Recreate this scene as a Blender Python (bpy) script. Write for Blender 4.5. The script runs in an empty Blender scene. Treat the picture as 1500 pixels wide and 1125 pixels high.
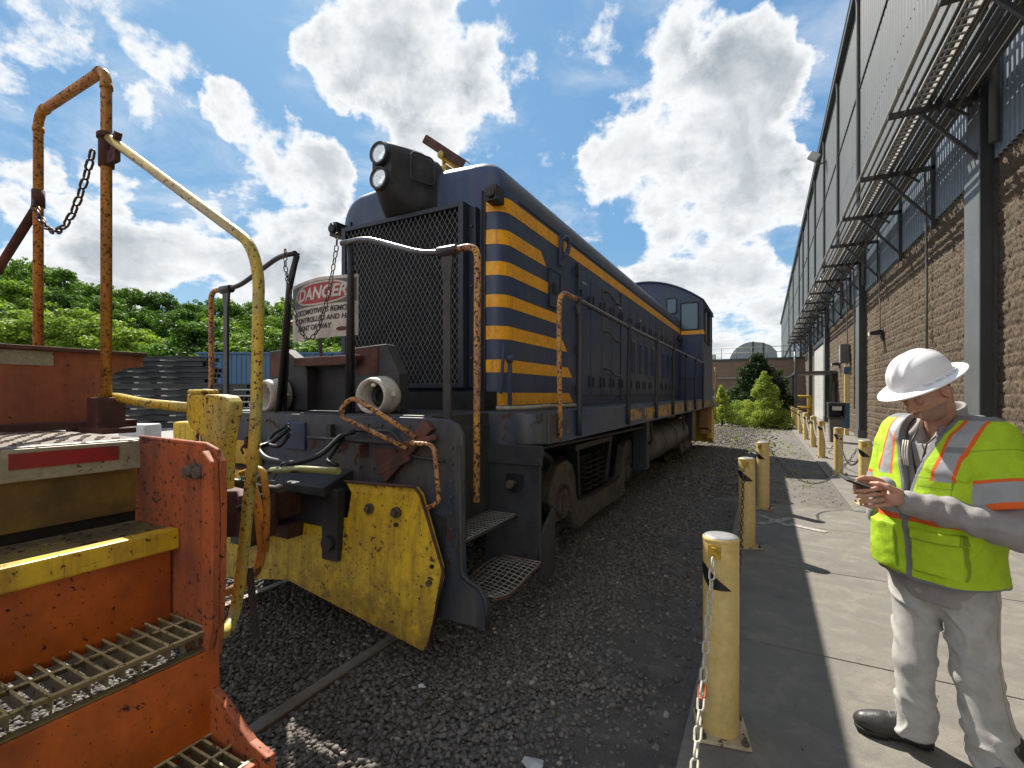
import bpy, math, random
import numpy as np
from mathutils import Vector, Matrix
random.seed(7); rng = np.random.default_rng(7)
R = math.radians; PI = math.pi
sc = bpy.context.scene
col = sc.collection
# ------------------------------------------------------------------ camera, sky, sun
HEAD = R(28.0); CAMZ = 1.6
cam = bpy.data.cameras.new('camera'); camo = bpy.data.objects.new('camera', cam); col.objects.link(camo)
camo.location = (0, 0, CAMZ); camo.rotation_euler = (R(90), 0, HEAD)
cam.sensor_width = 36; cam.lens = 36 * 696 / 1500; cam.shift_y = 0.00967
cam.clip_start = 0.05; cam.clip_end = 3000
sc.camera = camo
sc.view_settings.view_transform = 'Standard'; sc.view_settings.look = 'None'
sc.view_settings.exposure = 1.38; sc.view_settings.gamma = 1
SUNV = Vector((-.66, .50, 1.0)).normalized()
sun = bpy.data.lights.new('sun', 'SUN'); sun.energy = 3.5; sun.angle = R(0.5); sun.color = (1.0, .93, .82)
suno = bpy.data.objects.new('sun', sun); col.objects.link(suno)
suno.rotation_euler = (-SUNV).to_track_quat('-Z', 'Y').to_euler()
FW = Vector((-math.sin(HEAD), math.cos(HEAD), 0)); RT = Vector((math.cos(HEAD), math.sin(HEAD), 0))
def uv(u, v, z=0.0):           # metres to the right of / ahead of the standpoint -> world
    p = FW * v + RT * u; return Vector((p.x, p.y, z))
def ray(px, py):
    return (FW + RT * ((px - 750) / 696) + Vector((0, 0, (577 - py) / 696)))
def atx(px, py, x):
    d = ray(px, py); t = x / d.x; return Vector((x, d.y * t, CAMZ + d.z * t))
def aty(px, py, y):
    d = ray(px, py); t = y / d.y; return Vector((d.x * t, y, CAMZ + d.z * t))
def atz(px, py, z=0.0):
    d = ray(px, py); t = (z - CAMZ) / d.z; return Vector((d.x * t, d.y * t, z))

class NT:
    def __init__(s, tree): s.t = tree
    def n(s, typ, **kw):
        nd = s.t.nodes.new(typ)
        for k, v in kw.items():
            if k in ('inp',):
                for a, b in v.items(): s.set(nd, a, b)
            else: setattr(nd, k, v)
        return nd
    def set(s, nd, a, b):
        sock = nd.inputs[a]
        if isinstance(b, bpy.types.NodeSocket): s.t.links.new(b, sock)
        else: sock.default_value = b
    def math(s, op, a, b=0.0, c=None, clamp=False):
        nd = s.t.nodes.new('ShaderNodeMath'); nd.operation = op; nd.use_clamp = clamp
        s.set(nd, 0, a); s.set(nd, 1, b)
        if c is not None: s.set(nd, 2, c)
        return nd.outputs[0]
    def mix(s, f, a, b, blend='MIX'):
        nd = s.t.nodes.new('ShaderNodeMix'); nd.data_type = 'RGBA'; nd.blend_type = blend
        s.set(nd, 0, f); s.set(nd, 6, c4(a)); s.set(nd, 7, c4(b)); return nd.outputs[2]
    def noise(s, vec, scale, detail=4, rough=.55, dist=0.0):
        nd = s.t.nodes.new('ShaderNodeTexNoise'); s.set(nd, 'Vector', vec); s.set(nd, 'Scale', scale)
        s.set(nd, 'Detail', detail); s.set(nd, 'Roughness', rough); s.set(nd, 'Distortion', dist)
        return nd.outputs[0]
    def rng(s, v, a, b, c=0.0, d=1.0, smooth=False):
        nd = s.t.nodes.new('ShaderNodeMapRange'); nd.clamp = True
        if smooth: nd.interpolation_type = 'SMOOTHSTEP'
        s.set(nd, 0, v); s.set(nd, 1, a); s.set(nd, 2, b); s.set(nd, 3, c); s.set(nd, 4, d); return nd.outputs[0]
    def mapv(s, vec, scale=(1, 1, 1), rot=(0, 0, 0), loc=(0, 0, 0)):
        nd = s.t.nodes.new('ShaderNodeMapping'); s.set(nd, 0, vec)
        nd.inputs['Scale'].default_value = scale; nd.inputs['Rotation'].default_value = rot; nd.inputs['Location'].default_value = loc
        return nd.outputs[0]
    def bump(s, h, strength=.3, dist=.02, normal=None):
        nd = s.t.nodes.new('ShaderNodeBump'); s.set(nd, 'Height', h); s.set(nd, 'Strength', strength); s.set(nd, 'Distance', dist)
        if normal is not None: s.set(nd, 'Normal', normal)
        return nd.outputs[0]
def c4(c):
    if isinstance(c, (tuple, list)) and len(c) == 3: return (c[0], c[1], c[2], 1)
    return c

# world: physical sky with broken cumulus laid out by direction
w = bpy.data.worlds.new('World'); sc.world = w; w.use_nodes = True
t = NT(w.node_tree); w.node_tree.nodes.clear()
out = t.n('ShaderNodeOutputWorld'); bg = t.n('ShaderNodeBackground')
sky = t.n('ShaderNodeTexSky', sky_type='NISHITA', sun_disc=False)
sky.sun_elevation = math.asin(SUNV.z); sky.sun_rotation = math.atan2(SUNV.x, SUNV.y)
sky.air_density = 1.25; sky.dust_density = .7; sky.ozone_density = 2.2; sky.altitude = 0
# roll the very bright aureole off the way the camera did: x / (1 + .3 x)
den = t.n('ShaderNodeVectorMath', operation='MULTIPLY_ADD'); t.set(den, 0, sky.outputs[0]); t.set(den, 1, (.30, .30, .30)); t.set(den, 2, (1, 1, 1))
qd = t.n('ShaderNodeVectorMath', operation='DIVIDE'); t.set(qd, 0, sky.outputs[0]); t.set(qd, 1, den.outputs[0]); skc = qd.outputs[0]
tc = t.n('ShaderNodeTexCoord'); V = tc.outputs['Generated']
nv = t.n('ShaderNodeTexNoise'); t.set(nv, 'Vector', V); t.set(nv, 'Scale', 5.0); t.set(nv, 'Detail', 6); t.set(nv, 'Roughness', .6)
sub = t.n('ShaderNodeVectorMath', operation='SUBTRACT'); t.set(sub, 0, nv.outputs[1]); t.set(sub, 1, (.5, .5, .5))
scl = t.n('ShaderNodeVectorMath', operation='SCALE'); t.set(scl, 0, sub.outputs[0]); t.set(scl, 'Scale', .26)
add = t.n('ShaderNodeVectorMath', operation='ADD'); t.set(add, 0, V); t.set(add, 1, scl.outputs[0])
nrm = t.n('ShaderNodeVectorMath', operation='NORMALIZE'); t.set(nrm, 0, add.outputs[0]); DV = nrm.outputs[0]
blobs = [(560, 60, 95, 1), (640, 120, 120, 1), (720, 185, 60, .9), (500, 60, 70, .8), (600, 200, 60, .6),
         (1010, 190, 130, 1), (1120, 110, 95, .9), (930, 260, 85, 1), (1040, 330, 125, 1), (1130, 250, 90, .9), (980, 80, 60, .6),
         (1090, 440, 90, .9), (1000, 420, 90, .8), (1120, 520, 90, .8), (860, 60, 60, .45), (890, 110, 50, .4), (1010, 20, 70, .5), (40, 40, 90, .5), (720, 0, 60, .35),
         (370, 230, 60, .9), (440, 270, 85, 1), (360, 310, 70, .8), (450, 360, 90, .9), (300, 350, 80, .9), (210, 370, 85, 1),
         (110, 350, 70, 1), (30, 390, 70, .9), (180, 420, 110, .9), (380, 440, 100, .9), (190, 180, 40, .45), (100, 140, 30, .35), (255, 300, 60, .5),
         (-300, 250, 160, .8), (-700, 100, 200, .8), (60, 300, 60, .6), (1900, 200, 200, .8), (2600, 0, 260, .8)]
acc = None
blobs = [b + (None,) for b in blobs] + [(0, 0, 0, 1.0, d_) for d_ in ((.3, -.9, .45), (-.5, -.8, .5), (.9, -.3, .35), (.0, -.6, .9), (-.95, -.4, .4))]  # last five: unseen cloud banks added behind the standpoint as fill light
for bx_, by_, br_, bw_, dd_ in blobs:
    d = ray(bx_, by_).normalized() if dd_ is None else Vector(dd_).normalized()
    ang = math.atan(br_ / 696 * (d.dot(FW)) ** 1.0) if dd_ is None else R(27)
    dp = t.n('ShaderNodeVectorMath', operation='DOT_PRODUCT'); t.set(dp, 0, DV); t.set(dp, 1, tuple(d))
    m = t.rng(dp.outputs['Value'], math.cos(ang * 1.25), math.cos(ang * .35), 0, bw_, True)
    acc = m if acc is None else t.math('SMOOTH_MAX', acc, m, .25)
sep = t.n('ShaderNodeSeparateXYZ'); t.set(sep, 0, V)
zz = t.math('ADD', sep.outputs[2], .18)
dv = t.n('ShaderNodeVectorMath', operation='DIVIDE'); t.set(dv, 0, V)
cmb = t.n('ShaderNodeCombineXYZ'); t.set(cmb, 0, zz); t.set(cmb, 1, zz); t.set(cmb, 2, 1.0); t.set(dv, 1, cmb.outputs[0])
f1 = t.noise(dv.outputs[0], 2.6, 9, .58, .3)
f2 = t.noise(V, 7.0, 9, .60)
dens = t.math('ADD', t.math('MULTIPLY', acc, .52), t.math('ADD', t.math('MULTIPLY', t.math('SUBTRACT', f1, .5), 1.25), t.math('MULTIPLY', t.math('SUBTRACT', f2, .5), 1.3)))
# scattered cloud elsewhere in the dome and the added fill banks behind
cover = t.rng(dens, .20, .38, 0, 1, True)
thick = t.rng(dens, .30, .70, 0, 1, True)
f3 = t.noise(DV, 14.0, 6, .6)
f4 = t.noise(DV, 5.5, 7, .62)
shade = t.math('MULTIPLY', thick, t.math('MULTIPLY', t.rng(f3, .3, .7, .85, 1.05), t.rng(f4, .34, .66, .35, 1.1)), clamp=True)
ccol = t.mix(shade, (3.55, 3.6, 3.65), (1.45, 1.65, 1.85))
# cloud behind the standpoint, out of view, brightened as added fill light
sd = t.n('ShaderNodeVectorMath', operation='DOT_PRODUCT'); t.set(sd, 0, V); t.set(sd, 1, tuple(SUNV))
fl_ = t.rng(sd.outputs['Value'], .25, -.35, 1.0, 2.7, True)
scc = t.n('ShaderNodeVectorMath', operation='SCALE'); t.set(scc, 0, ccol); t.set(scc, 'Scale', fl_); ccol = scc.outputs[0]
wisp = t.math('MULTIPLY', t.rng(t.noise(dv.outputs[0], 2.4, 9, .62, .35), .46, .74, 0, .50, True), t.rng(sep.outputs[2], .10, .32))
skc = t.mix(t.rng(sep.outputs[2], .30, -.02, 0, .75, True), skc, (5.2, 4.0, 3.3))
lpc = t.mix(t.math('MAXIMUM', cover, wisp), t.mix(1.0, skc, (.46, .80, 1.16), 'MULTIPLY'), ccol)
t.set(bg, 'Color', lpc); t.set(bg, 'Strength', .108)
w.node_tree.links.new(bg.outputs[0], out.inputs[0])
w.cycles.sampling_method = 'MANUAL'; w.cycles.sample_map_resolution = 512

# ------------------------------------------------------------------ materials
MATS = {}
def PM(name, base, alt=None, ascale=3, amix=(.4, .62), chip=None, cscale=30, cth=.62, chip2=None, c2scale=9, c2th=.66,
       dirt=None, dscale=(5, 5, .8), dth=(.45, .75), damt=.7, rough=.5, rvar=.15, metal=0.0, bump=.12, bscale=90, coat=0, scratch=None, low=None):
    m = bpy.data.materials.new(name); m.use_nodes = True; t = NT(m.node_tree)
    b = m.node_tree.nodes['Principled BSDF']; tc = t.n('ShaderNodeTexCoord'); O = tc.outputs['Object']
    c = c4(base)
    if alt: c = t.mix(t.rng(t.noise(O, ascale, 6, .6), amix[0], amix[1]), c, alt)
    fine = t.noise(O, bscale, 5, .6)
    c = t.mix(1.0, c, t.mix(t.rng(t.noise(O, ascale * 6 + 8, 5, .65), .3, .7), (.82, .82, .82), (1.12, 1.12, 1.12)), 'MULTIPLY')
    r = t.math('ADD', rough - rvar / 2, t.math('MULTIPLY', t.noise(O, 7, 5, .6), rvar))
    h = t.math('MULTIPLY', fine, .25)
    if dirt:
        dm = t.math('MULTIPLY', t.rng(t.noise(t.mapv(O, dscale), 1.6, 7, .66), dth[0], dth[1]), damt)
        c = t.mix(dm, c, dirt); r = t.math('ADD', r, t.math('MULTIPLY', dm, .25))
    if low:      # mud and rust splashed on the bottom edge: (colour, z top, z bottom)
        sz = t.n('ShaderNodeSeparateXYZ'); t.set(sz, 0, O); lm = t.rng(sz.outputs[2], low[1], low[2]); lm = t.rng(t.math('ADD', lm, t.math('MULTIPLY', t.math('SUBTRACT', t.noise(O, 13, 9, .78, .4), .5), 2.6)), .2, 1.05); c = t.mix(t.math('MULTIPLY', lm, .8), c, low[0])
    if scratch:
        sm = t.rng(t.noise(t.mapv(O, (3, 3, 42), (R(20), R(14), 0)), 2.2, 4, .7, .6), .66, .68)
        sm2 = t.rng(t.noise(t.mapv(O, (34, 34, 2), (R(-18), R(8), 0)), 1.5, 4, .7, .9), .67, .69)
        sm = t.math('MAXIMUM', sm, sm2); c = t.mix(t.math('MULTIPLY', sm, .8), c, scratch)
    if chip2:
        cm = t.rng(t.noise(O, c2scale, 9, .66, .2), c2th, c2th + .015); c = t.mix(cm, c, chip2); h = t.math('SUBTRACT', h, t.math('MULTIPLY', cm, .6)); r = t.math('ADD', r, t.math('MULTIPLY', cm, .3))
    if chip:
        cm = t.rng(t.noise(O, cscale, 5, .6, .15), cth, cth + .02); c = t.mix(cm, c, chip); h = t.math('SUBTRACT', h, t.math('MULTIPLY', cm, .6)); r = t.math('ADD', r, t.math('MULTIPLY', cm, .3))
    t.set(b, 'Base Color', c); t.set(b, 'Roughness', t.math('MINIMUM', r, .97)); b.inputs['Metallic'].default_value = metal
    if coat: b.inputs['Coat Weight'].default_value = coat
    if bump: t.set(b, 'Normal', t.bump(h, bump, .012))
    MATS[name] = m; return m
def simple(name, c, rough=.5, metal=0, trans=0, emit=0):
    m = bpy.data.materials.new(name); m.use_nodes = True; b = m.node_tree.nodes['Principled BSDF']
    b.inputs['Base Color'].default_value = c4(c); b.inputs['Roughness'].default_value = rough; b.inputs['Metallic'].default_value = metal
    if trans: b.inputs['Transmission Weight'].default_value = trans
    MATS[name] = m; return m
M_hood = PM('navy_paint', (.018, .042, .120), (.034, .058, .115), 1.6, (.42, .6), chip=(.05, .04, .035), cscale=38, cth=.70, dirt=(.085, .09, .10), dscale=(7, 5, .5), dth=(.40, .72), damt=.6, rough=.42, rvar=.25, bump=.10)
M_side = PM('faded_navy_paint', (.018, .046, .130), (.050, .072, .125), 1.1, (.36, .60), chip=(.06, .045, .035), cscale=30, cth=.69, dirt=(.10, .112, .13), dscale=(5, 5, .5), dth=(.45, .8), damt=.5, rough=.48, rvar=.2, bump=.12)
M_roofp = PM('hood_roof_paint', (.034, .046, .068), (.052, .058, .068), 1.5, rough=.45, dirt=(.12, .12, .115), dscale=(3, 3, 3), bump=.1)
M_cabblue = PM('cab_blue_paint', (.013, .032, .115), (.022, .040, .085), 1.5, rough=.4, dirt=(.07, .07, .08), damt=.4, bump=.08)
M_grime = PM('grimy_steel', (.020, .022, .026), (.040, .042, .047), 3, rough=.55, rvar=.3, chip=(.09, .045, .025), cscale=20, cth=.66, dirt=(.075, .068, .06), dscale=(4, 4, 1), damt=.5, bump=.25)
M_endp = PM('end_plate_paint', (.024, .044, .085), (.050, .050, .052), 2.2, rough=.48, rvar=.25, chip=(.16, .15, .14), cscale=16, cth=.71, chip2=(.07, .035, .028), c2scale=7, c2th=.60, dirt=(.13, .115, .095), dscale=(6, 6, .9), dth=(.42, .72), damt=.7, bump=.3)
M_black = PM('black_steel', (.009, .009, .010), (.02, .019, .018), 4, rough=.5, rvar=.3, bump=.25)
M_truck = PM('dusty_truck_steel', (.075, .066, .055), (.12, .105, .088), 3, rough=.7, dirt=(.02, .018, .016), dscale=(3, 3, 3), damt=.8, bump=.4, bscale=60)
M_stripe = PM('stripe_yellow', (.93, .44, .010), (.82, .37, .014), 3, chip=(.045, .04, .035), cscale=34, cth=.665, chip2=(.03, .04, .07), c2scale=13, c2th=.70, dirt=(.20, .13, .04), dscale=(22, 22, 1.2), dth=(.55, .75), damt=.75, rough=.42, bump=.1)
M_stripew = PM('worn_sill_stripe', (.50, .29, .04), (.06, .065, .07), 5, (.46, .52), chip=(.05, .05, .05), cscale=26, cth=.58, rough=.5, bump=.1)
M_plow = PM('plow_yellow', (.74, .49, .018), (.62, .40, .02), 2.5, low=((.12, .055, .025), .75, .10), chip=(.07, .035, .018), cscale=42, cth=.625, chip2=(.12, .055, .025), c2scale=10, c2th=.625, dirt=(.20, .10, .03), dscale=(12, 12, 1.2), dth=(.45, .75), damt=.75, rough=.42, rvar=.2, bump=.3, scratch=(.10, .055, .025))
M_orange = PM('orange_paint', (.54, .115, .007), (.42, .078, .010), 2.0, (.42, .66), chip=(.022, .010, .008), cscale=75, cth=.645, chip2=(.05, .022, .015), c2scale=9, c2th=.655, dirt=(.11, .03, .012), dscale=(4, 4, 2), dth=(.42, .75), damt=.75, rough=.5, rvar=.2, bump=.15)
M_rustor = PM('rusted_orange_paint', (.42, .10, .025), (.25, .065, .028), 3.5, (.42, .66), chip=(.03, .013, .010), cscale=60, cth=.61, chip2=(.045, .02, .015), c2scale=11, c2th=.62, dirt=(.07, .03, .02), dscale=(7, 7, 1), damt=.8, rough=.6, bump=.3)
M_yelo = PM('yellow_rail_paint', (.60, .42, .03), (.42, .38, .10), 5, chip=(.10, .045, .018), cscale=85, cth=.585, chip2=(.12, .055, .02), c2scale=24, c2th=.62, dirt=(.16, .09, .03), dscale=(16, 16, 1.5), dth=(.45, .7), damt=.6, rough=.42, bump=.3)
M_yelorange = PM('amber_rail_paint', (.56, .29, .03), (.46, .20, .03), 5, chip=(.09, .035, .014), cscale=90, cth=.565, chip2=(.11, .045, .018), c2scale=26, c2th=.60, dirt=(.13, .055, .02), dscale=(16, 16, 1.5), dth=(.4, .7), damt=.7, rough=.42, bump=.3)
M_rustrail = PM('flaking_orange_rail', (.62, .31, .06), (.36, .18, .10), 8, chip=(.07, .03, .02), cscale=55, cth=.53, chip2=(.26, .20, .16), c2scale=30, c2th=.6, rough=.5, bump=.4)
M_darkrail = PM('dark_rail_paint', (.025, .026, .03), (.05, .045, .042), 8, chip=(.15, .08, .05), cscale=30, cth=.68, rough=.35, bump=.2)
M_brightrail = PM('polished_rail', (.20, .20, .22), (.10, .10, .11), 6, rough=.28, metal=.8, bump=.1)
M_rust = PM('brown_rust', (.075, .030, .022), (.13, .055, .038), 6, rough=.75, dirt=(.02, .014, .012), dscale=(3, 3, 3), bump=.5)
M_galv = PM('galvanised_wire', (.34, .33, .31), (.22, .21, .19), 8, rough=.5, metal=.3, bump=.1)
M_grate = PM('worn_yellow_grating', (.28, .22, .09), (.12, .10, .07), 8, chip=(.05, .04, .03), cscale=30, cth=.60, rough=.5, bump=.3)
M_shutter = simple('radiator_shutter', (.006, .007, .010), .6)
M_wmesh = PM('grille_wire', (.17, .175, .185), (.11, .115, .125), 9, rough=.5, bump=.05)
M_white = PM('aged_white_paint', (.62, .60, .53), (.48, .45, .38), 8, chip=(.12, .08, .05), cscale=30, cth=.66, dirt=(.22, .18, .13), dscale=(6, 6, 3), damt=.6, rough=.5, bump=.1)
M_signw = PM('weathered_sign_white', (.66, .63, .57), (.54, .50, .44), 9, dirt=(.22, .19, .15), dscale=(8, 8, 3), damt=.6, rough=.5, bump=.05)
M_signred = PM('faded_sign_red', (.42, .035, .04), (.34, .03, .035), 9, rough=.5, dirt=(.2, .1, .09), bump=.05)
M_ink = simple('sign_ink', (.03, .028, .028), .6)
M_glass = simple('dark_window_glass', (.10, .13, .14), .06); MATS['dark_window_glass'].node_tree.nodes['Principled BSDF'].inputs['Specular IOR Level'].default_value = 1.0
M_lens = simple('lamp_lens_glass', (.75, .78, .8), .08, .75)
M_tank = PM('dusty_tank', (.07, .068, .062), (.10, .095, .085), 3, rough=.6, dirt=(.03, .03, .03), dscale=(3, 3, 3), bump=.15)
M_rearyel = PM('rear_plate_yellow', (.66, .45, .03), (.5, .33, .03), 4, dirt=(.2, .12, .04), rough=.5)
M_boll = PM('bollard_yellow', (.66, .50, .20), (.60, .43, .14), 2.5, chip=(.34, .25, .12), cscale=24, cth=.70, dirt=(.36, .27, .13), dscale=(8, 8, .7), dth=(.48, .8), damt=.5, rough=.42, rvar=.2, bump=.06, scratch=(.33, .25, .13))
M_bollcap = PM('bollard_cap', (.28, .28, .28), (.20, .20, .20), 12, rough=.45, bump=.1)
M_cream = PM('cream_base_plate', (.50, .42, .27), (.36, .28, .18), 14, chip=(.07, .045, .03), cscale=34, cth=.62, rough=.6, bump=.2)
M_bolt = PM('rusty_bolt', (.07, .055, .045), (.12, .09, .06), 20, rough=.6, bump=.3)
M_vinyl = simple('black_vinyl', (.012, .012, .012), .45)
M_chain = PM('pale_painted_chain', (.52, .50, .42), (.42, .39, .30), 18, chip=(.2, .1, .06), cscale=50, cth=.68, rough=.45, bump=.05)
M_chaink = PM('dark_iron_chain', (.05, .04, .035), (.09, .07, .055), 18, rough=.5, metal=.3, bump=.1)
M_redlink = simple('red_link', (.42, .10, .04), .55)
M_redrefl = PM('red_reflective_tape', (.35, .015, .02), (.25, .02, .02), 10, rough=.4, dirt=(.09, .03, .025), dscale=(9, 9, 9), bump=.1)
M_whtape = PM('dirty_white_tape', (.34, .31, .23), (.26, .23, .16), 10, rough=.5, chip=(.1, .08, .05), cscale=45, cth=.62, bump=.1)
M_platf = PM('worn_tread_plate', (.20, .165, .135), (.12, .09, .07), 5, rough=.45, chip=(.07, .05, .04), cscale=22, cth=.60, bump=.3)
M_rubber = simple('rubber_hose', (.014, .014, .015), .45)
M_grasp = PM('greenish_worn_hose', (.30, .31, .10), (.2, .2, .08), 20, rough=.5, bump=.3)
M_colm = PM('column_grey_paint', (.10, .106, .105), (.085, .09, .089), 2, rough=.5, dirt=(.10, .10, .10), dscale=(3, 3, .4), damt=.4, bump=.04)
M_trim = PM('dark_trim_paint', (.045, .048, .05), (.035, .038, .04), 2, rough=.45, bump=.04)
M_corr = PM('blue_grey_cladding', (.20, .24, .29), (.17, .205, .25), 1.2, rough=.42, dirt=(.16, .17, .18), dscale=(3, 3, .3), damt=.35, bump=.03)
M_clad = PM('upper_grey_cladding', (.115, .123, .127), (.095, .102, .106), .7, rough=.5, dirt=(.075, .08, .08), dscale=(2, 9, .25), dth=(.4, .7), damt=.55, bump=.05)
M_pipe = PM('conduit_grey', (.20, .19, .17), (.13, .125, .115), 4, rough=.4, metal=.35, bump=.05)
M_pipel = PM('light_conduit', (.38, .36, .32), (.30, .28, .25), 4, rough=.45, metal=.2, bump=.05)
M_steel = PM('dark_bracket_steel', (.045, .045, .045), (.07, .065, .06), 6, rough=.5, bump=.1)
M_railst = PM('rail_steel', (.26, .22, .19), (.18, .15, .125), 6, rough=.42, metal=.35, dirt=(.06, .05, .045), dscale=(6, 1, 3), damt=.5, bump=.15)
M_stack = PM('stacked_rail_steel', (.010, .010, .011), (.022, .020, .019), 2, rough=.5, bump=.2)
M_bluebld = PM('blue_shed_paint', (.028, .085, .165), (.024, .075, .145), 1, rough=.5, bump=.02)
M_offwhite = PM('off_white_paint', (.5, .5, .48), (.42, .42, .40), 2, rough=.5, bump=.03)
M_blkplas = PM('black_plastic', (.02, .02, .021), (.03, .03, .03), 5, rough=.45, bump=.05)
M_silo = PM('silo_grey', (.33, .35, .36), (.28, .30, .31), 1, rough=.5, bump=.03)

# ------------------------------------------------------------------ mesh building
ORG = {}
class MB:
    def __init__(s): s.v = []; s.f = []; s.sm = []; s.mi = []; s.cur = 0
    def _add(s, vs, fs, smooth=False):
        o = len(s.v); s.v.extend([tuple(a) for a in vs])
        for f in fs: s.f.append(tuple(i + o for i in f)); s.sm.append(smooth); s.mi.append(s.cur)
        return s
    def box(s, x0, x1, y0, y1, z0, z1):
        vs = [(x, y, z) for z in (z0, z1) for y in (y0, y1) for x in (x0, x1)]
        return s._add(vs, [(0, 2, 3, 1), (4, 5, 7, 6), (0, 1, 5, 4), (2, 6, 7, 3), (0, 4, 6, 2), (1, 3, 7, 5)])
    def obox(s, c, size, mat3=None):
        mat3 = mat3 or Matrix.Identity(3); c = Vector(c); h = Vector(size) / 2
        vs = [c + mat3 @ Vector((x * h.x, y * h.y, z * h.z)) for z in (-1, 1) for y in (-1, 1) for x in (-1, 1)]
        return s._add(vs, [(0, 2, 3, 1), (4, 5, 7, 6), (0, 1, 5, 4), (2, 6, 7, 3), (0, 4, 6, 2), (1, 3, 7, 5)])
    def bar(s, p0, p1, wdt, dep, up=(0, 0, 1)):
        p0 = Vector(p0); p1 = Vector(p1); y = (p1 - p0).normalized(); z = Vector(up)
        if abs(y.dot(z)) > .98: z = Vector((1, 0, 0))
        x = y.cross(z).normalized(); z = x.cross(y); m = Matrix((x, y, z)).transposed()
        return s.obox((p0 + p1) / 2, (wdt, (p1 - p0).length, dep), m)
    def tube(s, pts, r, n=10, closed=False, fillet=0, caps=True, smooth=True):
        P = [Vector(p) for p in pts]
        if fillet and len(P) > 2:
            Q = [P[0]] if not closed else []
            rr = range(1, len(P) - 1) if not closed else range(len(P))
            for i in rr:
                a, b, c = P[i - 1], P[i], P[(i + 1) % len(P)]
                d = min(fillet, (a - b).length * .48, (c - b).length * .48)
                q0 = b + (a - b).normalized() * d; q2 = b + (c - b).normalized() * d
                for k in range(6):
                    u = k / 5; Q.append(q0 * (1 - u) ** 2 + b * 2 * u * (1 - u) + q2 * u * u)
            if not closed: Q.append(P[-1])
            P = Q
        N = len(P); vs = []; rs = r if isinstance(r, (list, tuple)) else None
        T = []
        for i in range(N):
            if closed: d = P[(i + 1) % N] - P[i - 1]
            else: d = P[min(i + 1, N - 1)] - P[max(i - 1, 0)]
            T.append(d.normalized())
        nrm = T[0].orthogonal().normalized()
        for i in range(N):
            if i: nrm = (nrm - T[i] * nrm.dot(T[i])).normalized()
            bn = T[i].cross(nrm); ri = rs[i] if rs else r
            for k in range(n):
                a = 2 * PI * k / n; vs.append(P[i] + nrm * (ri * math.cos(a)) + bn * (ri * math.sin(a)))
        fs = []
        for i in range(N if closed else N - 1):
            j = (i + 1) % N
            for k in range(n): k2 = (k + 1) % n; fs.append((i * n + k, i * n + k2, j * n + k2, j * n + k))
        s._add(vs, fs, smooth)
        if caps and not closed:
            o = len(s.v) - len(vs)
            s.f.append(tuple(o + k for k in reversed(range(n)))); s.f.append(tuple(o + (N - 1) * n + k for k in range(n)))
            s.sm += [False, False]; s.mi += [s.cur, s.cur]
        return s
    def cyl(s, p0, p1, r0, r1=None, n=16):
        r1 = r0 if r1 is None else r1
        return s.tube([p0, p1], [r0, r1], n)
    def prism(s, poly, axis, a, b):       # poly 2D ccw, extruded along axis from a to b
        n = len(poly)
        def mk(p, h):
            return {'x': (h, p[0], p[1]), 'y': (p[0], h, p[1]), 'z': (p[0], p[1], h)}[axis]
        vs = [mk(p, a) for p in poly] + [mk(p, b) for p in poly]
        fs = [tuple(range(n)), tuple(range(2 * n - 1, n - 1, -1))] + [(i, i + n, (i + 1) % n + n, (i + 1) % n) for i in range(n)]
        return s._add(vs, fs)
    def quad(s, a, b, c, d): return s._add([a, b, c, d], [(0, 1, 2, 3)])
    def lathe(s, prof, n=24, m=None, smooth=True):   # prof list of (r, z)
        vs = []
        for r, z in prof:
            for k in range(n):
                a = 2 * PI * k / n; p = Vector((r * math.cos(a), r * math.sin(a), z)); vs.append(m @ p if m else p)
        fs = []
        for i in range(len(prof) - 1):
            for k in range(n): k2 = (k + 1) % n; fs.append((i * n + k, i * n + k2, (i + 1) * n + k2, (i + 1) * n + k))
        return s._add(vs, fs, smooth)
    def link(s, c, d, up, L, W, r, n=5):     # one oval chain link
        d = Vector(d).normalized(); up = Vector(up); up = (up - d * up.dot(d)).normalized()
        pts = []; a = W / 2 - r; h = L / 2 - W / 2
        for k in range(12):
            th = 2 * PI * k / 12; pts.append(Vector(c) + d * ((h if math.cos(th) > 0 else -h) + a * math.cos(th)) + up * (a * math.sin(th)))
        return s.tube(pts, r, n, closed=True)
    def chain(s, pts, L, W, r, n=5):
        P = [Vector(p) for p in pts]; seg = [(P[i + 1] - P[i]).length for i in range(len(P) - 1)]; tot = sum(seg)
        pitch = L - 2 * r; k = 0; dist = pitch / 2; side = 0
        while dist < tot:
            a = 0; rem = dist
            while a < len(seg) - 1 and rem > seg[a]: rem -= seg[a]; a += 1
            d = (P[a + 1] - P[a]).normalized(); c = P[a] + d * rem
            b0 = d.orthogonal(); rt = Vector((0, 0, 1)).cross(d); rt = rt.normalized() if rt.length > .1 else b0.normalized()
            u2 = d.cross(rt).normalized()
            s.link(c, d, (rt + u2 * .3) if k % 2 else (u2 - rt * .3), L, W, r, n)
            dist += pitch; k += 1
        return s
    def cut(s):
        s.cuts = getattr(s, 'cuts', [0]) + [len(s.f)]; return s
    def each(s, name, mat, parent=None, bevel=0):   # one object per piece between cuts
        cs = getattr(s, 'cuts', [0]); cs = cs + ([len(s.f)] if cs[-1] < len(s.f) else []); out = []
        for a, b in zip(cs[:-1], cs[1:]):
            if b <= a: continue
            ids = sorted({i for f in s.f[a:b] for i in f}); mp = {k: j for j, k in enumerate(ids)}; h = MB()
            h.v = [s.v[k] for k in ids]; h.f = [tuple(mp[i] for i in f) for f in s.f[a:b]]; h.sm = s.sm[a:b]; h.mi = s.mi[a:b]; out.append(h.build(name, mat, parent, bevel=bevel))
        return out
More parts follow.
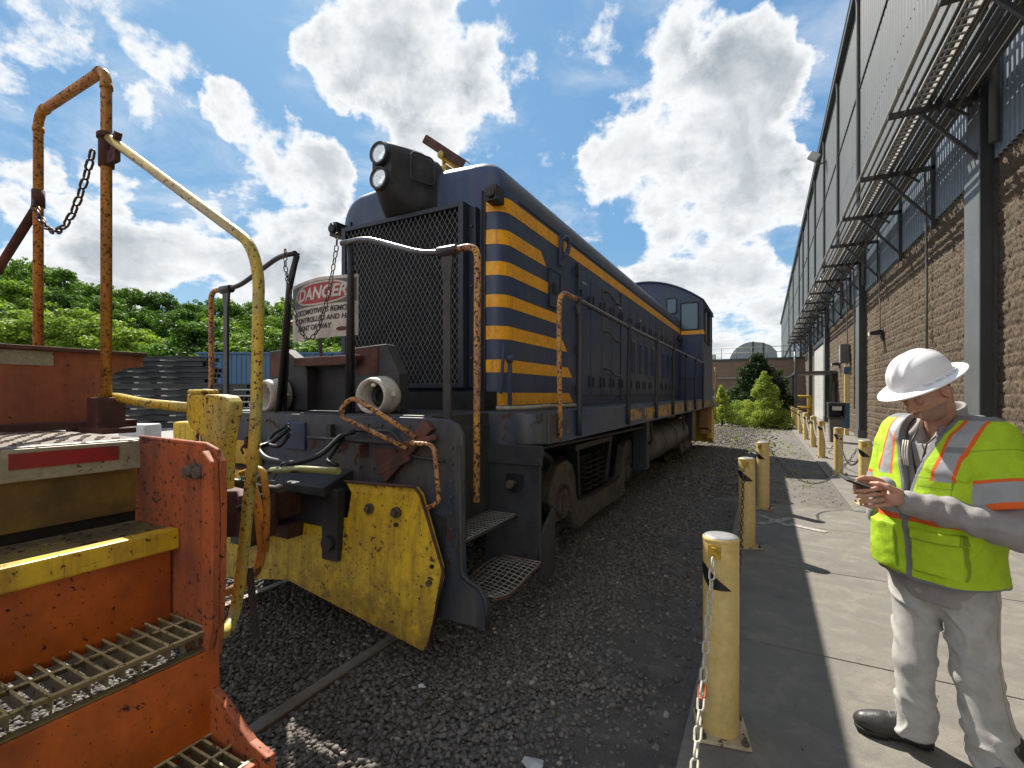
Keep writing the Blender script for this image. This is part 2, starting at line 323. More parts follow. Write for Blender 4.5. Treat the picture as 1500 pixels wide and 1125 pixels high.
    def build(s, name, mat, parent=None, loc=None, bevel=0, bseg=2):
        me = bpy.data.meshes.new(name)
        if parent is not None: o0 = ORG[parent.name]
        else: o0 = Vector(loc) if loc is not None else Vector((0, 0, 0))
        me.from_pydata([(x - o0.x, y - o0.y, z - o0.z) for x, y, z in s.v], [], s.f)
        me.polygons.foreach_set('use_smooth', s.sm)
        mats = mat if isinstance(mat, (list, tuple)) else [mat]
        for m in mats: me.materials.append(m)
        if len(mats) > 1: me.polygons.foreach_set('material_index', s.mi)
        me.update()
        o = bpy.data.objects.new(name, me); col.objects.link(o)
        if parent is not None: o.parent = parent
        else: o.location = o0
        ORG[o.name] = o0
        if bevel:
            b = o.modifiers.new('bevel', 'BEVEL'); b.width = bevel; b.segments = bseg; b.limit_method = 'ANGLE'; b.angle_limit = R(40)
        return o
def thing(name, loc, label, cat, group=None):
    o = bpy.data.objects.new(name, None); col.objects.link(o); o.location = loc; o.empty_display_size = .2
    ORG[o.name] = Vector(loc); return tag(o, label, cat, group)
def tag(o, label, cat, group=None, kind=None):
    if label: o['label'] = label
    if cat: o['category'] = cat
    if group: o['group'] = group
    if kind: o['kind'] = kind
    return o
def struct(o): o['kind'] = 'structure'; return o
def copy_tree(root, loc, rotz=None, scale=None, label=None):
    def rec(o, par):
        c = o.copy(); col.objects.link(c)
        if par is not None: c.parent = par
        for ch in KIDS.get(o.name, []): rec(ch, c)
        return c
    c = rec(root, None); c.location = loc
    if rotz is not None: c.rotation_euler.z = rotz
    if scale is not None: c.scale = scale
    if label: c['label'] = label
    return c
KIDS = {}
def text_mesh(s, size, shear=0, bold=0, ext=.0015, width=None):
    cu = bpy.data.curves.new('txt', 'FONT'); cu.body = s; cu.size = size; cu.shear = shear; cu.offset = bold; cu.extrude = ext
    cu.align_x = 'CENTER'; cu.align_y = 'CENTER'
    o = bpy.data.objects.new('txt', cu); me = bpy.data.meshes.new_from_object(o)
    bpy.data.objects.remove(o); return me
def put_text(s, size, mat, parent, world_m, name='lettering', **kw):
    me = text_mesh(s, size, **kw); me.materials.append(mat); o = bpy.data.objects.new(name, me); col.objects.link(o)
    o.parent = parent; T = Matrix.Translation(-ORG[parent.name]); me.transform(T @ world_m); ORG[o.name] = ORG[parent.name]; return o

# ------------------------------------------------------------------ ground
def ground_mat():
    m = bpy.data.materials.new('dusty_gravel'); m.use_nodes = True; t = NT(m.node_tree); b = m.node_tree.nodes['Principled BSDF']
    O = t.n('ShaderNodeTexCoord').outputs['Object']
    vo = t.n('ShaderNodeTexVoronoi'); t.set(vo, 'Vector', O); t.set(vo, 'Scale', 24.0)
    rc = t.rng(vo.outputs['Color'], 0, 1)
    c = t.mix(rc, (.055, .050, .045), (.15, .137, .12))
    big = t.rng(t.noise(O, .35, 6, .6), .35, .65)
    c = t.mix(t.math('MULTIPLY', big, .6), c, (.15, .13, .105))
    gr = t.math('MULTIPLY', t.rng(t.noise(O, 1.3, 7, .65), .60, .68), .45)
    c = t.mix(gr, c, (.075, .085, .03))
    t.set(b, 'Base Color', c); b.inputs['Roughness'].default_value = .92
    h = t.math('ADD', t.math('MULTIPLY', vo.outputs['Distance'], -1.0), t.math('MULTIPLY', t.noise(O, 60, 4), .4))
    t.set(b, 'Normal', t.bump(h, .9, .03)); return m
def dirt_mat(name, a, bb, cc):
    m = bpy.data.materials.new(name); m.use_nodes = True; t = NT(m.node_tree); b = m.node_tree.nodes['Principled BSDF']
    O = t.n('ShaderNodeTexCoord').outputs['Object']
    c = t.mix(t.rng(t.noise(O, 1.7, 8, .65), .35, .65), a, bb)
    c = t.mix(t.rng(t.noise(O, 8, 8, .7), .5, .72), c, cc)
    sp = t.rng(t.noise(O, 130, 3, .6), .64, .70); c = t.mix(t.math('MULTIPLY', sp, .6), c, (.24, .23, .21))
    t.set(b, 'Base Color', c); b.inputs['Roughness'].default_value = .9
    t.set(b, 'Normal', t.bump(t.math('ADD', t.noise(O, 22, 8, .7), t.math('MULTIPLY', t.noise(O, 140, 3), .25)), .6, .02)); return m
def conc_mat():
    m = bpy.data.materials.new('worn_concrete'); m.use_nodes = True; t = NT(m.node_tree); b = m.node_tree.nodes['Principled BSDF']
    O = t.n('ShaderNodeTexCoord').outputs['Object']
    c = t.mix(t.rng(t.noise(O, 1.1, 8, .6), .3, .7), (.172, .161, .140), (.124, .117, .104))
    c = t.mix(t.math('MULTIPLY', t.rng(t.noise(O, 4.5, 8, .7, .4), .48, .72), .55), c, (.30, .265, .215))
    c = t.mix(t.math('MULTIPLY', t.rng(t.noise(t.mapv(O, (.6, 3, 1), (0, 0, .5)), 2.2, 8, .7, 1.2), .55, .68), .5), c, (.115, .105, .095))
    c = t.mix(t.math('MULTIPLY', t.rng(t.noise(O, 95, 3, .6), .60, .70), .55), c, (.10, .09, .08)); c = t.mix(t.math('MULTIPLY', t.rng(t.noise(O, 1.9, 7, .7, .5), .62, .70), .5), c, (.075, .070, .064)); c = t.mix(t.math('MULTIPLY', t.rng(t.noise(O, 260, 2, .5), .62, .72), .5), c, (.30, .28, .24))
    cr = t.n('ShaderNodeTexVoronoi', feature='DISTANCE_TO_EDGE'); t.set(cr, 'Vector', t.mapv(O, (1, .7, 1))); t.set(cr, 'Scale', .55)
    # crack lines warped by noise
    nn = t.n('ShaderNodeTexNoise'); t.set(nn, 'Vector', O); t.set(nn, 'Scale', 3.0); t.set(nn, 'Detail', 5)
    ad = t.n('ShaderNodeVectorMath', operation='ADD'); t.set(ad, 0, O); t.set(ad, 1, nn.outputs[1]); t.set(cr, 'Vector', ad.outputs[0])
    ck = t.rng(cr.outputs[0], .0, .006, 1, 0); ck = t.math('MULTIPLY', ck, t.rng(t.noise(O, .9, 3), .60, .66)); c = t.mix(t.math('MULTIPLY', ck, .5), c, (.05, .045, .04))
    t.set(b, 'Base Color', c); b.inputs['Roughness'].default_value = .82
    h = t.math('ADD', t.noise(O, 70, 6, .7), t.math('MULTIPLY', ck, -1.5)); t.set(b, 'Normal', t.bump(h, .35, .012)); return m
M_ground = ground_mat(); M_asph = dirt_mat('dusty_asphalt', (.060, .055, .050), (.105, .095, .083), (.15, .132, .11)); M_conc = conc_mat()
g = MB(); n = 24
g.quad((-400, -200, 0), (300, -200, 0), (300, 900, 0), (-400, 900, 0))
struct(g.build('ground', M_ground))
# sidewalk slabs
def slabs(name, x0, x1, ys, z=.03):
    g = MB()
    for a, b in zip(ys[:-1], ys[1:]): g.box(x0, x1, a + .005, b - .005, -.05, z)
    return struct(g.build(name, M_conc, bevel=.004))
ys = [3.39 + 1.595 * k for k in range(-5, 3)] + [7.75]; ys = sorted(set([y for y in ys if y < 7.7] + [7.75]))
slabs('sidewalk', -.33, 3.2, ys)
slabs('sidewalk', 1.06, 3.2, [7.76 + 1.6 * k for k in range(0, 40)], .032)
g = MB(); g.box(-.34, 3.25, -4.2, 7.74, -.06, .017); struct(g.build('path_bed', M_asph))
def wavy_sheet(name, xl, xr, y0, y1, z, mat, jl=.08, jr=0.0, step=.12):
    g = MB(); n = int((y1 - y0) / step); V = []
    for i in range(n + 1):
        y = y0 + (y1 - y0) * i / n
        a = xl + jl * (math.sin(y * 3.1) * .5 + math.sin(y * 7.7 + 1) * .3 + random.uniform(-.25, .25)); b = xr + jr * random.uniform(-1, 1)
        V += [(a, y, z), (b, y, z)]
    g._add(V, [(2 * i, 2 * i + 1, 2 * i + 3, 2 * i + 2) for i in range(n)]); return struct(g.build(name, mat))
wavy_sheet('path', -.95, -.34, -3, 7.8, .006, M_asph, .22)
wavy_sheet('path', -.5, 1.055, 7.77, 22, .010, dirt_mat('dusty_yard_asphalt', (.085, .078, .070), (.14, .128, .112), (.19, .17, .14)), .35)
# faded white paint on the walk
def M_fade():
    m = bpy.data.materials.new('faded_white_marking'); m.use_nodes = True; t = NT(m.node_tree); b = m.node_tree.nodes['Principled BSDF']
    O = t.n('ShaderNodeTexCoord').outputs['Object']
    c = t.mix(t.rng(t.noise(O, 18, 8, .7), .42, .56), (.42, .40, .36), (.20, .18, .155)); t.set(b, 'Base Color', c); b.inputs['Roughness'].default_value = .8; return m
MF = M_fade(); g = MB()
c0 = (.12, 6.6)
for (a, b2, wd) in [((-.06, 6.45), (.30, 6.95), .09), ((-.05, 6.95), (.26, 6.50), .08), ((.26, 6.62), (.62, 6.42), .10)]:
    a = Vector((a[0], a[1], .0345)); b2 = Vector((b2[0], b2[1], .0345)); d = (b2 - a).normalized(); q = Vector((-d.y, d.x, 0)) * wd / 2
    g.quad(a - q, b2 - q, b2 + q, a + q); g.v = [(x, y, z + .0) for x, y, z in g.v]
for i, f in enumerate(g.f):
    for j in f: g.v[j] = (g.v[j][0], g.v[j][1], .034 + .0012 * i)
struct(g.build('path_marking', MF))

# rails
for i, x in enumerate((-2.13, -3.565)):
    g = MB(); g.box(x - .037, x + .037, -3, 60, -.04, .028); g.box(x - .012, x + .012, -3, 60, -.12, -.035)
    tag(g.build('rail', M_railst, loc=(x, 0, 0), bevel=.008), 'worn steel rail half buried in ballast, on the side nearer the bollards' if i == 0 else 'worn steel rail half buried in ballast, on the far side under the engine', 'rail', 'rails of the track')

# ballast stones: uncountable, one object
def stones():
    t0 = (1 + 5 ** .5) / 2
    iv = np.array([(-1, t0, 0), (1, t0, 0), (-1, -t0, 0), (1, -t0, 0), (0, -1, t0), (0, 1, t0), (0, -1, -t0), (0, 1, -t0), (t0, 0, -1), (t0, 0, 1), (-t0, 0, -1), (-t0, 0, 1)], float)
    iv /= np.linalg.norm(iv[0])
    fi = np.array([(0, 11, 5), (0, 5, 1), (0, 1, 7), (0, 7, 10), (0, 10, 11), (1, 5, 9), (5, 11, 4), (11, 10, 2), (10, 7, 6), (7, 1, 8), (3, 9, 4), (3, 4, 2), (3, 2, 6), (3, 6, 8), (3, 8, 9), (4, 9, 5), (2, 4, 11), (6, 2, 10), (8, 6, 7), (9, 8, 1)])
    P = []
    def region(n, x0, x1, y0, y1, r0, r1, z=0.0, keep=1.0, edge=None):
        x = rng.uniform(x0, x1, n); y = rng.uniform(y0, y1, n); r = r0 + (r1 - r0) * rng.beta(1.6, 3.2, n); k = np.ones(n, bool)
        if edge: k = rng.uniform(0, 1, n) < edge(x, y)
        nar = (np.abs(x + 2.13) < .05) | (np.abs(x + 3.565) < .05); k &= ~nar
        zz = z + r * rng.uniform(.1, .9, n)
        P.append(np.stack([x, y, zz, r], 1)[k])
    ed = lambda x, y: np.clip((-.62 - x + .16 * np.sin(y * 3.3) + .1 * np.sin(y * 8)) / .42, .07, 1)
    region(46000, -3.9, -.35, .6, 4.2, .008, .022, .0, edge=ed)
    region(24000, -3.4, -.35, 4.2, 8.5, .011, .027, 0, edge=ed)
    region(9000, -2.4, -.2, 8.5, 16, .018, .04, 0, edge=lambda x, y: np.clip((-.3 - x) / .5, .1, 1))
    region(8000, -7.5, -3.9, 1.0, 5.5, .013, .032)
    region(4500, -12, -4.5, 3, 11, .02, .05)
    region(2600, -1.0, -.36, .3, 8, .003, .010, .004, edge=lambda x, y: np.clip(.25 + .9 * np.sin(x * 5 + y * 2.3) * np.sin(y * 3.7), .05, 1)); region(120, -1.0, -.40, .3, 8, .012, .024, .004)
    region(350, -.4, 1.0, 7.9, 15, .006, .018, .01)
    region(9000, -4.5, 1.0, 14, 26, .02, .045, 0, edge=lambda x, y: np.clip((.6 - x) / 1.5, .03, .8))
    region(60, -.3, 2.9, 1, 8, .003, .007, .032)
    P = np.concatenate(P); n = len(P)
    jit = 1 + rng.uniform(-.24, .24, (n, 12, 1)); V = iv[None] * jit
    sc3 = np.stack([rng.uniform(.7, 1.25, n), rng.uniform(.7, 1.25, n), rng.uniform(.55, .95, n)], 1); V = V * sc3[:, None]
    a = rng.uniform(0, 2 * PI, n); b = rng.uniform(-.7, .7, n)
    ca, sa, cb, sb = np.cos(a), np.sin(a), np.cos(b), np.sin(b)
    x = V[..., 0].copy(); z = V[..., 2].copy(); V[..., 0] = x * cb[:, None] + z * sb[:, None]; V[..., 2] = -x * sb[:, None] + z * cb[:, None]
    x = V[..., 0].copy(); y = V[..., 1].copy(); V[..., 0] = x * ca[:, None] - y * sa[:, None]; V[..., 1] = x * sa[:, None] + y * ca[:, None]
    V = V * P[:, None, 3:4] + P[:, None, :3]
    F = (fi[None] + (np.arange(n) * 12)[:, None, None]).reshape(-1, 3)
    me = bpy.data.meshes.new('ballast'); me.vertices.add(n * 12); me.vertices.foreach_set('co', V.astype('f').ravel())
    nf = len(F); me.loops.add(nf * 3); me.loops.foreach_set('vertex_index', F.astype('i').ravel())
    me.polygons.add(nf); me.polygons.foreach_set('loop_start', np.arange(0, nf * 3, 3, dtype='i')); me.update(calc_edges=True)
    at = me.attributes.new('tone', 'FLOAT', 'FACE'); at.data.foreach_set('value', np.repeat(rng.uniform(0, 1, n), 20).astype('f'))
    m = bpy.data.materials.new('ballast_stone'); m.use_nodes = True; t = NT(m.node_tree); b = m.node_tree.nodes['Principled BSDF']
    A = t.n('ShaderNodeAttribute', attribute_name='tone').outputs['Fac']; O = t.n('ShaderNodeTexCoord').outputs['Object']
    c = t.mix(t.rng(A, 0, .9), (.060, .053, .047), (.180, .160, .140)); c = t.mix(t.rng(A, .965, .98), c, (.30, .27, .23)); c = t.mix(t.rng(A, .0, .04, 1, 0), c, (.12, .08, .055))
    c = t.mix(t.math('MULTIPLY', t.rng(t.noise(O, 60, 5, .6), .4, .7), .5), c, (.11, .10, .09))
    t.set(b, 'Base Color', c); b.inputs['Roughness'].default_value = .85; t.set(b, 'Normal', t.bump(t.noise(O, 160, 3), .3, .005)); me.materials.append(m)
    o = bpy.data.objects.new('ballast', me); col.objects.link(o); tag(o, 'loose dark grey ballast stones spread over the track bed', 'gravel', kind='stuff')
stones()
# ------------------------------------------------------------------ locomotive
CX = -2.85
L = thing('locomotive', (CX, 2.3, 0), 'navy blue switcher locomotive with yellow nose stripes, twin headlight and yellow plow', 'locomotive')
HW = .95; HY = 3.41; HTOP = 3.60; HB = 1.47; HEND = 12.7
# deck and sills
g = MB(); g.box(CX - 1.47, CX + 1.47, 3.02, 15.5, 1.40, 1.468); g.box(CX - 1.06, CX + 1.06, 2.33, 3.02, 1.36, 1.466); g.build('deck', M_grime, L, bevel=.006)
g = MB()
for s in (-1, 1):
    g.box(CX + s * 1.485 - .015, CX + s * 1.485 + .015, 3.30, 15.5, 1.235, 1.475)
    g.box(CX + s * 1.44 - .03, CX + s * 1.44 + .03, 3.3, 15.5, 1.235, 1.25)
g.build('side_sill', M_side, L, bevel=.004)
# faded yellow dabs along sill, between the stanchions
g = MB(); x = CX + 1.5
for (a, b, z0, z1) in [(3.42, 3.50, 1.30, 1.43), (5.42, 5.95, 1.30, 1.42), (6.15, 6.75, 1.27, 1.42), (7.05, 8.05, 1.27, 1.43), (8.3, 9.4, 1.27, 1.43), (9.8, 10.8, 1.27, 1.43), (11.2, 12.3, 1.27, 1.43), (12.7, 14.2, 1.27, 1.43)]:
    g.box(x - .002, x + .003, a, b, z0, z1).cut()
g.each('sill_stripe', M_stripew, L)
m4 = Matrix.Translation((CX + 1.503, 4.35, 1.355)) @ Matrix.Rotation(R(90), 4, 'Z') @ Matrix.Rotation(R(90), 4, 'X')
# rounded deck corner caps + cross face above the stepwell
for s in (1, -1):
    g = MB(); y = 3.0
    xa, xb = sorted((CX + s * .90, CX + s * 1.36))
    g.box(xa, xb, y, y + .03, 1.22, 1.465)
    g.tube([(CX + s * 1.34, y + .14, 1.245), (CX + s * 1.34, y + .14, 1.46)], .155, 24)
    g.box(min(CX + s * 1.36, CX + s * 1.5), max(CX + s * 1.36, CX + s * 1.5), y + .1, y + .32, 1.24, 1.462)
    g.build('deck_corner', M_endp, L, bevel=.006)
# end plate with step side legs
half = [(1.06, 1.455), (1.20, 1.45), (1.27, 1.42), (1.305, 1.36), (1.315, .56), (1.335, .52), (1.42, .49), (1.465, .45), (1.48, .39), (1.485, .27), (1.12, .27), (1.08, .36), (1.06, .70), (.42, .72)]
poly = [(CX + x, z) for x, z in [(0, 1.455)] + half + [(.40, .62), (0, .62)]] + [(CX - x, z) for x, z in [(.40, .62)] + half[::-1]]
g = MB(); g.prism([(p[0], p[1]) for p in poly], 'y', 2.29, 2.325); g.build('end_plate', M_endp, L, bevel=.006)
g = MB()
for s in (1, -1):
    pts = [(1.29, 1.30), (1.305, .57), (1.34, .53), (1.43, .50), (1.47, .44), (1.48, .28)]
    g.tube([(CX + s * x, 2.285, z) for x, z in pts], .013, 8, fillet=.05).cut()
g.each('plate_edging', M_grime, L)
# pocket in the end plate: draft gear casting
g = MB()
g.prism([(CX - .36, .98), (CX + .36, .98), (CX + .42, 1.04), (CX + .42, .60), (CX + .36, .56), (CX + .18, .56), (CX + .18, .62), (CX - .18, .62), (CX - .18, .56), (CX - .36, .56), (CX - .42, .6), (CX - .42, 1.04)], 'y', 2.16, 2.29)
g.prism([(2.05, 1.02), (2.29, 1.10), (2.29, .96), (2.05, .96)], 'x', CX - .40, CX + .44)
g.box(CX + .36, CX + .50, 2.10, 2.17, .55, 1.0); g.box(CX - .47, CX - .26, 2.02, 2.17, .55, 1.0)
g.cyl((CX + .43, 2.07, .66), (CX + .43, 2.11, .66), .05, n=8)
g.cyl((CX + .30, 2.28, 1.22), (CX + .30, 2.30, 1.22), .02)
g.build('draft_pocket', M_grime, L, bevel=.006)
# small plates and rust strut on end plate
g = MB(); g.obox((CX - .12, 2.28, 1.30), (.21, .012, .20)); g.build('access_plate', M_cabblue, L, bevel=.01)
g = MB(); g.bar(aty(563, 700, 2.26), aty(630, 622, 2.26), .075, .045, (0, 1, 0)); g.bar(aty(556, 690, 2.25), aty(600, 668, 2.25), .06, .03, (0, 1, 0)); g.bar(aty(590, 652, 2.25), aty(640, 640, 2.25), .035, .03, (0, 1, 0)); g.build('rusty_strut', M_rust, L, bevel=.006)
# bolt rows, welded patches and small brackets on the end plate
g = MB()
for s in (1, -1):
    for z in np.arange(.62, 1.38, .095): g.cyl((CX + s * 1.235, 2.29, z), (CX + s * 1.235, 2.279, z), .011, .010, 8)
    for x in np.arange(.46, 1.15, .115): g.cyl((CX + s * x, 2.29, 1.40), (CX + s * x, 2.280, 1.40), .010, .009, 8)
    for x in (.50, .62, .74, .86): g.cyl((CX + s * x, 2.29, 1.12), (CX + s * x, 2.278, 1.12), .013, .012, 6)
g.build('plate_rivets', M_bolt, L)
g = MB(); g.obox((CX + .74, 2.282, 1.20), (.16, .014, .11)); g.build('welded_patch', M_rust, L, bevel=.004)
g = MB(); g.obox((CX + 1.14, 2.282, .78), (.10, .014, .20), Matrix.Rotation(R(6), 3, 'Y')); g.build('welded_patch', M_grime, L, bevel=.004)
for s, x in ((1, .56), (-1, .60)):
    g = MB(); g.obox((CX + s * x, 2.25, 1.235), (.03, .08, .09)); g.tube([(CX + s * x, 2.21, 1.22), (CX + s * x, 2.18, 1.19), (CX + s * x, 2.20, 1.15)], .009, 6, fillet=.02); g.build('hose_bracket', M_rust, L, bevel=.003)
g = MB(); g.tube([(CX + .48, 2.27, 1.36), (CX + .80, 2.26, 1.37), (CX + .96, 2.26, 1.22), (CX + 1.20, 2.26, 1.21)], .010, 8, fillet=.05); g.build('air_line', M_darkrail, L)
# snow plow
def PW(s):
    g = MB()
    F_ = [(-.02, 2.14, .74), (.30, 2.145, .735), (.385, 2.15, .72), (.41, 2.15, .80), (.53, 2.155, .82), (.56, 2.16, .98), (.50, 2.17, 1.04), (1.06, 2.185, 1.055), (1.10, 2.185, 1.02),
          (1.27, 2.15, .64), (1.275, 2.145, .58), (1.19, 2.11, .20), (1.165, 2.105, .165), (-.02, 2.125, .34)]
    if s < 0: F_ = F_[::-1]
    n = len(F_); vs = [(CX + s * x if x >= 0 else CX, y, z) for x, y, z in F_] + [(CX + s * x if x >= 0 else CX, y + .018, z) for x, y, z in F_]
    g._add(vs, [tuple(range(n))[::-1], tuple(range(n, 2 * n))] + [(i, (i + 1) % n, (i + 1) % n + n, i + n) for i in range(n)]); return g
pl = MB()
for s in (1, -1):
    q = PW(s); pl._add(q.v, q.f)
plow = pl.build('snow_plow', M_plow, L, bevel=.003)
g = MB()
for s in (1, -1):
    P = [(.50, 1.045), (1.06, 1.06), (1.105, 1.02), (1.278, .62), (1.19, .18)]
    g.tube([(CX + s * x, 2.165 - (1.05 - z) * .045, z) for x, z in P], .009, 6, fillet=.02).cut()
g.each('plow_rim', M_rust, plow)
g = MB()
for s in (1, -1):
    for (x, z) in [(.72, .90), (.93, .90), (1.19, .54)]:
        g.cyl((CX + s * x, 2.165, z), (CX + s * x, 2.142, z), .032, n=16); g.cyl((CX + s * x, 2.142, z), (CX + s * x, 2.118, z), .017, n=6).cut()
g.each('plow_bolt', M_bolt, plow)
g = MB()
for s in (1, -1):
    for (x, z) in [(.935, .83), (1.20, .63)]: g.cyl((CX + s * x, 2.155, z), (CX + s * x, 2.140, z), .012, n=10).cut()
g.each('bolt_hole', M_black, plow)
# yellow patches of pilot behind coupler on the left
g = MB(); g.box(CX - 1.02, CX - .50, 2.255, 2.285, 1.06, 1.24); g.build('pilot_patch', M_plow, L, bevel=.004)
# stepwell: back plate with notch, treads
for s in (1, -1):
    g = MB(); X = lambda v: CX + s * v
    outer = [(1.06, 1.235), (1.49, 1.235), (1.50, 1.17), (1.475, 1.16), (1.475, .62), (1.44, .34), (1.02, .30), (1.06, .86)]
    P = [(X(a), b) for a, b in outer]
    g.prism(P if s > 0 else P[::-1], 'y', 3.0, 3.03)
    g.box(min(X(1.04), X(1.50)), max(X(1.04), X(1.50)), 2.975, 3.0, 1.10, 1.24)
    g.prism([(3.0, .62), (3.25, .78), (3.25, .30), (3.1, .24), (3.0, .30)], 'x', X(1.46), X(1.485))
    g.box(min(X(1.05), X(1.07)), max(X(1.05), X(1.07)), 2.33, 3.0, .62, 1.38)
    o = g.build('stepwell', M_grime, L, bevel=.006)
    g = MB(); g.cyl((X(1.28), 2.996, .965), (X(1.28), 2.99, .965), .07, n=20); g.box(min(X(1.21), X(1.35)), max(X(1.21), X(1.35)), 2.989, 2.996, .965, 1.03)
    g.build('notch', M_shutter, o)
    g = MB(); g.cyl((X(1.28), 2.99, .97), (X(1.28), 2.93, .97), .02); g.cyl((X(1.28), 2.93, .97), (X(1.28), 2.91, .97), .032, n=6); g.build('valve', M_bolt, o)
    for (xa, xb, z, sag) in [(1.07, 1.30, .745, 0), (1.18, 1.49, .44, .035)]:
        g = MB(); y0, y1 = 2.34, 2.98; nx, ny = 8, 15
        def zz(u, v): return z - sag * math.sin(PI * v) * (u ** 2) - sag * .4 * math.sin(2 * PI * v)
        for i in range(nx + 1):
            u = i / nx; g.tube([(X(xa + (xb - xa) * u), y0 + (y1 - y0) * k / 10, zz(u, k / 10)) for k in range(11)], .0034, 5)
        for j in range(ny + 1):
            v = j / ny; g.tube([(X(xa + (xb - xa) * k / 5), y0 + (y1 - y0) * v, zz(k / 5, v) + .003) for k in range(6)], .0034, 5)
        st = g.build('step_tread', M_galv, L)
        g = MB()
        for xx in (xa, xb): g.tube([(X(xx), y0 - .01 + (y1 - y0) * k / 10, zz(1 if xx == xb else 0, k / 10) - .012) for k in range(11)], .011, 6)
        g.box(min(X(xa), X(xb)), max(X(xa), X(xb)), y1, y1 + .012, z - .035, z + .01); g.build('tread_edge', M_rust if z < .6 else M_grime, st)
# hood: rounded casing lofted along its length
def hood_prof(ins, n=7):
    w_ = HW - ins; top = HTOP - ins * .9; Rr = .27; P = [(-w_, HB), ]
    for k in range(n + 1):
        a = PI - (PI / 2) * k / n; P.append((-w_ + Rr + Rr * math.cos(a), top - Rr + Rr * math.sin(a)))
    P.append((-w_ * .4, top + .018)); P.append((0, top + .03)); P.append((w_ * .4, top + .018))
    for k in range(n + 1):
        a = PI / 2 - (PI / 2) * k / n; P.append((w_ - Rr + Rr * math.cos(a), top - Rr + Rr * math.sin(a)))
    P.append((w_, HB)); return P
RC = .15
rings = []
for k in range(8):
    a = (PI / 2) * k / 7; rings.append((HY + RC * (1 - math.sin(a)), RC * (1 - math.cos(a))))
rings = rings[::-1] + [(6.2, 0), (9.5, 0), (HEND, 0)]
rings = [(HY, RC)] + [r for r in rings if r[0] > HY + .0005]
g = MB(); vs = []; npf = len(hood_prof(0))
for y, ins in rings: vs += [(CX + x, y, z) for x, z in hood_prof(ins)]
fs = []
for i in range(len(rings) - 1):
    for k in range(npf - 1): fs.append((i * npf + k, (i + 1) * npf + k, (i + 1) * npf + k + 1, i * npf + k + 1))
g._add(vs, fs, True); g._add(vs[:npf], [tuple(range(npf))], False)
hood = g.build('hood', [M_hood, M_roofp, M_side], L)
me = hood.data
for p in me.polygons:
    c = p.center; z = c.z; y = c.y + 2.3
    if z > 3.34 and y > HY + .12: p.material_index = 1
    elif y > 6.0: p.material_index = 2
es = hood.modifiers.new('edge', 'EDGE_SPLIT'); es.split_angle = R(50)
# nose stripes wrap round both corners
zc = [(3.12, 3.24), (2.85, 2.97), (2.592, 2.706), (2.325, 2.43), (2.056, 2.168), (1.78, 1.887), (1.505, 1.61)]
yend = [HEND, 4.26, 4.46, 4.65, 4.82, 4.97, 5.0]
for (z0, z1), ye in zip(zc, yend):
    for s in (1, -1):
        o_ = .003; path = [(.775, HY - o_), (HW - RC, HY - o_)]
        for k in range(1, 9):
            a = -PI / 2 + (PI / 2) * k / 8; path.append((HW - RC + (RC + o_) * math.cos(a), HY + RC + (RC + o_) * math.sin(a)))
        path.append((HW + o_, ye - .12)); P2 = [(CX + s * x, y) for x, y in path]
        vs = []
        for (x, y) in P2: vs += [(x, y, z0), (x, y, z1)]
        sl = .0 if ye == HEND else .13
        vs += [(P2[-1][0], ye + .03, z0), (P2[-1][0], ye + .03 - sl, z1)]
        fs = [(2 * i, 2 * i + 2, 2 * i + 3, 2 * i + 1) for i in range(len(vs) // 2 - 1)]
        g = MB(); g._add(vs, fs, True)
        g.build('stripe', M_stripew if (z0 < 1.55) and False else M_stripe, L)
# left nose slab between grille and stripes: seams
g = MB(); g.box(CX + .755, CX + .768, HY - .02, HY, 1.48, 3.30); g.box(CX - .768, CX - .755, HY - .02, HY, 1.48, 3.30); g.box(CX + .77, CX + .79, HY - .012, HY, 1.48, 3.28); g.build('seam', M_black, L)
# grille
gy = 3.26; gx0, gx1, gz0, gz1 = CX - .74, CX + .64, 1.65, 3.19
gx1 = CX + .66
g = MB()
g.box(gx0, gx0 + .05, gy, HY + .01, gz0, gz1); g.box(gx1 - .05, gx1, gy, HY + .01, gz0, gz1)
g.box(gx0 + .05, gx1 - .05, gy, HY + .01, gz1 - .04, gz1); g.box(gx0 + .05, gx1 - .05, gy, HY + .01, gz0, gz0 + .04)
g.box(gx1, gx1 + .07, gy + .08, HY + .01, gz0, gz1 - .03)
gr = g.build('radiator_grille', PM('dark_grille_frame', (.012, .018, .035), (.02, .026, .04), 4, rough=.45), L, bevel=.004)
g = MB(); X0, X1, Z0, Z1 = gx0 + .05, gx1 - .05, gz0 + .04, gz1 - .04; Wd = X1 - X0; Hh = Z1 - Z0; dx = .052; sl_ = 1.62
for sgn in (1, -1):
    k = -int(Hh / sl_ / dx) - 1
    while k * dx < Wd + Hh / sl_:
        xa = X0 + k * dx; pts = []
        za, zb = Z0, Z1; x_a = xa; x_b = xa + Hh / sl_
        if sgn < 0: x_a, x_b = x_b, x_a
        # clip
        def zat(x): return za + (x - x_a) / (x_b - x_a) * (zb - za)
        lo, hi = max(min(x_a, x_b), X0), min(max(x_a, x_b), X1)
        if hi - lo > .01:
            g.bar((lo, gy + .018 + (.002 if sgn > 0 else 0), zat(lo)), (hi, gy + .018 + (.002 if sgn > 0 else 0), zat(hi)), .0032, .0032, (0, 1, 0))
        k += 1
g.build('wire_mesh', M_wmesh, gr)
g = MB(); nx = 22
for i in range(nx):
    x = X0 + Wd * (i + .5) / nx; m = Matrix.Rotation(R(52), 3, 'Z'); g.obox((x, gy + .10, (Z0 + Z1) / 2), (.075, .006, Hh), m)
g.build('shutter', M_shutter, gr)
g = MB(); g.box(X0, X1, gy + .155, gy + .165, Z0, Z1); g.build('backing', M_black, gr)
g = MB()
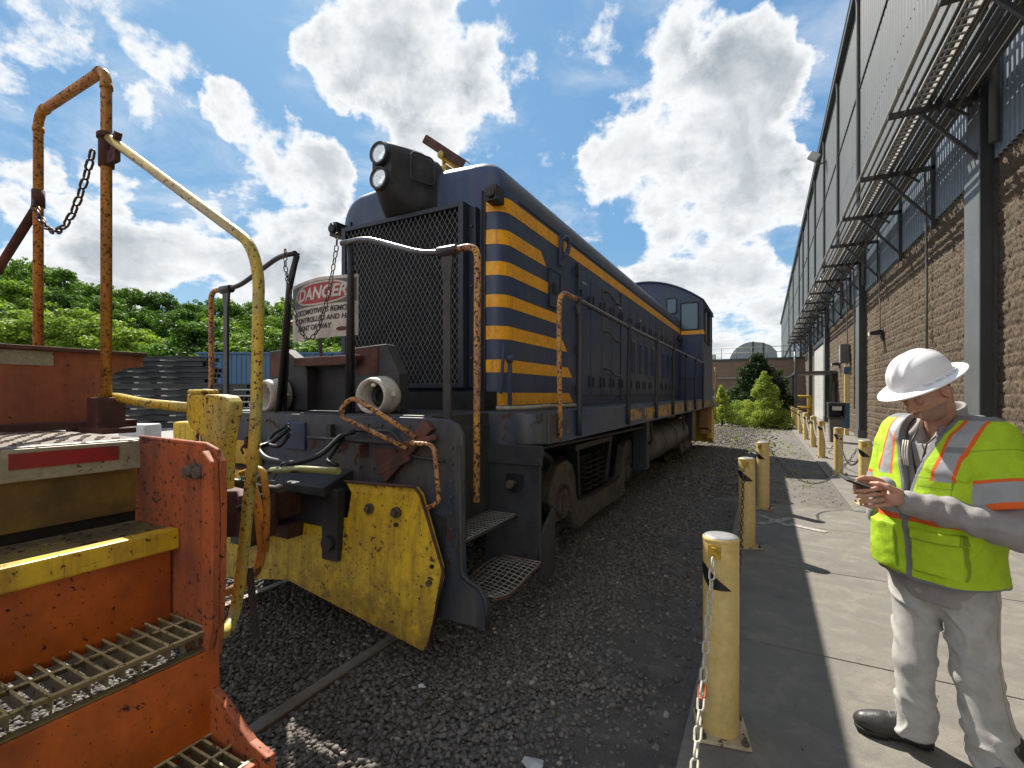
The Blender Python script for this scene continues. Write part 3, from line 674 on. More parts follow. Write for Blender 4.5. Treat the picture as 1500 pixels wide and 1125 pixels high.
for z in (1.9, 2.5, 3.0): g.cyl((gx1 + .035, gy + .08, z), (gx1 + .035, gy + .065, z), .012, n=6)
g.build('bolt', M_bolt, gr)
# headlight housing: squarish snout
def ring(yc, x0, x1, z0, z1, r, n=6):
    P = []
    for (cx, cz, a0) in [(x1 - r, z1 - r, 0), (x0 + r, z1 - r, 90), (x0 + r, z0 + r, 180), (x1 - r, z0 + r, 270)]:
        for k in range(n + 1):
            a = R(a0 + 90 * k / n); P.append((cx + r * math.cos(a), yc, cz + r * math.sin(a)))
    return P
g = MB(); secs = [ring(3.02, CX - .105, CX + .105, 3.30, 3.72, .10), ring(3.06, CX - .115, CX + .115, 3.285, 3.73, .10), ring(3.17, CX - .17, CX + .17, 3.22, 3.735, .10), ring(3.30, CX - .25, CX + .25, 3.19, 3.73, .11), ring(3.40, CX - .28, CX + .28, 3.18, 3.70, .11), ring(3.44, CX - .31, CX + .31, 3.16, 3.70, .12), ring(3.62, CX - .28, CX + .28, 3.2, 3.66, .11)]
nn = len(secs[0]); vs = [p for q in secs for p in q]
g._add(vs, [(i * nn + k, i * nn + (k + 1) % nn, (i + 1) * nn + (k + 1) % nn, (i + 1) * nn + k) for i in range(len(secs) - 1) for k in range(nn)], True)
g._add(secs[0], [tuple(range(nn))[::-1]])
g._add([(x, y, z) for x, y, z in secs[-1]], [tuple(range(nn))])
for z in (3.405, 3.615): g.tube([(CX, 3.03, z), (CX, 2.975, z)], [.098, .094], 28, caps=False); g.lathe([(.094, 0), (.078, 0), (.07, .03)], 28, Matrix.Translation((CX, 2.975, z)) @ Matrix.Rotation(R(-90), 4, 'X'))
# recessed side panels
hl = g.build('headlight_housing', M_hood, L); hl.data.materials[0] = M_grime
g = MB(); g.tube([(CX + .205, 3.155, 3.66), (CX + .285, 3.36, 3.66), (CX + .30, 3.36, 3.42), (CX + .20, 3.155, 3.42)], .008, 6, closed=True, fillet=.05); g.build('side_rim', M_grime, hl)
for z in (3.405, 3.615):
    g = MB(); g.lathe([(0, .0), (.02, .004), (.05, .02), (.074, .05)], 28, Matrix.Translation((CX, 3.035, z)) @ Matrix.Rotation(R(90), 4, 'X'))
    lamp = g.build('reflector', simple('lamp_reflector', (.85, .85, .82), .18, .9), hl)
    g = MB(); g.lathe([(0.0, .012), (.03, .010), (.06, .004), (.077, -.002)], 28, Matrix.Translation((CX, 2.985, z)) @ Matrix.Rotation(R(90), 4, 'X'))
    g.build('lens', MATS['lamp_lens_glass'], hl)
# roof fittings: horn channel, lugs, class lamps
g = MB(); g.bar((-2.94, 3.70, 4.10), (-2.50, 3.74, 3.76), .075, .008, (0, 1, 0)); g.bar((-2.915, 3.74, 4.13), (-2.475, 3.78, 3.79), .006, .07, (0, 1, 0)); g.bar((-2.965, 3.72, 4.07), (-2.525, 3.76, 3.73), .006, .035, (0, 1, 0))
g.v = g.v; hb = g.build('roof_channel', M_rust, L)
g = MB(); g.box(CX + .02, CX + .16, 3.72, 3.92, 3.60, 3.80); g.cyl((CX + .1, 3.7, 3.9), (CX + .1, 3.98, 3.9), .035, n=12); g.bar((CX + .1, 3.78, 3.75), (CX + .02, 3.85, 4.02), .03, .03); g.build('horn_bracket', M_yelo, L, bevel=.004)
for s in (1, -1):
    g = MB(); g.box(CX + s * .90 - .05, CX + s * .90 + .05, 3.30, 3.44, 3.16, 3.29); g.cyl((CX + s * .90, 3.30, 3.225), (CX + s * .90, 3.275, 3.225), .045, n=16); g.box(CX + s * .9 - .02, CX + s * .9 + .02, 3.27, 3.30, 3.19, 3.26)
    g.build('class_lamp', M_black, L, bevel=.006)
    # lifting eye
    g = MB(); e = CX + s * (HW + .02); g.tube([(e, 4.62, 3.0), (e, 4.62, 3.2), (e + s * .03, 4.72, 3.27), (e + s * .03, 4.80, 3.2), (e + s * .02, 4.74, 3.08), (e, 4.64, 3.04)], .024, 8, fillet=.04)
    g.obox((e, 4.63, 3.10), (.02, .07, .32)); g.build('lifting_eye', M_hood, L)
g = MB()
for s in (1, -1):
    for y in (5.3, 6.6, 8.6, 10.4): g.tube([(CX + s * .62, y, 3.585), (CX + s * .62, y, 3.66), (CX + s * .62, y + .16, 3.66), (CX + s * .62, y + .16, 3.585)], .010, 6, fillet=.03).cut()
g.each('roof_grab', M_darkrail, L)
# hood side: doors, latches, louvres, handles on both flanks
for s in (1, -1):
    xs = CX + s * HW
    def fb(g, y0, y1, z0, z1, d=.012): g.box(min(xs, xs + s * d), max(xs, xs + s * d), y0, y1, z0, z1)
    doors = [(5.18, 5.60), (5.63, 6.05), (6.08, 6.5), (6.53, 6.95), (7.0, 7.5), (7.53, 8.03), (8.07, 8.5), (8.53, 9.0), (9.05, 9.55), (9.58, 10.1), (10.15, 10.6), (10.63, 11.1), (11.15, 11.65), (11.7, 12.3)]
    for i, (a, b) in enumerate(doors):
        g = MB(); fb(g, a, b, 1.58, 3.02, .014); d = g.build('hood_door', M_side, L, bevel=.004)
        g = MB()
        for z in (1.75, 2.75): fb(g, a + .05, a + .075, z - .06, z + .06, .032)
        fb(g, b - .09, b - .06, 2.62, 2.78, .036); fb(g, b - .075, b - .055, 1.68, 1.82, .03)
        g.build('latch', M_black, d)
        if i in (5, 6, 7, 8, 10, 11, 12):
            g = MB(); z = 1.95
            while z < 2.45:
                vs = []
                g._add([(xs + s * .014, a + .1, z), (xs + s * .014, b - .1, z), (xs + s * .038, b - .1, z - .012), (xs + s * .038, a + .1, z - .012), (xs + s * .014, a + .1, z + .03), (xs + s * .014, b - .1, z + .03)],
                       [(3, 2, 5, 4), (0, 1, 2, 3), (0, 3, 4), (1, 5, 2)]); z += .045
            g.build('louvre', M_side, d)
    g = MB(); fb(g, 4.33, 4.60, 2.48, 2.83, .012); sb_ = g.build('small_hatch', M_hood, L, bevel=.004)
    g = MB(); g.tube([(xs + s * .014, 4.33, 2.47), (xs + s * .014, 4.62, 2.47), (xs + s * .014, 4.62, 2.85), (xs + s * .014, 4.33, 2.85)], .007, 5, closed=True); fb(g, 4.42, 4.50, 2.62, 2.72, .03); g.build('hatch_rim', M_black, sb_)
    g = MB()
    for y in (5.14, 6.98): fb(g, y, y + .012, 1.5, 3.1, .02)
    for z in (1.65, 2.1, 2.55, 3.0): fb(g, 5.10, 5.13, z - .05, z + .05, .035)
    g.build('door_hinge', M_black, L)
    for k, z in enumerate((2.93, 2.30, 1.95 - .0)):
        z = (2.95, 2.42, 1.93)[k]
        g = MB(); e = xs + s * .075; g.tube([(xs, 6.15, z), (e, 6.15, z), (e, 6.45, z - .07), (e, 6.75, z - .07), (xs, 6.75, z - .07)], .011, 8, fillet=.03)
        g.build('grab_handle', M_darkrail, L)
    g = MB(); g.obox((CX + s * .99, 3.46, 1.66), (.03, .02, .42)); g.cyl((CX + s * .99, 3.46, 1.86), (CX + s * .99, 3.46, 1.92), .03, n=8); g.bar((CX + s * .96, 3.36, 1.60), (CX + s * .99, 3.36, 2.0), .02, .02); g.build('flag_bracket', M_hood, L)
    for (y, z) in [(5.3, 2.9), (6.9, 2.86), (8.2, 2.85)]:
        g = MB(); fb(g, y, y + .14, z, z + .02, .018); g.build('tag_plate', M_white, L)
    # bell / lamp near the cab
    g = MB(); g.cyl((xs, 12.3, 2.95), (xs + s * .10, 12.3, 2.95), .07, .09); g.box(min(xs, xs + s * .05), max(xs, xs + s * .05), 12.25, 12.35, 2.7, 3.0); g.build('side_lamp', M_black, L)
for s in (1, -1):      # rivet rows and a long seam strip below the roof curve
    g = MB(); xs = CX + s * HW
    for z in (3.08, 1.53):
        y = 3.75
        while y < 12.5: g.cyl((xs, y, z), (xs + s * .005, y, z), .008, .005, 6); y += .12
    for y in (4.28, 5.12, 6.99, 9.02, 11.12):
        z = 1.62
        while z < 3.05: g.cyl((xs, y, z), (xs + s * .005, y, z), .007, .005, 6); z += .12
    g.build('rivets', M_hood, L)
    g = MB(); g.box(min(xs, xs + s * .006), max(xs, xs + s * .006), 3.7, 12.6, 3.27, 3.285); g.build('roof_seam', M_black, L)
g = MB()
x = CX + .82
while x < CX + .86: x += .1
for z in np.arange(1.55, 3.3, .11): g.cyl((CX + .785, HY - .012, z), (CX + .785, HY - .017, z), .007, .005, 6)
g.build('rivets', M_bolt, L)
# hose lying on the deck by the nose
g = MB(); g.tube([(CX + 1.02, 3.18, 1.49), (CX + 1.2, 3.3, 1.49), (CX + 1.3, 3.6, 1.50), (CX + 1.18, 3.85, 1.49), (CX + 1.3, 4.2, 1.49), (CX + 1.12, 4.5, 1.49)], .018, 8, fillet=.12); g.build('deck_hose', M_whtape, L)
# side handrail with stanchions
for s in (1, -1):
    x = CX + s * 1.52
    rz = 2.36
    g = MB(); g.tube([(x, 3.26, 1.28), (x - s * .0, 3.235, 1.9), (x, 3.24, rz), (x, 3.62, rz + .0), (x, 5.25, rz - .02), (x, 12.45, rz)], .019, 10, fillet=.14)
    rail = g.build('side_handrail', [M_rustrail, M_darkrail], L)
    for p in rail.data.polygons:
        if p.center.y + 2.3 > 3.7: p.material_index = 1
    for k, y in enumerate((3.62, 5.25, 6.78, 8.16, 9.6, 11.0, 12.46)):
        g = MB(); b0 = .05 if k == 0 else .0
        g.tube([(x, y, rz), (x + s * .012, y + b0, rz - .12), (x + s * .0, y + b0 * 1.6, rz - .55), (x, y + b0, 1.45), (x, y + b0, 1.26)], [.02, .023, .023, .023, .023], 8)
        g.cyl((x, y - .035, rz), (x, y + .035, rz), .027, n=10); g.build('stanchion', M_grime, L)
# front handrails
py = 2.39
fr = {}
for s in (1, -1):
    xt, xm, xb_ = (CX + .30, CX + .31, CX + .325) if s > 0 else (CX - .245, CX - .335, CX - .41)
    g = MB(); g.tube([(xt, py, 2.66), (xm, py, 2.40), (xb_, py - .04, 1.42)], [.020, .023, .024], 8)
    g.bar((xb_, py, 1.30), (xm, py, 2.45), .016, .048, (1, 0, 0)); g.bar((xm, py, 2.45), (xt, py, 2.64), .016, .048, (1, 0, 0)); g.build('inner_post', M_black, L)
    g = MB(); g.bar((CX + s * 1.13, py, 1.30), (CX + s * 1.13, py, 2.47), .022, .052, (1, 0, 0)); g.prism([(CX + s * 1.13 - .045, 2.45), (CX + s * 1.13 + .045, 2.45), (CX + s * 1.13 + .026, 2.30), (CX + s * 1.13 - .026, 2.30)], 'y', py - .01, py + .01)
    g.cyl((CX + s * 1.06, py, 2.475), (CX + s * 1.20, py, 2.475), .034, n=10); g.build('outer_post', M_darkrail, L, bevel=.003)
    g = MB(); g.tube([(CX + s * .24, py - .02, 2.65), (CX + s * .45, py, 2.66), (CX + s * .95, py, 2.485), (CX + s * 1.16, py, 2.475)], .019, 10, fillet=.1); g.build('end_handrail', M_brightrail if s > 0 else M_darkrail, L)
    g = MB(); g.tube([(CX + s * 1.16, py, 2.475), (CX + s * 1.35, py, 2.485), (CX + s * 1.345, py, 1.9), (CX + s * 1.34, py, .96)], .021, 10, fillet=.09); g.build('step_handrail', M_rustrail, L)
    # small grab iron on the end plate
    g = MB(); g.tube([(CX + s * 1.00, 2.29, 1.31), (CX + s * 1.00, 2.19, 1.31), (CX + s * 1.18, 2.19, 1.31), (CX + s * 1.22, 2.19, .98), (CX + s * 1.10, 2.19, .93), (CX + s * 1.10, 2.29, .93)], .014, 8, fillet=.05); g.build('grab_iron', M_rustrail, L)
# white-rimmed round lamp sockets on box brackets beside the centre gangway
for s, (lx, bx0, bx1) in ((1, (CX + .50, CX + .20, CX + .63)), (-1, (CX - .58, CX - .76, CX - .30))):
    g = MB(); yb = 2.52
    if s > 0: P = [(bx0, 1.47), (bx1, 1.47), (bx1, 1.74), (bx1 - .12, 1.95), (bx0, 1.935)]
    else: P = [(bx0, 1.47), (bx1, 1.47), (bx1, 1.80), (bx1 - .26, 1.96), (bx0, 1.95)]
    g.prism(P, 'y', yb, yb + .10); bk = g.build('lamp_bracket', M_grime, L, bevel=.006)
    g = MB(); g.box(bx0 + .03, bx0 + .24, yb - .006, yb, 1.74, 1.93); g.build('red_panel', M_rust, bk)
    T = Matrix.Translation((lx, yb - .01, 1.585)) @ Matrix.Rotation(R(90), 4, 'X') @ Matrix.Rotation(R(8 * s), 4, 'Y')
    g = MB(); g.lathe([(.135, -.01), (.14, .0), (.138, .05), (.128, .075), (.128, .12), (.118, .15), (.105, .152), (.094, .13), (.09, .0)], 32, T); ls = g.build('lamp_socket', M_white, L)
    g = MB(); g.lathe([(.0, .01), (.091, .01)], 24, T); g.build('socket_back', M_black, ls)
    g = MB(); g.lathe([(.05, .012), (.055, .05), (.05, .055), (.045, .02)], 20, T); g.build('bulb_holder', M_grime, ls)
    g = MB(); g.obox((lx + .15, yb - .07, 1.60), (.05, .03, .03)).cut(); g.obox((lx - .15, yb - .06, 1.59), (.05, .03, .03)).cut(); g.obox((lx + .05, yb - .16, 1.66), (.03, .012, .02)); g.each('clamp_lug', M_white, ls)
# gangway plank and guard
g = MB(); g.obox((CX - .03, 2.58, 1.86), (.66, .26, .035)); g.obox((CX - .03, 2.455, 1.84), (.66, .015, .06)); g.build('gangway_plank', M_rust, L, bevel=.005)
g = MB(); g.box(CX - .33, CX + .33, 2.60, 2.63, 1.47, 1.83); g.build('gangway_guard', M_black, L)
# battery locker behind
g = MB(); g.box(CX - .9, CX + .9, 3.2, 3.40, 1.47, 1.62); g.build('nose_base', M_black, L)
# cut lever: rod with looped handle
g = MB(); g.tube([(CX + .06, 2.24, 1.30), (CX + .9, 2.24, 1.295)], .013, 8); g.obox((CX + .27, 2.25, 1.33), (.045, .04, .13))
cut = g.build('cut_lever', M_grime, L)
g = MB(); a = Vector((CX + .98, 2.22, 1.30)); b = Vector((CX + .57, 2.08, 1.52)); off = Vector((.05, 0, .055))
g.tube([a - off * .5, b - off * .9 , b + off * .9 + Vector((.03, 0, .02)), a + off * .8], .015, 8, fillet=.07); g.build('lever_handle', M_rustrail, cut)
# air hoses hanging in loops
g = MB()
g.tube([aty(425, 626, 2.2), aty(396, 650, 2.12), aty(376, 655, 2.02), aty(388, 672, 1.98), aty(430, 680, 1.98), aty(470, 668, 2.05), aty(500, 637, 2.2), aty(520, 632, 2.25)], .017, 10, fillet=.08)
g.tube([aty(424, 622, 2.22), aty(398, 636, 2.15), aty(392, 652, 2.1), aty(410, 655, 2.1), aty(424, 636, 2.2)], .014, 8, fillet=.05)
g.tube([aty(503, 640, 2.22), aty(484, 668, 2.15), aty(478, 676, 2.1), aty(495, 682, 2.12)], .014, 8, fillet=.05)
g.build('air_hose', M_rubber, L)
g = MB(); g.tube([aty(366, 712, 1.85), aty(384, 696, 1.8), aty(402, 688, 1.8), aty(440, 688, 1.8)], .018, 10, fillet=.06); g.tube([aty(400, 702, 1.85), aty(415, 676, 1.8), aty(424, 692, 1.82)], .007, 6, fillet=.03); gh = g.build('glad_hand_hose', M_darkrail, L)
g = MB(); g.tube([aty(398, 689, 1.8), aty(440, 687, 1.8), aty(496, 690, 1.8)], .019, 10); g.build('hose_sleeve', M_grasp, gh)
# coupler
g = MB(); cz = .88
g.box(CX - .09, CX + .09, 1.95, 2.3, cz - .09, cz + .09)
g.prism([(CX - .2, 1.95), (CX - .22, 1.80), (CX - .12, 1.62), (CX - .02, 1.60), (CX + .0, 1.70), (CX + .06, 1.74), (CX + .20, 1.66), (CX + .24, 1.72), (CX + .22, 1.88), (CX + .12, 1.97)], 'z', cz - .14, cz + .14)
g.cyl((CX + .16, 1.78, cz - .17), (CX + .16, 1.78, cz + .18), .05); g.box(CX - .14, CX + .14, 2.02, 2.2, cz - .22, cz - .13)
g.build('coupler', M_rust, L, bevel=.012)
# fuel and air tanks, underframe
g = MB()
for s in (1, -1):
    T = Matrix.Translation((CX + s * 1.12, 7.35, .79)) @ Matrix.Rotation(R(-90), 4, 'X')
    g.lathe([(0, -.08), (.12, -.07), (.22, -.03), (.27, .03), (.28, .1), (.28, 3.5), (.27, 3.57), (.22, 3.63), (0, 3.68)], 32, T)
    for y in (8.15, 9.3, 10.5): g.tube([(CX + s * 1.12 + .288 * math.cos(k * PI / 12), y, .79 + .288 * math.sin(k * PI / 12)) for k in range(24)], .012, 5, closed=True)
g.build('air_reservoir', M_tank, L)
g = MB(); g.box(CX - .75, CX + .75, 3.1, 15.3, 1.05, 1.40); g.box(CX - .95, CX + .95, 7.6, 10.9, .35, 1.1); g.box(CX - .6, CX + .6, 2.33, 3.1, .8, 1.3); g.build('underframe', M_black, L)
g = MB()
for s in (1, -1):
    g.box(CX + s * 1.3 - .10, CX + s * 1.3 + .12, 11.3, 11.9, .55, 1.2).cut(); g.tube([(CX + s * 1.4, 7.0, 1.2), (CX + s * 1.42, 7.0, .95), (CX + s * 1.3, 7.2, .8)], .02, 8, fillet=.06).cut()
    g.tube([(CX + s * 1.38, 10.2, 1.25), (CX + s * 1.4, 10.2, .5), (CX + s * 1.4, 10.5, .45)], .018, 8, fillet=.06).cut()
    g.tube([(CX + s * 1.30, 3.3, 1.18), (CX + s * 1.3, 5.0, 1.15), (CX + s * 1.3, 7.3, 1.12)], .02, 8).cut()
    g.box(CX + s * 1.25 - .1, CX + s * 1.25 + .1, 6.95, 7.15, .5, 1.24).cut()
g.each('underbody_fitting', M_grime, L, bevel=.01)
# trucks
def truck(yc):
    g = MB(); g.box(CX - .9, CX + .9, yc - .25, yc + .25, .55, .85)
    tr = g.build('truck', M_black, L)
    for s in (1, -1):
        # drop side frame: humps over the axle boxes, low bar between
        h = 1.22
        up = [(-1.62, .62), (-1.55, .80), (-1.38, .93), (-1.16, .95), (-1.0, .88), (-.93, .74), (-.90, .56), (-.84, .47), (-.3, .44), (.3, .44), (.84, .47), (.90, .56), (.93, .74), (1.0, .88), (1.16, .95), (1.38, .93), (1.55, .80), (1.62, .62)]
        dn = [(1.5, .50), (1.42, .64), (1.30, .72), (1.15, .70), (1.06, .60), (1.03, .36), (.95, .22), (.80, .19), (.3, .21), (-.3, .21), (-.80, .19), (-.95, .22), (-1.03, .36), (-1.06, .60), (-1.15, .70), (-1.30, .72), (-1.42, .64), (-1.5, .50)]
        P = up + dn; xa = CX + s * 1.08; g = MB(); g.prism([(yc + a, b) for a, b in (P if s > 0 else P[::-1])], 'x', xa - s * .05, xa + s * .05)
        sf = g.build('side_frame', M_truck, tr, bevel=.014)
        g = MB()
        for wy in (-1.22, 1.22):
            g.cyl((CX + s * 1.0, yc + wy, .53), (CX + s * 1.13, yc + wy, .53), .15, .14, 20); g.cyl((CX + s * 1.13, yc + wy, .53), (CX + s * 1.15, yc + wy, .53), .09, .08, 16)
            g.box(CX + s * 1.04 - .04, CX + s * 1.04 + .04, yc + wy - .14, yc + wy + .14, .36, .72)
            for k in range(4): a = PI / 4 + k * PI / 2; g.cyl((CX + s * 1.13, yc + wy + .11 * math.cos(a), .53 + .11 * math.sin(a)), (CX + s * 1.155, yc + wy + .11 * math.cos(a), .53 + .11 * math.sin(a)), .018, n=6)
            g.cut()
        g.each('axle_box', M_truck, tr, bevel=.008)
        g = MB()
        for by_ in (-.92, .92): g.cyl((CX + s * 1.12, yc + by_, .27), (CX + s * 1.15, yc + by_, .27), .04, n=6)
        g.each('frame_bolt', M_truck, tr) if False else g.build('frame_bolt', M_truck, tr); g = MB()
        for k in range(3):
            y = yc - .25 + k * .25; n_ = 60
            g.tube([(CX + s * 1.0 + .06 * math.cos(j * .7), y + .06 * math.sin(j * .7), .45 + j * .0068) for j in range(n_)], .014, 6).cut()
        g.each('spring', M_black, tr)
        g = MB(); g.bar((CX + s * .98, yc - .55, .45), (CX + s * .98, yc - .6, 1.0), .05, .12); g.bar((CX + s * 1.0, yc + .5, .45), (CX + s * 1.0, yc + .75, 1.05), .05, .12); g.box(CX + s * 1.0 - .05, CX + s * 1.0 + .05, yc - .7, yc + .7, .98, 1.05); g.build('brake_rigging', M_black, tr, bevel=.008)
        for wy in (-1.22, 1.22):
            T = Matrix.Translation((CX + s * .80, yc + wy, .53)) @ Matrix.Rotation(R(90 * s), 4, 'Y')
            g = MB(); g.lathe([(0, -.07), (.1, -.07), (.12, -.03), (.36, -.02), (.40, -.07), (.50, -.075), (.54, -.07), (.54, -.045), (.505, -.04), (.50, .065), (.49, .075), (.42, .07), (.38, .02), (.16, .0), (.14, .10), (0, .11)], 48, T)
            g.build('wheel', M_black, tr)
            g = MB(); g.bar((CX + s * .84, yc + wy + .56 * (1 if wy < 0 else -1), .30), (CX + s * .84, yc + wy + .56 * (1 if wy < 0 else -1), .85), .09, .07); g.build('brake_shoe', M_black, tr, bevel=.01)
truck(5.56); truck(12.5)
# cab
g = MB(); cy0, cy1 = 12.7, 15.0; W = 1.5
def cabprof(ins=0.0):
    P = [(-W + ins, 1.47), (-W + ins, 3.93)]
    for k in range(1, 20):
        x = -W + 2 * W * k / 20; P.append((x * (W - ins) / W, 3.93 +   .60 * (1 - abs(x / W) ** 2.0)))
    P += [(W - ins, 3.93), (W - ins, 1.47)]; return P
pr = [(CX + x, z) for x, z in cabprof()]
g.prism(pr[::-1], 'y', cy0, cy1); cab = g.build('cab', [M_cabblue, M_side], L, bevel=.01)
for p in cab.data.polygons:
    if abs(p.normal.x) > .9: p.material_index = 1
g = MB(); top = [(CX + x * 1.015, z + .02) for x, z in cabprof()[1:-1]]; bot = [(x, z - .03) for x, z in top]
vs = [(x, y, z) for y in (cy0 - .08, cy1 + .1) for x, z in top + bot[::-1]]; nq = len(top) * 2
g._add(vs, [(i, (i + 1) % nq, (i + 1) % nq + nq, i + nq) for i in range(nq)] + [tuple(range(nq))[::-1], tuple(range(nq, 2 * nq))])
g.build('cab_roof', M_hood, cab)
def win(g1, g2, face, a0, a1, z0, z1):
    # face: ('y', value, sign) or ('x', value, sign)
    ax, v, s = face; r = .05; P = ring(0, a0, a1, z0, z1, r)
    P = [(p[0], p[2]) for p in P]
    if ax == 'y':
        g1.prism(P, 'y', v, v + s * .012); g2.tube([(a, v + s * .014, b) for a, b in P], .016, 6, closed=True)
    else:
        g1.prism(P, 'x', v, v + s * .012); g2.tube([(v + s * .014, a, b) for a, b in P], .016, 6, closed=True)
wins = [(('y', cy0, -1), CX + .97, CX + 1.38, 3.22, 3.90), (('y', cy0, -1), CX - 1.38, CX - .97, 3.22, 3.90), (('y', cy0, -1), CX + .62, CX + .86, 3.66, 4.05),
        (('x', CX + W, 1), 13.0, 13.75, 2.95, 3.75), (('x', CX + W, 1), 13.85, 14.6, 2.95, 3.75), (('x', CX - W, -1), 13.0, 13.75, 2.95, 3.75), (('x', CX - W, -1), 13.85, 14.6, 2.95, 3.75)]
for f, a0, a1, z0, z1 in wins:
    ga, gb = MB(), MB(); win(ga, gb, f, a0, a1, z0, z1); fo = gb.build('window', M_black, cab); ga.build('pane', M_glass, fo)
g = MB(); g.box(CX + .955, CX + W + .004, cy0 - .006, cy0 - .002, 3.10, 3.20); g.box(CX + W + .002, CX + W + .006, cy0, cy1, 3.10, 3.20); g.box(CX - W - .006, CX - W - .002, cy0, cy1, 3.10, 3.20); g.build('cab_stripe', M_stripe, cab)
g = MB(); g.box(CX + .955, CX + .97, cy0 - .012, cy0, 1.6, 4.0); g.box(CX + 1.42, CX + 1.435, cy0 - .012, cy0, 1.6, 3.95); g.box(CX + .96, CX + 1.43, cy0 - .012, cy0, 1.98, 2.0); g.build('cab_seam', M_black, cab)
g = MB(); g.box(CX + W, CX + W + .07, 12.95, 14.65, 3.78, 3.82); g.box(CX + W, CX + W + .06, 13.75, 13.85, 2.9, 3.8); g.build('side_awning', M_black, cab)
g = MB()
for s in (1, -1):
    g.tube([(CX + s * 1.53, 15.55, 2.4), (CX + s * 1.56, 15.58, 2.1), (CX + s * 1.53, 15.55, 1.7), (CX + s * 1.53, 15.55, .8)], .02, 8, fillet=.05)
    g.box(CX + s * 1.36 - .12, CX + s * 1.36 + .12, 14.2, 14.9, .62, .66); g.box(CX + s * 1.36 - .12, CX + s * 1.36 + .12, 14.2, 14.22, .5, 1.25); g.box(CX + s * 1.36 - .12, CX + s * 1.36 + .12, 14.9, 14.92, .5, 1.25)
g.build('rear_step_rail', M_rustrail, L)
g = MB(); g.prism([(CX - 1.45, 1.45), (CX + 1.45, 1.45), (CX + 1.50, 1.2), (CX + 1.50, .2), (CX + 1.3, .15), (CX - 1.3, .15), (CX - 1.5, .2), (CX - 1.5, 1.2)], 'y', 15.5, 15.56); g.build('rear_end_plate', M_rearyel, L, bevel=.01)
g = MB(); g.prism([(15.0, .3), (15.5, .12), (15.5, 1.0), (15.0, 1.2)], 'x', CX + 1.33, CX + 1.49).cut(); g.prism([(15.0, .3), (15.5, .12), (15.5, 1.0), (15.0, 1.2)], 'x', CX - 1.49, CX - 1.33); g.each('rear_plow', M_rearyel, L, bevel=.01)

# danger board hanging between the inner posts (curved sheet)
sx0, sx1, sz0, sz1 = -3.25, -2.555, 2.0, 2.45; sy = 2.47
S = thing('danger_sign', ((sx0 + sx1) / 2, sy, sz0), 'weathered white DANGER board with a red oval on the blue locomotive end railing', 'sign')
def curved(x): u = (x - sx0) / (sx1 - sx0); return sy - .05 * math.sin(PI * u)
def zof(x): u = (x - sx0) / (sx1 - sx0); return .02 * u
g = MB(); n = 20; vs = []
for i in range(n + 1):
    x = sx0 + (sx1 - sx0) * i / n; y = curved(x); dz = zof(x)
    vs += [(x, y, sz0 + dz), (x, y, sz1 + dz - .03 * abs(.5 - i / n)), (x, y + .006, sz0 + dz), (x, y + .006, sz1 + dz - .03 * abs(.5 - i / n))]
fs = []
for i in range(n):
    a = 4 * i; fs += [(a, a + 4, a + 5, a + 1), (a + 2, a + 3, a + 7, a + 6), (a + 1, a + 5, a + 7, a + 3), (a, a + 2, a + 6, a + 4)]
fs += [(0, 1, 3, 2), (4 * n, 4 * n + 2, 4 * n + 3, 4 * n + 1)]; g._add(vs, fs); g.build('board', M_signw, S)
def wrap(o, off):
    for v in o.data.vertices:
        x = v.co.x + ORG[S.name].x; v.co.y = v.co.y - sy + curved(x) - off
        v.co.z += zof(x)
cxs = (sx0 + sx1) / 2 + .012
def oval(a, b, z, nn=40, rr=.8):
    return [(cxs + a * math.copysign(abs(math.cos(t)) ** rr, math.cos(t)), z + b * math.copysign(abs(math.sin(t)) ** rr, math.sin(t))) for t in [2 * PI * k / nn for k in range(nn)]]
def strip_fill(name, a, b, z, mat, off, cxs=cxs):
    g = MB(); n = 30; vs = []
    for i in range(n + 1):
        x = cxs - a + 2 * a * i / n; hh = b * math.sqrt(max(0, 1 - abs((x - cxs) / a) ** 2.6)) + .0005; vs += [(x, sy, z - hh), (x, sy, z + hh)]
    g._add(vs, [(2 * i, 2 * i + 2, 2 * i + 3, 2 * i + 1) for i in range(n)]); o = g.build(name, mat, S); wrap(o, off); return o
g = MB(); n = 20; vs = []
for i in range(n + 1): x = sx0 + .008 + (sx1 - sx0 - .016) * i / n; vs += [(x, sy, 2.245), (x, sy, 2.425 - .025 * abs(.5 - i / n))]
g._add(vs, [(2 * i, 2 * i + 2, 2 * i + 3, 2 * i + 1) for i in range(n)]); o = g.build('black_band', PM('faded_black_band', (.09, .085, .085), (.16, .15, .14), 9, rough=.6, bump=.03), S); wrap(o, .002)
strip_fill('oval_rim', .295, .084, 2.333, M_signw, .004); strip_fill('oval', .28, .072, 2.333, M_signred, .006)
def sign_text(s, size, z, x, mat, shear, off, bold=0, wscale=1):
    T = Matrix.Translation((x, sy, z)) @ Matrix.Rotation(R(90), 4, 'X') @ Matrix.Diagonal((wscale, 1, 1, 1))
    o = put_text(s, size, mat, S, T, shear=shear, bold=bold, ext=.0005); wrap(o, off); return o
sign_text('DANGER', .125, 2.331, cxs, M_signw, .25, .008, .004, 1.0)
sign_text('LOCOMOTIVE IS REMOTE', .054, 2.205, cxs + .0, M_ink, .2, .004, .0008, 1.0)
sign_text('CONTROLLED AND HAS', .054, 2.145, cxs + .0, M_ink, .2, .004, .0008, 1.0)
sign_text('RIGHT OF WAY', .054, 2.085, cxs - .08, M_ink, .2, .004, .0008, 1.0)
strip_fill('maker_oval', .05, .014, 2.055, M_rust, .0035, cxs + .21)

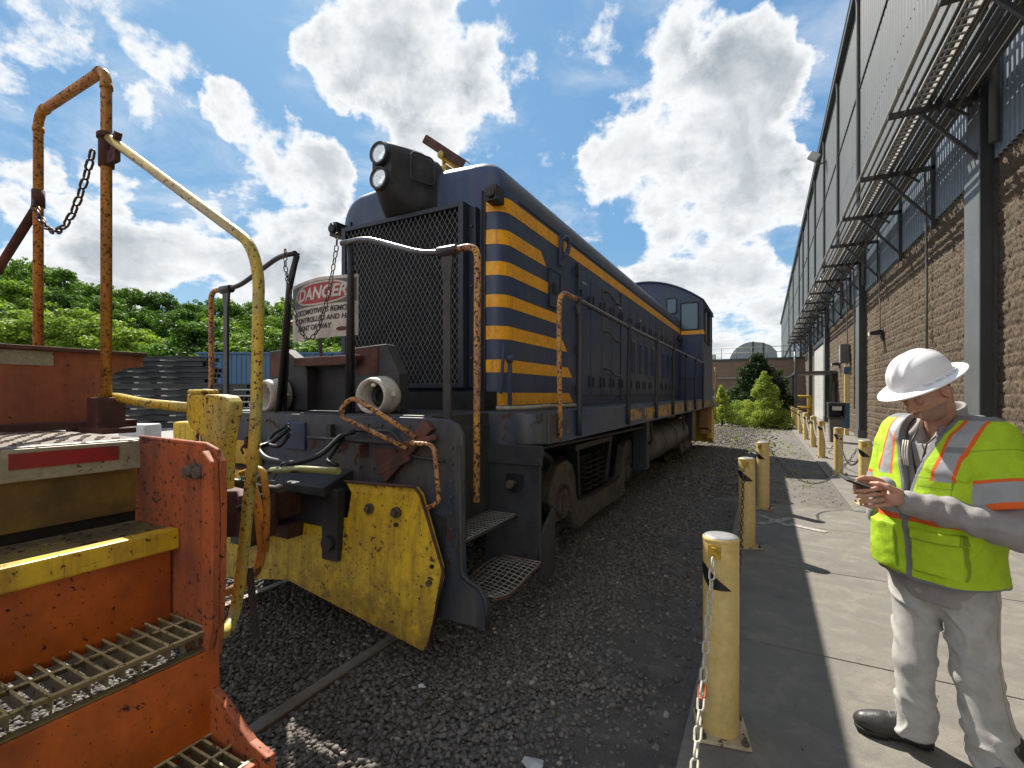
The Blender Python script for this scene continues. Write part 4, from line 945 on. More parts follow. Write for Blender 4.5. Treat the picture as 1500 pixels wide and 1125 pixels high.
def sag(p0, p1, drop, n=24):
    p0, p1 = Vector(p0), Vector(p1); return [p0.lerp(p1, i / n) - Vector((0, 0, drop * 4 * (i / n) * (1 - i / n))) for i in range(n + 1)]
g = MB(); g.chain([(CX - .30, py - .06, 2.68)] + sag((CX - .30, py - .06, 2.55), (CX + .235, py - .06, 2.60), .58) + [(CX + .235, py - .05, 2.70)], .052, .034, .0042, 6)
tag(g.build('chain', M_chaink, loc=(CX, 2.33, 2.0)), 'dark chain looped across the gangway of the blue locomotive in front of the danger board', 'chain')
# ------------------------------------------------------------------ orange car end (steps and platform)
EY = .80
Cc = thing('rail_car', (-1.8, .4, 0), 'rusty orange rail car end with grated side steps and tall yellow handrails', 'rail car')
y0 = -.30
g = MB(); g.box(-3.95, -1.80, y0, EY + .02, 1.425, 1.455); g.build('platform', M_platf, Cc, bevel=.006)
# raised tread dimples
g = MB()
for i in range(14):
    for j in range(22):
        x = -1.86 - i * .05; y = y0 + .05 + j * .048 + (i % 2) * .024
        if y < EY - .02: g.obox((x, y, 1.4565), (.020, .007, .004), Matrix.Rotation(R(45 if (i + j) % 2 else -45), 3, 'Z'))
g.build('tread_pattern', M_platf, Cc)['kind'] = 'stuff'
g = MB(); g.box(-1.80, -1.788, y0, EY + .01, 1.36, 1.450); g.build('platform_lip', M_whtape, Cc, bevel=.003)
g = MB(); g.box(-1.7875, -1.785, .49, .735, 1.395, 1.438).cut(); g.box(-1.7875, -1.785, -.2, .0, 1.395, 1.438); g.each('red_reflector', M_redrefl, Cc)
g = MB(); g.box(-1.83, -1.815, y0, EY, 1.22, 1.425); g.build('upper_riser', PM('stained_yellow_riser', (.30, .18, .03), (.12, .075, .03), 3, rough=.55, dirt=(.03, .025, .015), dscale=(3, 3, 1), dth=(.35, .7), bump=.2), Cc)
g = MB(); g.box(-1.84, -1.828, y0, EY, 1.16, 1.22); g.build('riser_base', M_black, Cc)
M_glint = PM('painted_glint_edge', (.55, .47, .26), (.30, .24, .11), 14, chip=(.07, .05, .03), cscale=60, cth=.58, rough=.4, bump=.2)  # lighter colour standing in for glints on the grating tops
def grating(x0, x1, z, nosing_mat, depth=.035, nx=4, dy=.058, mat=M_grate, thick=.004):
    g = MB(); y = EY - .012
    dl = depth if nx > 4 else .006
    for i in range(nx + 1):
        x = x0 + (x1 - x0) * i / nx; q_ = thick * (.5 if nx > 4 else .85); g.box(x - q_, x + q_, y0, EY - .01, z - dl * 1.5, z + .001)
    yy = y
    while yy > y0: g.box(x0 - thick * .3, x1 + thick * .3, yy - thick * .5, yy + thick * .5, z - depth, z - .0015); yy -= dy
    go = g.build('grating', mat, Cc)
    if nx <= 4:       # bright strips that paint glints along the top edges
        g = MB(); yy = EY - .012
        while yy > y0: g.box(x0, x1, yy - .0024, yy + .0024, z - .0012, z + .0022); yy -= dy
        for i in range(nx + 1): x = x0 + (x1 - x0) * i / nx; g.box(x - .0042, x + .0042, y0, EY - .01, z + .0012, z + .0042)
        g.build('glint_edge', M_glint, go)
    return go
M_yg = PM('shade_toned_yellow_grating', (.17, .125, .05), (.09, .07, .035), 9, chip=(.06, .045, .03), cscale=28, cth=.60, rough=.45, bump=.3)  # base darkened to carry the shade on the plate faces
# upper step: fine grating with heavy yellow nosing
grating(-1.80, -1.60, 1.19, None, .022, 9, .12, M_grate, .004)
g = MB(); g.box(-1.60, -1.553, y0, EY - .005, 1.135, 1.197); g.build('step_nosing', M_plow, Cc, bevel=.007)
g = MB(); g.box(-1.602, -1.590, y0, EY - .012, .91, 1.134); g.build('riser', M_orange, Cc, bevel=.003)
# second step
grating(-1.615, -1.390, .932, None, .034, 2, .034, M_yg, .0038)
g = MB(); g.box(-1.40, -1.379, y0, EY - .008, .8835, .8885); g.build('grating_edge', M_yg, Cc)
g = MB(); g.box(-1.385, -1.373, y0, EY + .006, .62, .882); g.build('riser', M_orange, Cc, bevel=.003)
# third step
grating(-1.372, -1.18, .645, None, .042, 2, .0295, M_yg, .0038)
g = MB(); g.prism([(-1.40, .78), (-1.33, .755), (-1.20, .68), (-1.125, .665), (-1.12, .60), (-1.16, .575), (-1.385, .56)], 'y', EY - .02, EY + .004); g.build('step_bracket', M_rustor, Cc, bevel=.004)
g = MB(); g.box(-1.18, -1.155, y0, EY - .02, .59, .648); g.build('grating_edge', M_rustor, Cc, bevel=.004)
g = MB(); g.box(-1.16, -1.148, y0, EY - .02, .36, .59); g.build('riser', M_orange, Cc, bevel=.003)
# end plate (right-hand cheek)
P = [(-1.80, 1.452), (-1.42, 1.448), (-1.375, 1.44), (-1.352, 1.41), (-1.345, 1.30), (-1.352, 1.05), (-1.36, .93), (-1.372, .86), (-1.39, .84), (-1.62, .84), (-1.84, 1.0)]
g = MB(); g.prism(P[::-1], 'y', EY - .006, EY + .012); chk = g.build('end_cheek', M_rustor, Cc, bevel=.003)
g = MB(); g.prism([(-1.40, 1.44), (-1.355, 1.41), (-1.345, 1.25), (-1.352, .95), (-1.38, .87), (-1.40, .87)][::-1], 'y', EY - .03, EY - .0065)
g.tube([(-1.80, EY + .002, 1.458), (-1.43, EY + .002, 1.452), (-1.37, EY + .002, 1.435)], .009, 6)
g.build('cheek_flange', M_rustor, chk, bevel=.008)
g = MB()
for xx in (-1.475, -1.425):
    g.cyl((xx, EY - .035, 1.375), (xx, EY - .004, 1.375), .017, n=6); g.cyl((xx, EY - .015, 1.375), (xx, EY - .005, 1.375), .024)
g.build('cheek_bolt', M_bolt, chk)
# back orange panel on the platform
P = [(-.5, 1.455), (.985, 1.47), (.985, 1.55), (1.00, 1.62), (1.03, 1.68), (1.09, 1.715), (1.16, 1.73), (1.16, 1.775), (.5, 1.79), (-.5, 1.80)]
g = MB(); g.prism(P, 'x', -2.60, -2.585); bp = g.build('side_panel', M_rustor, Cc, bevel=.003)
bp.data.materials[0] = PM('sun_faded_orange', (.40, .135, .06), (.33, .095, .045), 3, chip=(.06, .035, .03), cscale=24, cth=.66, chip2=(.05, .03, .025), c2scale=5, c2th=.66, rough=.55, dirt=(.12, .05, .03), dscale=(5, 5, 1.2), bump=.15)
g = MB(); g.box(-2.60, -2.56, -.5, 1.17, 1.775, 1.792); g.box(-2.585, -2.50, -.5, 1.10, 1.455, 1.485); g.build('panel_flange', M_rust, bp, bevel=.003)
g = MB(); g.box(-2.585, -2.581, .66, .84, 1.715, 1.772); g.build('white_tape', M_whtape, bp)
g = MB(); g.box(-2.585, -2.581, .44, .658, 1.713, 1.772); g.build('red_tape', M_redrefl, bp)
# end posts and crossbar
PY = .95; pr_ = .0195
g = MB(); g.tube([(-3.09, PY, 1.45), (-3.09, PY, 2.95), (-2.41, PY, 2.95), (-2.41, PY, 1.58)], pr_, 16, fillet=.07); hr = g.build('end_hoop', M_yelorange, Cc)
g = MB()
for x in (-2.41, -3.09):
    for z in (2.875, ): g.cyl((x, PY, z - .012), (x, PY, z + .012), .0225, n=16)
for x in (-2.47, -3.02): g.cyl((x - .012, PY, 2.95), (x + .012, PY, 2.95), .0225, n=16)
g.build('pipe_fitting', M_yelorange, hr)
g = MB(); g.cyl((-2.41, PY, 2.54), (-2.41, PY, 2.68), .027, n=16); g.cyl((-2.41, PY, 2.655), (-2.41, PY, 2.675), .033, n=16); g.obox((-2.35, PY, 2.57), (.07, .02, .05)); g.bar((-2.36, PY, 2.56), (-2.31, PY, 2.66), .022, .022); g.cut(); g.cyl((-3.09, PY, 2.50), (-3.09, PY, 2.58), .025, n=16); g.each('clamp', M_rust, hr)
g = MB(); g.box(-2.455, -2.365, PY - .05, PY + .05, 1.455, 1.585); g.bar((-2.50, PY, 1.47), (-2.44, PY, 1.60), .03, .012, (0, 1, 0)); g.box(-2.62, -2.30, PY - .06, PY + .06, 1.44, 1.462); g.build('post_socket', M_rust, Cc, bevel=.004)
g = MB(); g.tube([(-2.39, PY, 2.655), (-1.455, PY, 2.085), (-1.41, PY, 1.98), (-1.425, PY, 1.5), (-1.50, PY, 1.02), (-1.50, PY - .02, .90), (-1.44, PY - .08, .88), (-1.40, EY + .01, .90)], .0175, 16, fillet=.09)
o = g.build('step_handrail', [M_yelo, PM('silvery_worn_rail', (.46, .37, .12), (.34, .27, .12), 6, chip=(.10, .06, .04), cscale=30, cth=.6, rough=.35, metal=.3, bump=.2)], Cc)
for p in o.data.polygons:
    if p.center.z > 2.13: p.material_index = 1
g = MB(); g.tube([(-3.11, PY, 2.50), (-4.2, PY, 1.98), (-4.25, PY, 1.5), (-4.25, PY, 1.0)], .0195, 12, fillet=.09); g.build('far_handrail', M_rust, Cc)
# horizontal yellow bar and cast bracket
g = MB(); g.tube([(-2.55, .98, 1.585), (-2.40, .98, 1.588), (-2.2, .98, 1.565), (-1.82, .98, 1.548)], .0185, 12, fillet=.1); g.build('lever_bar', M_yelo, Cc)
g = MB(); g.prism([(-1.83, 1.60), (-1.835, 1.51), (-1.80, 1.475), (-1.74, 1.455), (-1.73, 1.41), (-1.67, 1.27), (-1.63, 1.27), (-1.62, 1.42), (-1.60, 1.50), (-1.585, 1.53), (-1.58, 1.57), (-1.60, 1.592), (-1.66, 1.598)], 'y', .955, 1.01)
g.obox((-1.77, .98, 1.608), (.10, .06, .016)); g.build('cast_bracket', M_yelo, Cc, bevel=.014, bseg=3)
# stirrup below: yellow loop
g = MB(); g.tube([(-1.73, 1.12, 1.30), (-1.67, 1.12, 1.20), (-1.64, 1.12, 1.00), (-1.655, 1.09, .92), (-1.72, 1.05, .88), (-1.80, .95, .87)], .016, 12, fillet=.07); g.tube([(-1.74, 1.10, 1.30), (-1.64, 1.12, 1.33), (-1.615, 1.12, 1.20), (-1.625, 1.12, 1.02)], .012, 10, fillet=.04); g.build('stirrup', PM('amber_stirrup', (.50, .30, .03), (.38, .16, .03), 6, chip=(.12, .05, .02), cscale=26, cth=.57, rough=.45, bump=.3), Cc)
g = MB(); g.bar((-1.52, .99, 1.02), (-1.47, .98, .80), .03, .008, (0, 1, 0)); g.build('dangling_strap', M_rubber, Cc)
# body under platform, coupler
g = MB(); g.box(-3.9, -1.95, -1.6, .75, 1.05, 1.42); g.box(-3.5, -2.3, -1.4, .9, .7, 1.05); g.box(-2.2, -1.86, .62, .78, 1.0, 1.42); g.build('underframe', M_black, Cc)
g = MB(); g.prism([(CX + .2, 1.28), (CX + .22, 1.44), (CX + .12, 1.62), (CX + .03, 1.59), (CX - .04, 1.52), (CX - .2, 1.56), (CX - .24, 1.5), (CX - .22, 1.36), (CX - .12, 1.26)][::-1], 'z', .74, 1.02)
g.box(CX - .09, CX + .09, .7, 1.3, .79, .97); g.build('coupler', M_rust, Cc, bevel=.012)
g = MB(); g.tube([(-1.75, 1.0, 1.30), (-1.70, 1.2, 1.22), (-1.85, 1.35, 1.2), (-1.92, 1.2, 1.12)], .015, 8, fillet=.06); g.build('air_hose', M_rubber, Cc)
g = MB()
for x in (-2.6, -3.1): 
    pass
g = MB(); g.box(-4.1, -1.72, -9.5, -1.2, 1.2, 3.9); g.build('car_body', M_orange, Cc, bevel=.05)
g = MB(); g.chain(sag((-3.06, PY - .03, 2.52), (-2.44, PY - .03, 2.62), .24), .052, .034, .0048, 6)
tag(g.build('chain', M_chaink, loc=(-2.75, .92, 2.3)), 'dark iron chain hanging in the tall yellow hoop above the orange steps', 'chain')


# ------------------------------------------------------------------ bollards
M_blank = None
def bollard(x, y, label, rot=0, first=[None]):
    loc = (x, y, .032)
    if first[0] is not None:
        c = copy_tree(first[0], loc, rot, None, label); c.rotation_euler.x = random.uniform(-.012, .012); c.rotation_euler.y = random.uniform(-.012, .012); return c
    r = thing('bollard', (x, y, .032), label, 'bollard', 'yellow bollards with black arrow marks'); kids = []
    T = Matrix.Translation((x, y, .032)); h = .905
    g = MB(); g.lathe([(.078, .012), (.078, h - .012), (.076, h - .003), (.074, h)], 40, T); p = g.build('post', M_boll, r); kids.append(p)
    g = MB(); g.lathe([(.074, h), (.072, h + .004), (.05, h + .009), (0, h + .011)], 40, T); p = g.build('cap', M_bollcap, r); kids.append(p)
    g = MB(); g.lathe([(.0785, h - .02), (.080, h - .012), (.080, h - .004), (.0745, h + .001)], 40, T); p = g.build('cap_rim', M_boll, r); kids.append(p)
    g = MB(); g.obox((x, y, .032 + .008), (.225, .225, .014), Matrix.Rotation(R(12), 3, 'Z')); bpz = g.build('base_plate', M_cream, r, bevel=.003); kids.append(bpz)
    g = MB()
    for a in (1, -1):
        for b in (1, -1):
            q = Matrix.Rotation(R(12), 3, 'Z') @ Vector((a * .088, b * .088, 0)); px_, py_ = x + q.x, y + q.y
            g.cyl((px_, py_, .047), (px_, py_, .058), .018, n=6); g.cyl((px_, py_, .058), (px_, py_, .078), .008, n=8).cut()
    kids += g.each('anchor_bolt', M_bolt, r)
    # arrow-shaped decal, wrapped on the sleeve, facing the walk
    g = MB(); n = 24; a0 = R(-178); a1 = R(-50); vs = []
    for i in range(n + 1):
        u = i / n; a = a0 + (a1 - a0) * u; c, s = math.cos(a), math.sin(a); lo = h - .13 - .10 * min(1, u * 1.9) if u < .55 else h - .235; hi = h - .118 - .115 * u
        lo = h - .150 - .075 * min(1, u / .42); hi = h - .118 - .012 * u if u < .28 else h - .1215 - .104 * (u - .28) / .72
        vs += [(x + .0795 * c, y + .0795 * s, .032 + min(lo, hi)), (x + .0795 * c, y + .0795 * s, .032 + hi)]
    g._add(vs, [(2 * i, 2 * i + 2, 2 * i + 3, 2 * i + 1) for i in range(n)], True); d = g.build('arrow_decal', M_vinyl, r); kids.append(d)
    g = MB(); a = R(-96)
    for a in (R(-105),):
        m = Matrix.Rotation(a + R(90), 3, 'Z'); c = Vector((x + .080 * math.cos(a), y + .080 * math.sin(a), .032 + h - .055)); g.obox(c, (.055, .005, .06), m)
        g.obox(c + m @ Vector((0, -.006, .015)), (.02, .012, .014), m)
    b_ = g.build('chain_bracket', PM('deep_yellow_bracket', (.55, .36, .03), (.3, .2, .05), 30, rough=.5, bump=.1), r); kids.append(b_)
    KIDS[r.name] = kids; first[0] = r; return r
bollard(-.18, 2.41, 'big yellow bollard nearest the camera with a white chain hanging from its cap')
bollard(-.16, 5.45, 'second yellow bollard from the camera beside the gravel', .2)
bollard(-.02, 7.36, 'third yellow bollard beside the gravel, its chain crossing to the wall row', -.3)
wl = ['yellow bollard just behind the phone, first of the row along the wall', 'second yellow bollard of the wall row counted from the man', 'third yellow bollard of the wall row, in front of the litter bin',
      'fourth yellow bollard of the wall row from the man', 'fifth yellow bollard of the wall row from the man', 'sixth yellow bollard of the wall row from the man', 'seventh yellow bollard of the wall row, small with distance', 'eighth and farthest but one yellow bollard of the wall row', 'last yellow bollard at the far end of the wall row']
WY = [8.3, 11.2, 13.9, 16.6, 19.3, 22.0, 24.7, 27.4, 30.1]
for i, y in enumerate(WY): bollard(1.26 + .02 * math.sin(i * 2.3), y, wl[i], .3 * math.sin(i * 1.7))
def wchain(name, p0, p1, drop, label, mat=M_chain, L_=.062, W_=.034, r=.0048):
    g = MB(); g.chain(sag(p0, p1, drop), L_, W_, r, 6); c = (Vector(p0) + Vector(p1)) / 2
    return tag(g.build('chain', mat, loc=(c.x, c.y, .4)), label, 'chain', 'chains between the bollards')
ch = wchain('', (-.205, 2.322, .86), (-.22, -.45, .86), .74, 'pale chain hanging from the nearest bollard down to the gravel edge')
g = MB(); P = sag((-.205, 2.322, .86), (-.22, -.45, .86), .74); i = 4; P[4] = P[4].lerp(P[3], .4)
for dd in (0,): g.link(P[i] , P[i + 1] - P[i], (1, 0, .3), .062, .036, .0052, 6)
tag(g.build('chain_link', M_redlink, loc=tuple(P[i])), 'orange red repair link on the pale chain below the nearest bollard', 'link')
wchain('', (-.19, 5.36, .86), (-.17, 2.50, .80), .70, 'chain sagging behind the nearest bollard from the second one beside the gravel', M_chaink)
wchain('', (.06, 7.40, .85), (1.18, 8.28, .85), .50, 'slack dark chain crossing the yard from the third bollard to the wall row', M_chaink)
for i in range(5): wchain('', (1.26, WY[i] + .08, .84), (1.26, WY[i + 1] - .08, .84), .42, ['slack chain between the first and second bollards of the wall row', 'chain between the second and third bollards of the wall row', 'chain between the third and fourth bollards of the wall row', 'chain between the fourth and fifth bollards of the wall row', 'chain between the fifth and sixth bollards of the wall row'][i], M_chain if i > 0 else M_chaink, .07, .04, .006)

# ------------------------------------------------------------------ factory building
WX = 3.2; BZ = 5.27; Y0, Y1 = -4.0, 110.0
B = thing('factory_building', (WX, 20, 0), 'long grey metal clad factory hall over a brown split-face block wall', 'building')
def block_wall(ya, yb, dy, hx=WX):
    zs = []; H_ = .2; ny = int((yb - ya) / dy); dz = .0286 if dy < .05 else .05
    nz = int(BZ / dz)
    Y = ya + np.arange(ny + 1) * dy; Z = np.arange(nz + 1) * dz; YY, ZZ = np.meshgrid(Y, Z, indexing='ij')
    row = np.floor(ZZ / H_ + 1e-6); yo = YY + (row % 2) * .2; colm = np.floor(yo / .4)
    fz = ZZ / H_ - row; fy = yo / .4 - colm
    def h2(a, b, k=0):
        v = np.sin(a * 127.1 + b * 311.7 + k * 74.7) * 43758.5453; return v - np.floor(v)
    proud = .012 + .022 * h2(row, colm)
    flute = np.floor(fy * 8); fl = h2(row * 3.1 + colm, flute, 3); fcut = h2(row + colm * 5.3, flute + np.floor(fz * 4), 9)
    vn = np.sin(ZZ * 61 + fl * 40) + np.sin(ZZ * 143 + YY * 37 + fl * 9) + np.sin(YY * 19 + ZZ * 23 + row); rough_ = .015 * (fl - .5) + .013 * (fcut - .5) + .004 * vn
    edge = np.minimum.reduce([fz / .07, (1 - fz) / .07, fy / .04, (1 - fy) / .04]).clip(0, 1)
    d = edge * (proud * .5 + rough_ + .012 + .008 * rng.uniform(-1, 1, YY.shape))
    # fluted gap between ribs
    rib = np.abs(fy * 8 - np.floor(fy * 8) - .5) * 2; d = d - .015 * np.clip((rib - .5) / .3, 0, 1) * (fcut > .12) * np.clip(edge + .3, 0, 1)
    X = hx - d
    V = np.stack([X, YY, ZZ], -1).reshape(-1, 3) - np.array([WX, 20, 0])
    nzz = nz + 1; i, j = np.meshgrid(np.arange(ny), np.arange(nz), indexing='ij'); a = (i * nzz + j).ravel()
    F = np.stack([a, a + 1, a + nzz + 1, a + nzz], 1)
    me = bpy.data.meshes.new('block_wall'); me.vertices.add(len(V)); me.vertices.foreach_set('co', V.astype('f').ravel())
    me.loops.add(F.size); me.loops.foreach_set('vertex_index', F.astype('i').ravel()); me.polygons.add(len(F)); me.polygons.foreach_set('loop_start', np.arange(0, F.size, 4, dtype='i')); me.update(calc_edges=True)
    me.materials.append(M_block); o = bpy.data.objects.new('block_wall', me); col.objects.link(o); o.parent = B; ORG[o.name] = ORG[B.name]
def block_mat():
    m = bpy.data.materials.new('split_face_block'); m.use_nodes = True; t = NT(m.node_tree); b = m.node_tree.nodes['Principled BSDF']
    O = t.n('ShaderNodeTexCoord').outputs['Object']
    br = t.n('ShaderNodeTexBrick'); mp = t.mapv(O, (1, 1, 1)); sp = t.n('ShaderNodeSeparateXYZ'); t.set(sp, 0, mp); cb = t.n('ShaderNodeCombineXYZ'); t.set(cb, 0, sp.outputs[1]); t.set(cb, 1, sp.outputs[2])
    t.set(br, 'Vector', cb.outputs[0]); br.inputs['Scale'].default_value = 1; br.inputs['Brick Width'].default_value = .4; br.inputs['Row Height'].default_value = .2; br.inputs['Mortar Size'].default_value = .006
    br.inputs['Color1'].default_value = (.140, .099, .062, 1); br.inputs['Color2'].default_value = (.098, .070, .045, 1); br.inputs['Mortar'].default_value = (.12, .10, .08, 1)
    c = t.mix(t.rng(t.noise(O, .5, 5), .35, .65), br.outputs[0], (.115, .084, .055)); c = t.mix(1, c, t.mix(t.noise(O, 40, 6, .7), (.6, .6, .6), (1.35, 1.35, 1.35)), 'MULTIPLY')
    t.set(b, 'Base Color', c); b.inputs['Roughness'].default_value = .9; t.set(b, 'Normal', t.bump(t.noise(O, 75, 7, .75), .8, .02)); return m
M_block = block_mat()
block_wall(6.4, 19.2, .0125); block_wall(19.2, 33.2, .025); block_wall(33.2, 110, .1333); block_wall(-4, 6.4, .0667)
# corrugated band and upper cladding
def ribbed(name, x, ya, yb, z0, z1, pitch, depth, mat, duty=.5):
    g = MB(); vs = []; y = ya; 
    while y < yb:
        for (u, d) in [(0, 0), (.12, depth), (duty, depth), (duty + .12, 0), (1, 0)][:-1]:
            vs += [(x - d, y + u * pitch, z0), (x - d, y + u * pitch, z1)]
        y += pitch
    n = len(vs) // 2; g._add(vs, [(2 * i, 2 * i + 1, 2 * i + 3, 2 * i + 2) for i in range(n - 1)])
    return g.build(name, mat, B)
ribbed('corrugated_band', WX - .01, -4, 60, BZ - .03, 8.3, .15, .05, M_corr)
ribbed('corrugated_band', WX - .01, 60, 110, BZ - .03, 8.3, .3, .05, M_corr)
for ya, yb in [(-4, 110)]: ribbed('upper_cladding', WX - .22, ya, yb, 8.15, 15.7, .30, .022, M_clad, .80)
g = MB(); g.box(WX - .235, WX, -4, 110, 8.08, 8.16); g.box(WX - .03, WX + .02, -4, 110, BZ - .01, BZ + .012)
for k in range(0, 0): pass
g.box(WX - .28, WX - .20, -4, 110, 12.3, 12.36); g.build('girt', M_trim, B)
g = MB(); g.box(WX - .44, WX - .16, -4, 110, 15.62, 15.95); g.box(WX - .20, WX + 3, -4, 110, 15.9, 16.0); g.tube([(WX - .40, -4, 15.9), (WX - .40, 110, 15.9)], .07, 10); g.build('gutter', M_trim, B, bevel=.02)
g = MB()
for y in np.arange(7, 60, .3): g.box(WX - .252, WX - .24, y, y + .035, 10.2, 10.23)
g.build('cladding_fastener', M_black, B)  # small dark boxes for the row of cladding fasteners
# pilaster columns
CYs = [-.7, 10.0, 20.75, 31.6, 42.4, 53.2, 64, 74.8]
for y in CYs:
    g = MB(); g.box(WX - .235, WX + .05, y, y + .64, 0.35, 5.16); g.box(WX - .27, WX + .05, y - .03, y + .67, 0, .33)
    g.box(WX - .21, WX + .05, y + .06, y + .58, 5.165, 15.6)
    g.build('column', M_colm, B, bevel=.006)
    g = MB(); g.box(WX - .24, WX - .1, y - .055, y - .001, .4, 15.6); g.build('column_flashing', M_trim, B)
g = MB()
for y in CYs[1:] + [26, 37, 48]:
    g.tube([(WX - .36, y - .25, 15.8), (WX - .30, y - .25, 15.4), (WX - .30, y - .25, 8.2), (WX - .14, y - .25, 7.9), (WX - .14, y - .25, 5.4)], .06, 10, fillet=.15).cut()
g.each('downpipe', M_colm, B)
# roller door, side doors further along
g = MB(); 
z = 0.05
while z < 4.6: g.box(WX - .10, WX - .06, 33.6, 39.6, z, z + .11); z += .12
dr = g.build('roller_door', M_offwhite, B)
g = MB(); g.box(WX - .12, WX - .05, 33.35, 33.6, 0, 4.9); g.box(WX - .12, WX - .05, 39.6, 39.85, 0, 4.9); g.box(WX - .12, WX - .05, 33.35, 39.85, 4.7, 4.95); g.build('door_frame', M_trim, dr)
g = MB(); g.box(WX - .10, WX - .05, 28.6, 29.6, 0, 2.2); g.build('side_door', M_trim, B)
# back mass of the hall
g = MB(); g.box(WX + .06, WX + 40, -4, 110, 0, 15.9); g.build('hall_volume', M_clad, B)

# pipe rack on brackets
Pk = thing('pipe_rack', (WX, 12, 6.3), 'dark pipe and cable rack carried on triangular brackets along the factory wall', 'pipe rack')
BY = [-.7 + 2.72 * k for k in range(0, 20)]
for y in BY:
    g = MB(); z = 6.33; y += .02
    g.box(1.87, WX - .05, y - .04, y + .04, z - .045, z + .045); g.box(1.86, 1.90, y - .05, y + .05, z - .03, z + .03)
    g.box(WX - .13, WX - .05, y - .04, y + .04, 5.05, 6.9)
    g.bar((2.28, y, z - .04), (WX - .10, y, 5.25), .055, .055); g.bar((2.60, y, z), (2.9, y, z - .25), .04, .04)
    g.build('bracket', M_steel, Pk, bevel=.004)
pipes = [(1.90, 6.43, .038, M_pipel), (2.02, 6.42, .022, M_pipe), (2.13, 6.41, .028, M_pipe), (2.42, 6.43, .04, M_pipe), (2.52, 6.42, .03, M_steel), (2.62, 6.44, .045, M_pipe), (2.73, 6.42, .028, M_steel), (2.82, 6.45, .05, M_pipe), (2.95, 6.44, .04, M_steel), (2.36, 6.62, .02, M_steel), (2.7, 6.7, .024, M_pipe), (2.98, 6.75, .03, M_pipel), (2.95, 7.15, .02, M_steel), (3.0, 7.4, .02, M_steel), (2.48, 6.55, .035, M_steel), (2.6, 6.58, .03, M_pipe), (2.86, 6.60, .035, M_steel), (2.08, 6.30, .018, M_steel), (2.55, 6.25, .03, M_steel), (2.75, 6.24, .035, M_steel)]
for x, z, r, m in pipes:
    g = MB(); pts = [(x + random.uniform(-.004, .004), y, z + random.uniform(-.006, .003)) for y in np.arange(-3, 52, 2.72)]; g.tube(pts, r, 8)
    for y in np.arange(1.5, 50, 6.1): g.cyl((x, y + x, z), (x, y + x + .1, z), r * 1.25, n=8)
    g.build('pipe', m, Pk)
g = MB(); g.box(2.17, 2.185, -3, 51, 6.38, 6.47); g.box(2.345, 2.36, -3, 51, 6.38, 6.47)
for y in np.arange(-3, 51, .16): g.box(2.185, 2.345, y, y + .045, 6.385, 6.40)
g.build('cable_ladder', M_pipel, Pk)
g = MB()
for y in (13.3, 22.7, 24.5): g.tube([(2.35, y, 6.45), (2.35, y, 6.85), (WX - .25, y, 6.85), (WX - .13, y, 6.5), (WX - .10, y, 4.2), (WX - .10, y, 1.0)], .024, 8, fillet=.12).cut()
g.tube([(WX - .1, 18.15, 6.4), (WX - .1, 18.15, 4.6), (WX - .1, 18.0, 4.3), (WX - .1, 18.0, 3.5)], .014, 8, fillet=.1).cut()
for i, y in enumerate((33, 34, 36, 39, 41)): g.tube([(2.2 + .1 * i, y, 6.4), (2.2 + .1 * i, y, 7.2), (2.9, y, 7.6), (2.9, y, 8.5)], .05, 8, fillet=.3).cut()
g.each('drop_conduit', M_pipe, Pk)

def wall_lamp(x, y, z, label):
    r = thing('wall_lamp', (x, y, z), label, 'lamp')
    g = MB(); g.prism([(x, z + .10), (x, z - .22), (x - .05, z - .05), (x - .30, z - .02), (x - .32, z + .05), (x - .10, z + .10)], 'y', y - .12, y + .12); g.build('housing', M_black, r, bevel=.01)
    g = MB(); g.box(x - .335, x - .322, y - .11, y + .11, z - .06, z + .05); g.box(x - .32, x - .06, y - .11, y + .11, z - .075, z - .055); g.build('lens', M_white, r)
wall_lamp(WX - .05, 18.0, 3.44, 'small black wall pack lamp on the brown block wall left of the man')
wall_lamp(WX - .05, 27.2, 3.0, 'small black wall pack lamp farther along the wall above the litter bin')
fl = thing('floodlight', (WX - .45, 31, 15.2), 'pale floodlight on an arm below the gutter of the factory hall', 'lamp')
g = MB(); c = Vector((WX - .8, 31, 14.7)); g.obox(c, (.5, .3, .4), Matrix.Rotation(R(35), 3, 'Y')); g.build('head', M_offwhite, fl, bevel=.03)
g = MB(); g.tube([c, (WX - .6, 31, 14.2), (WX - .25, 31, 14.3)], .04, 8, fillet=.1); g.build('arm', M_steel, fl)

# litter bin
tb = thing('litter_bin', (2.05, 18.6, .03), 'dark litter bin with a hooded top standing by the factory wall', 'litter bin')
g = MB(); x, y, z = 2.05, 18.6, .03
for (w0, za, zb, wt) in [(.34, 0, .75, .40)]:
    vs = [(x + a * w, y + b * w, z + h_) for w, h_ in ((w0 / 2, 0), (wt / 2, .78)) for a, b in ((-1, -1), (1, -1), (1, 1), (-1, 1))]
    g._add(vs, [(3, 2, 1, 0), (4, 5, 6, 7), (0, 1, 5, 4), (1, 2, 6, 5), (2, 3, 7, 6), (3, 0, 4, 7)])
g.build('body', PM('bin_grey', (.10, .095, .09), (.08, .078, .075), 3, rough=.6, bump=.05), tb, bevel=.02)
g = MB(); g.box(x - .23, x + .23, y - .23, y + .23, .81, .86); g.box(x - .23, x - .18, y - .23, y + .23, .86, 1.22); g.box(x + .18, x + .23, y - .23, y + .23, .86, 1.22); g.box(x - .18, x + .18, y + .18, y + .23, .86, 1.22); g.box(x - .24, x + .24, y - .24, y + .24, 1.22, 1.32)
g.build('hood', M_blkplas, tb, bevel=.02)
g = MB(); g.box(x - .13, x + .13, y - .245, y - .24, 1.07, 1.20); g.build('notice', M_offwhite, tb)
sb = thing('sign_post', (2.75, 21.9, 0), 'narrow pale yellow and blue marker panel standing against the wall', 'marker')
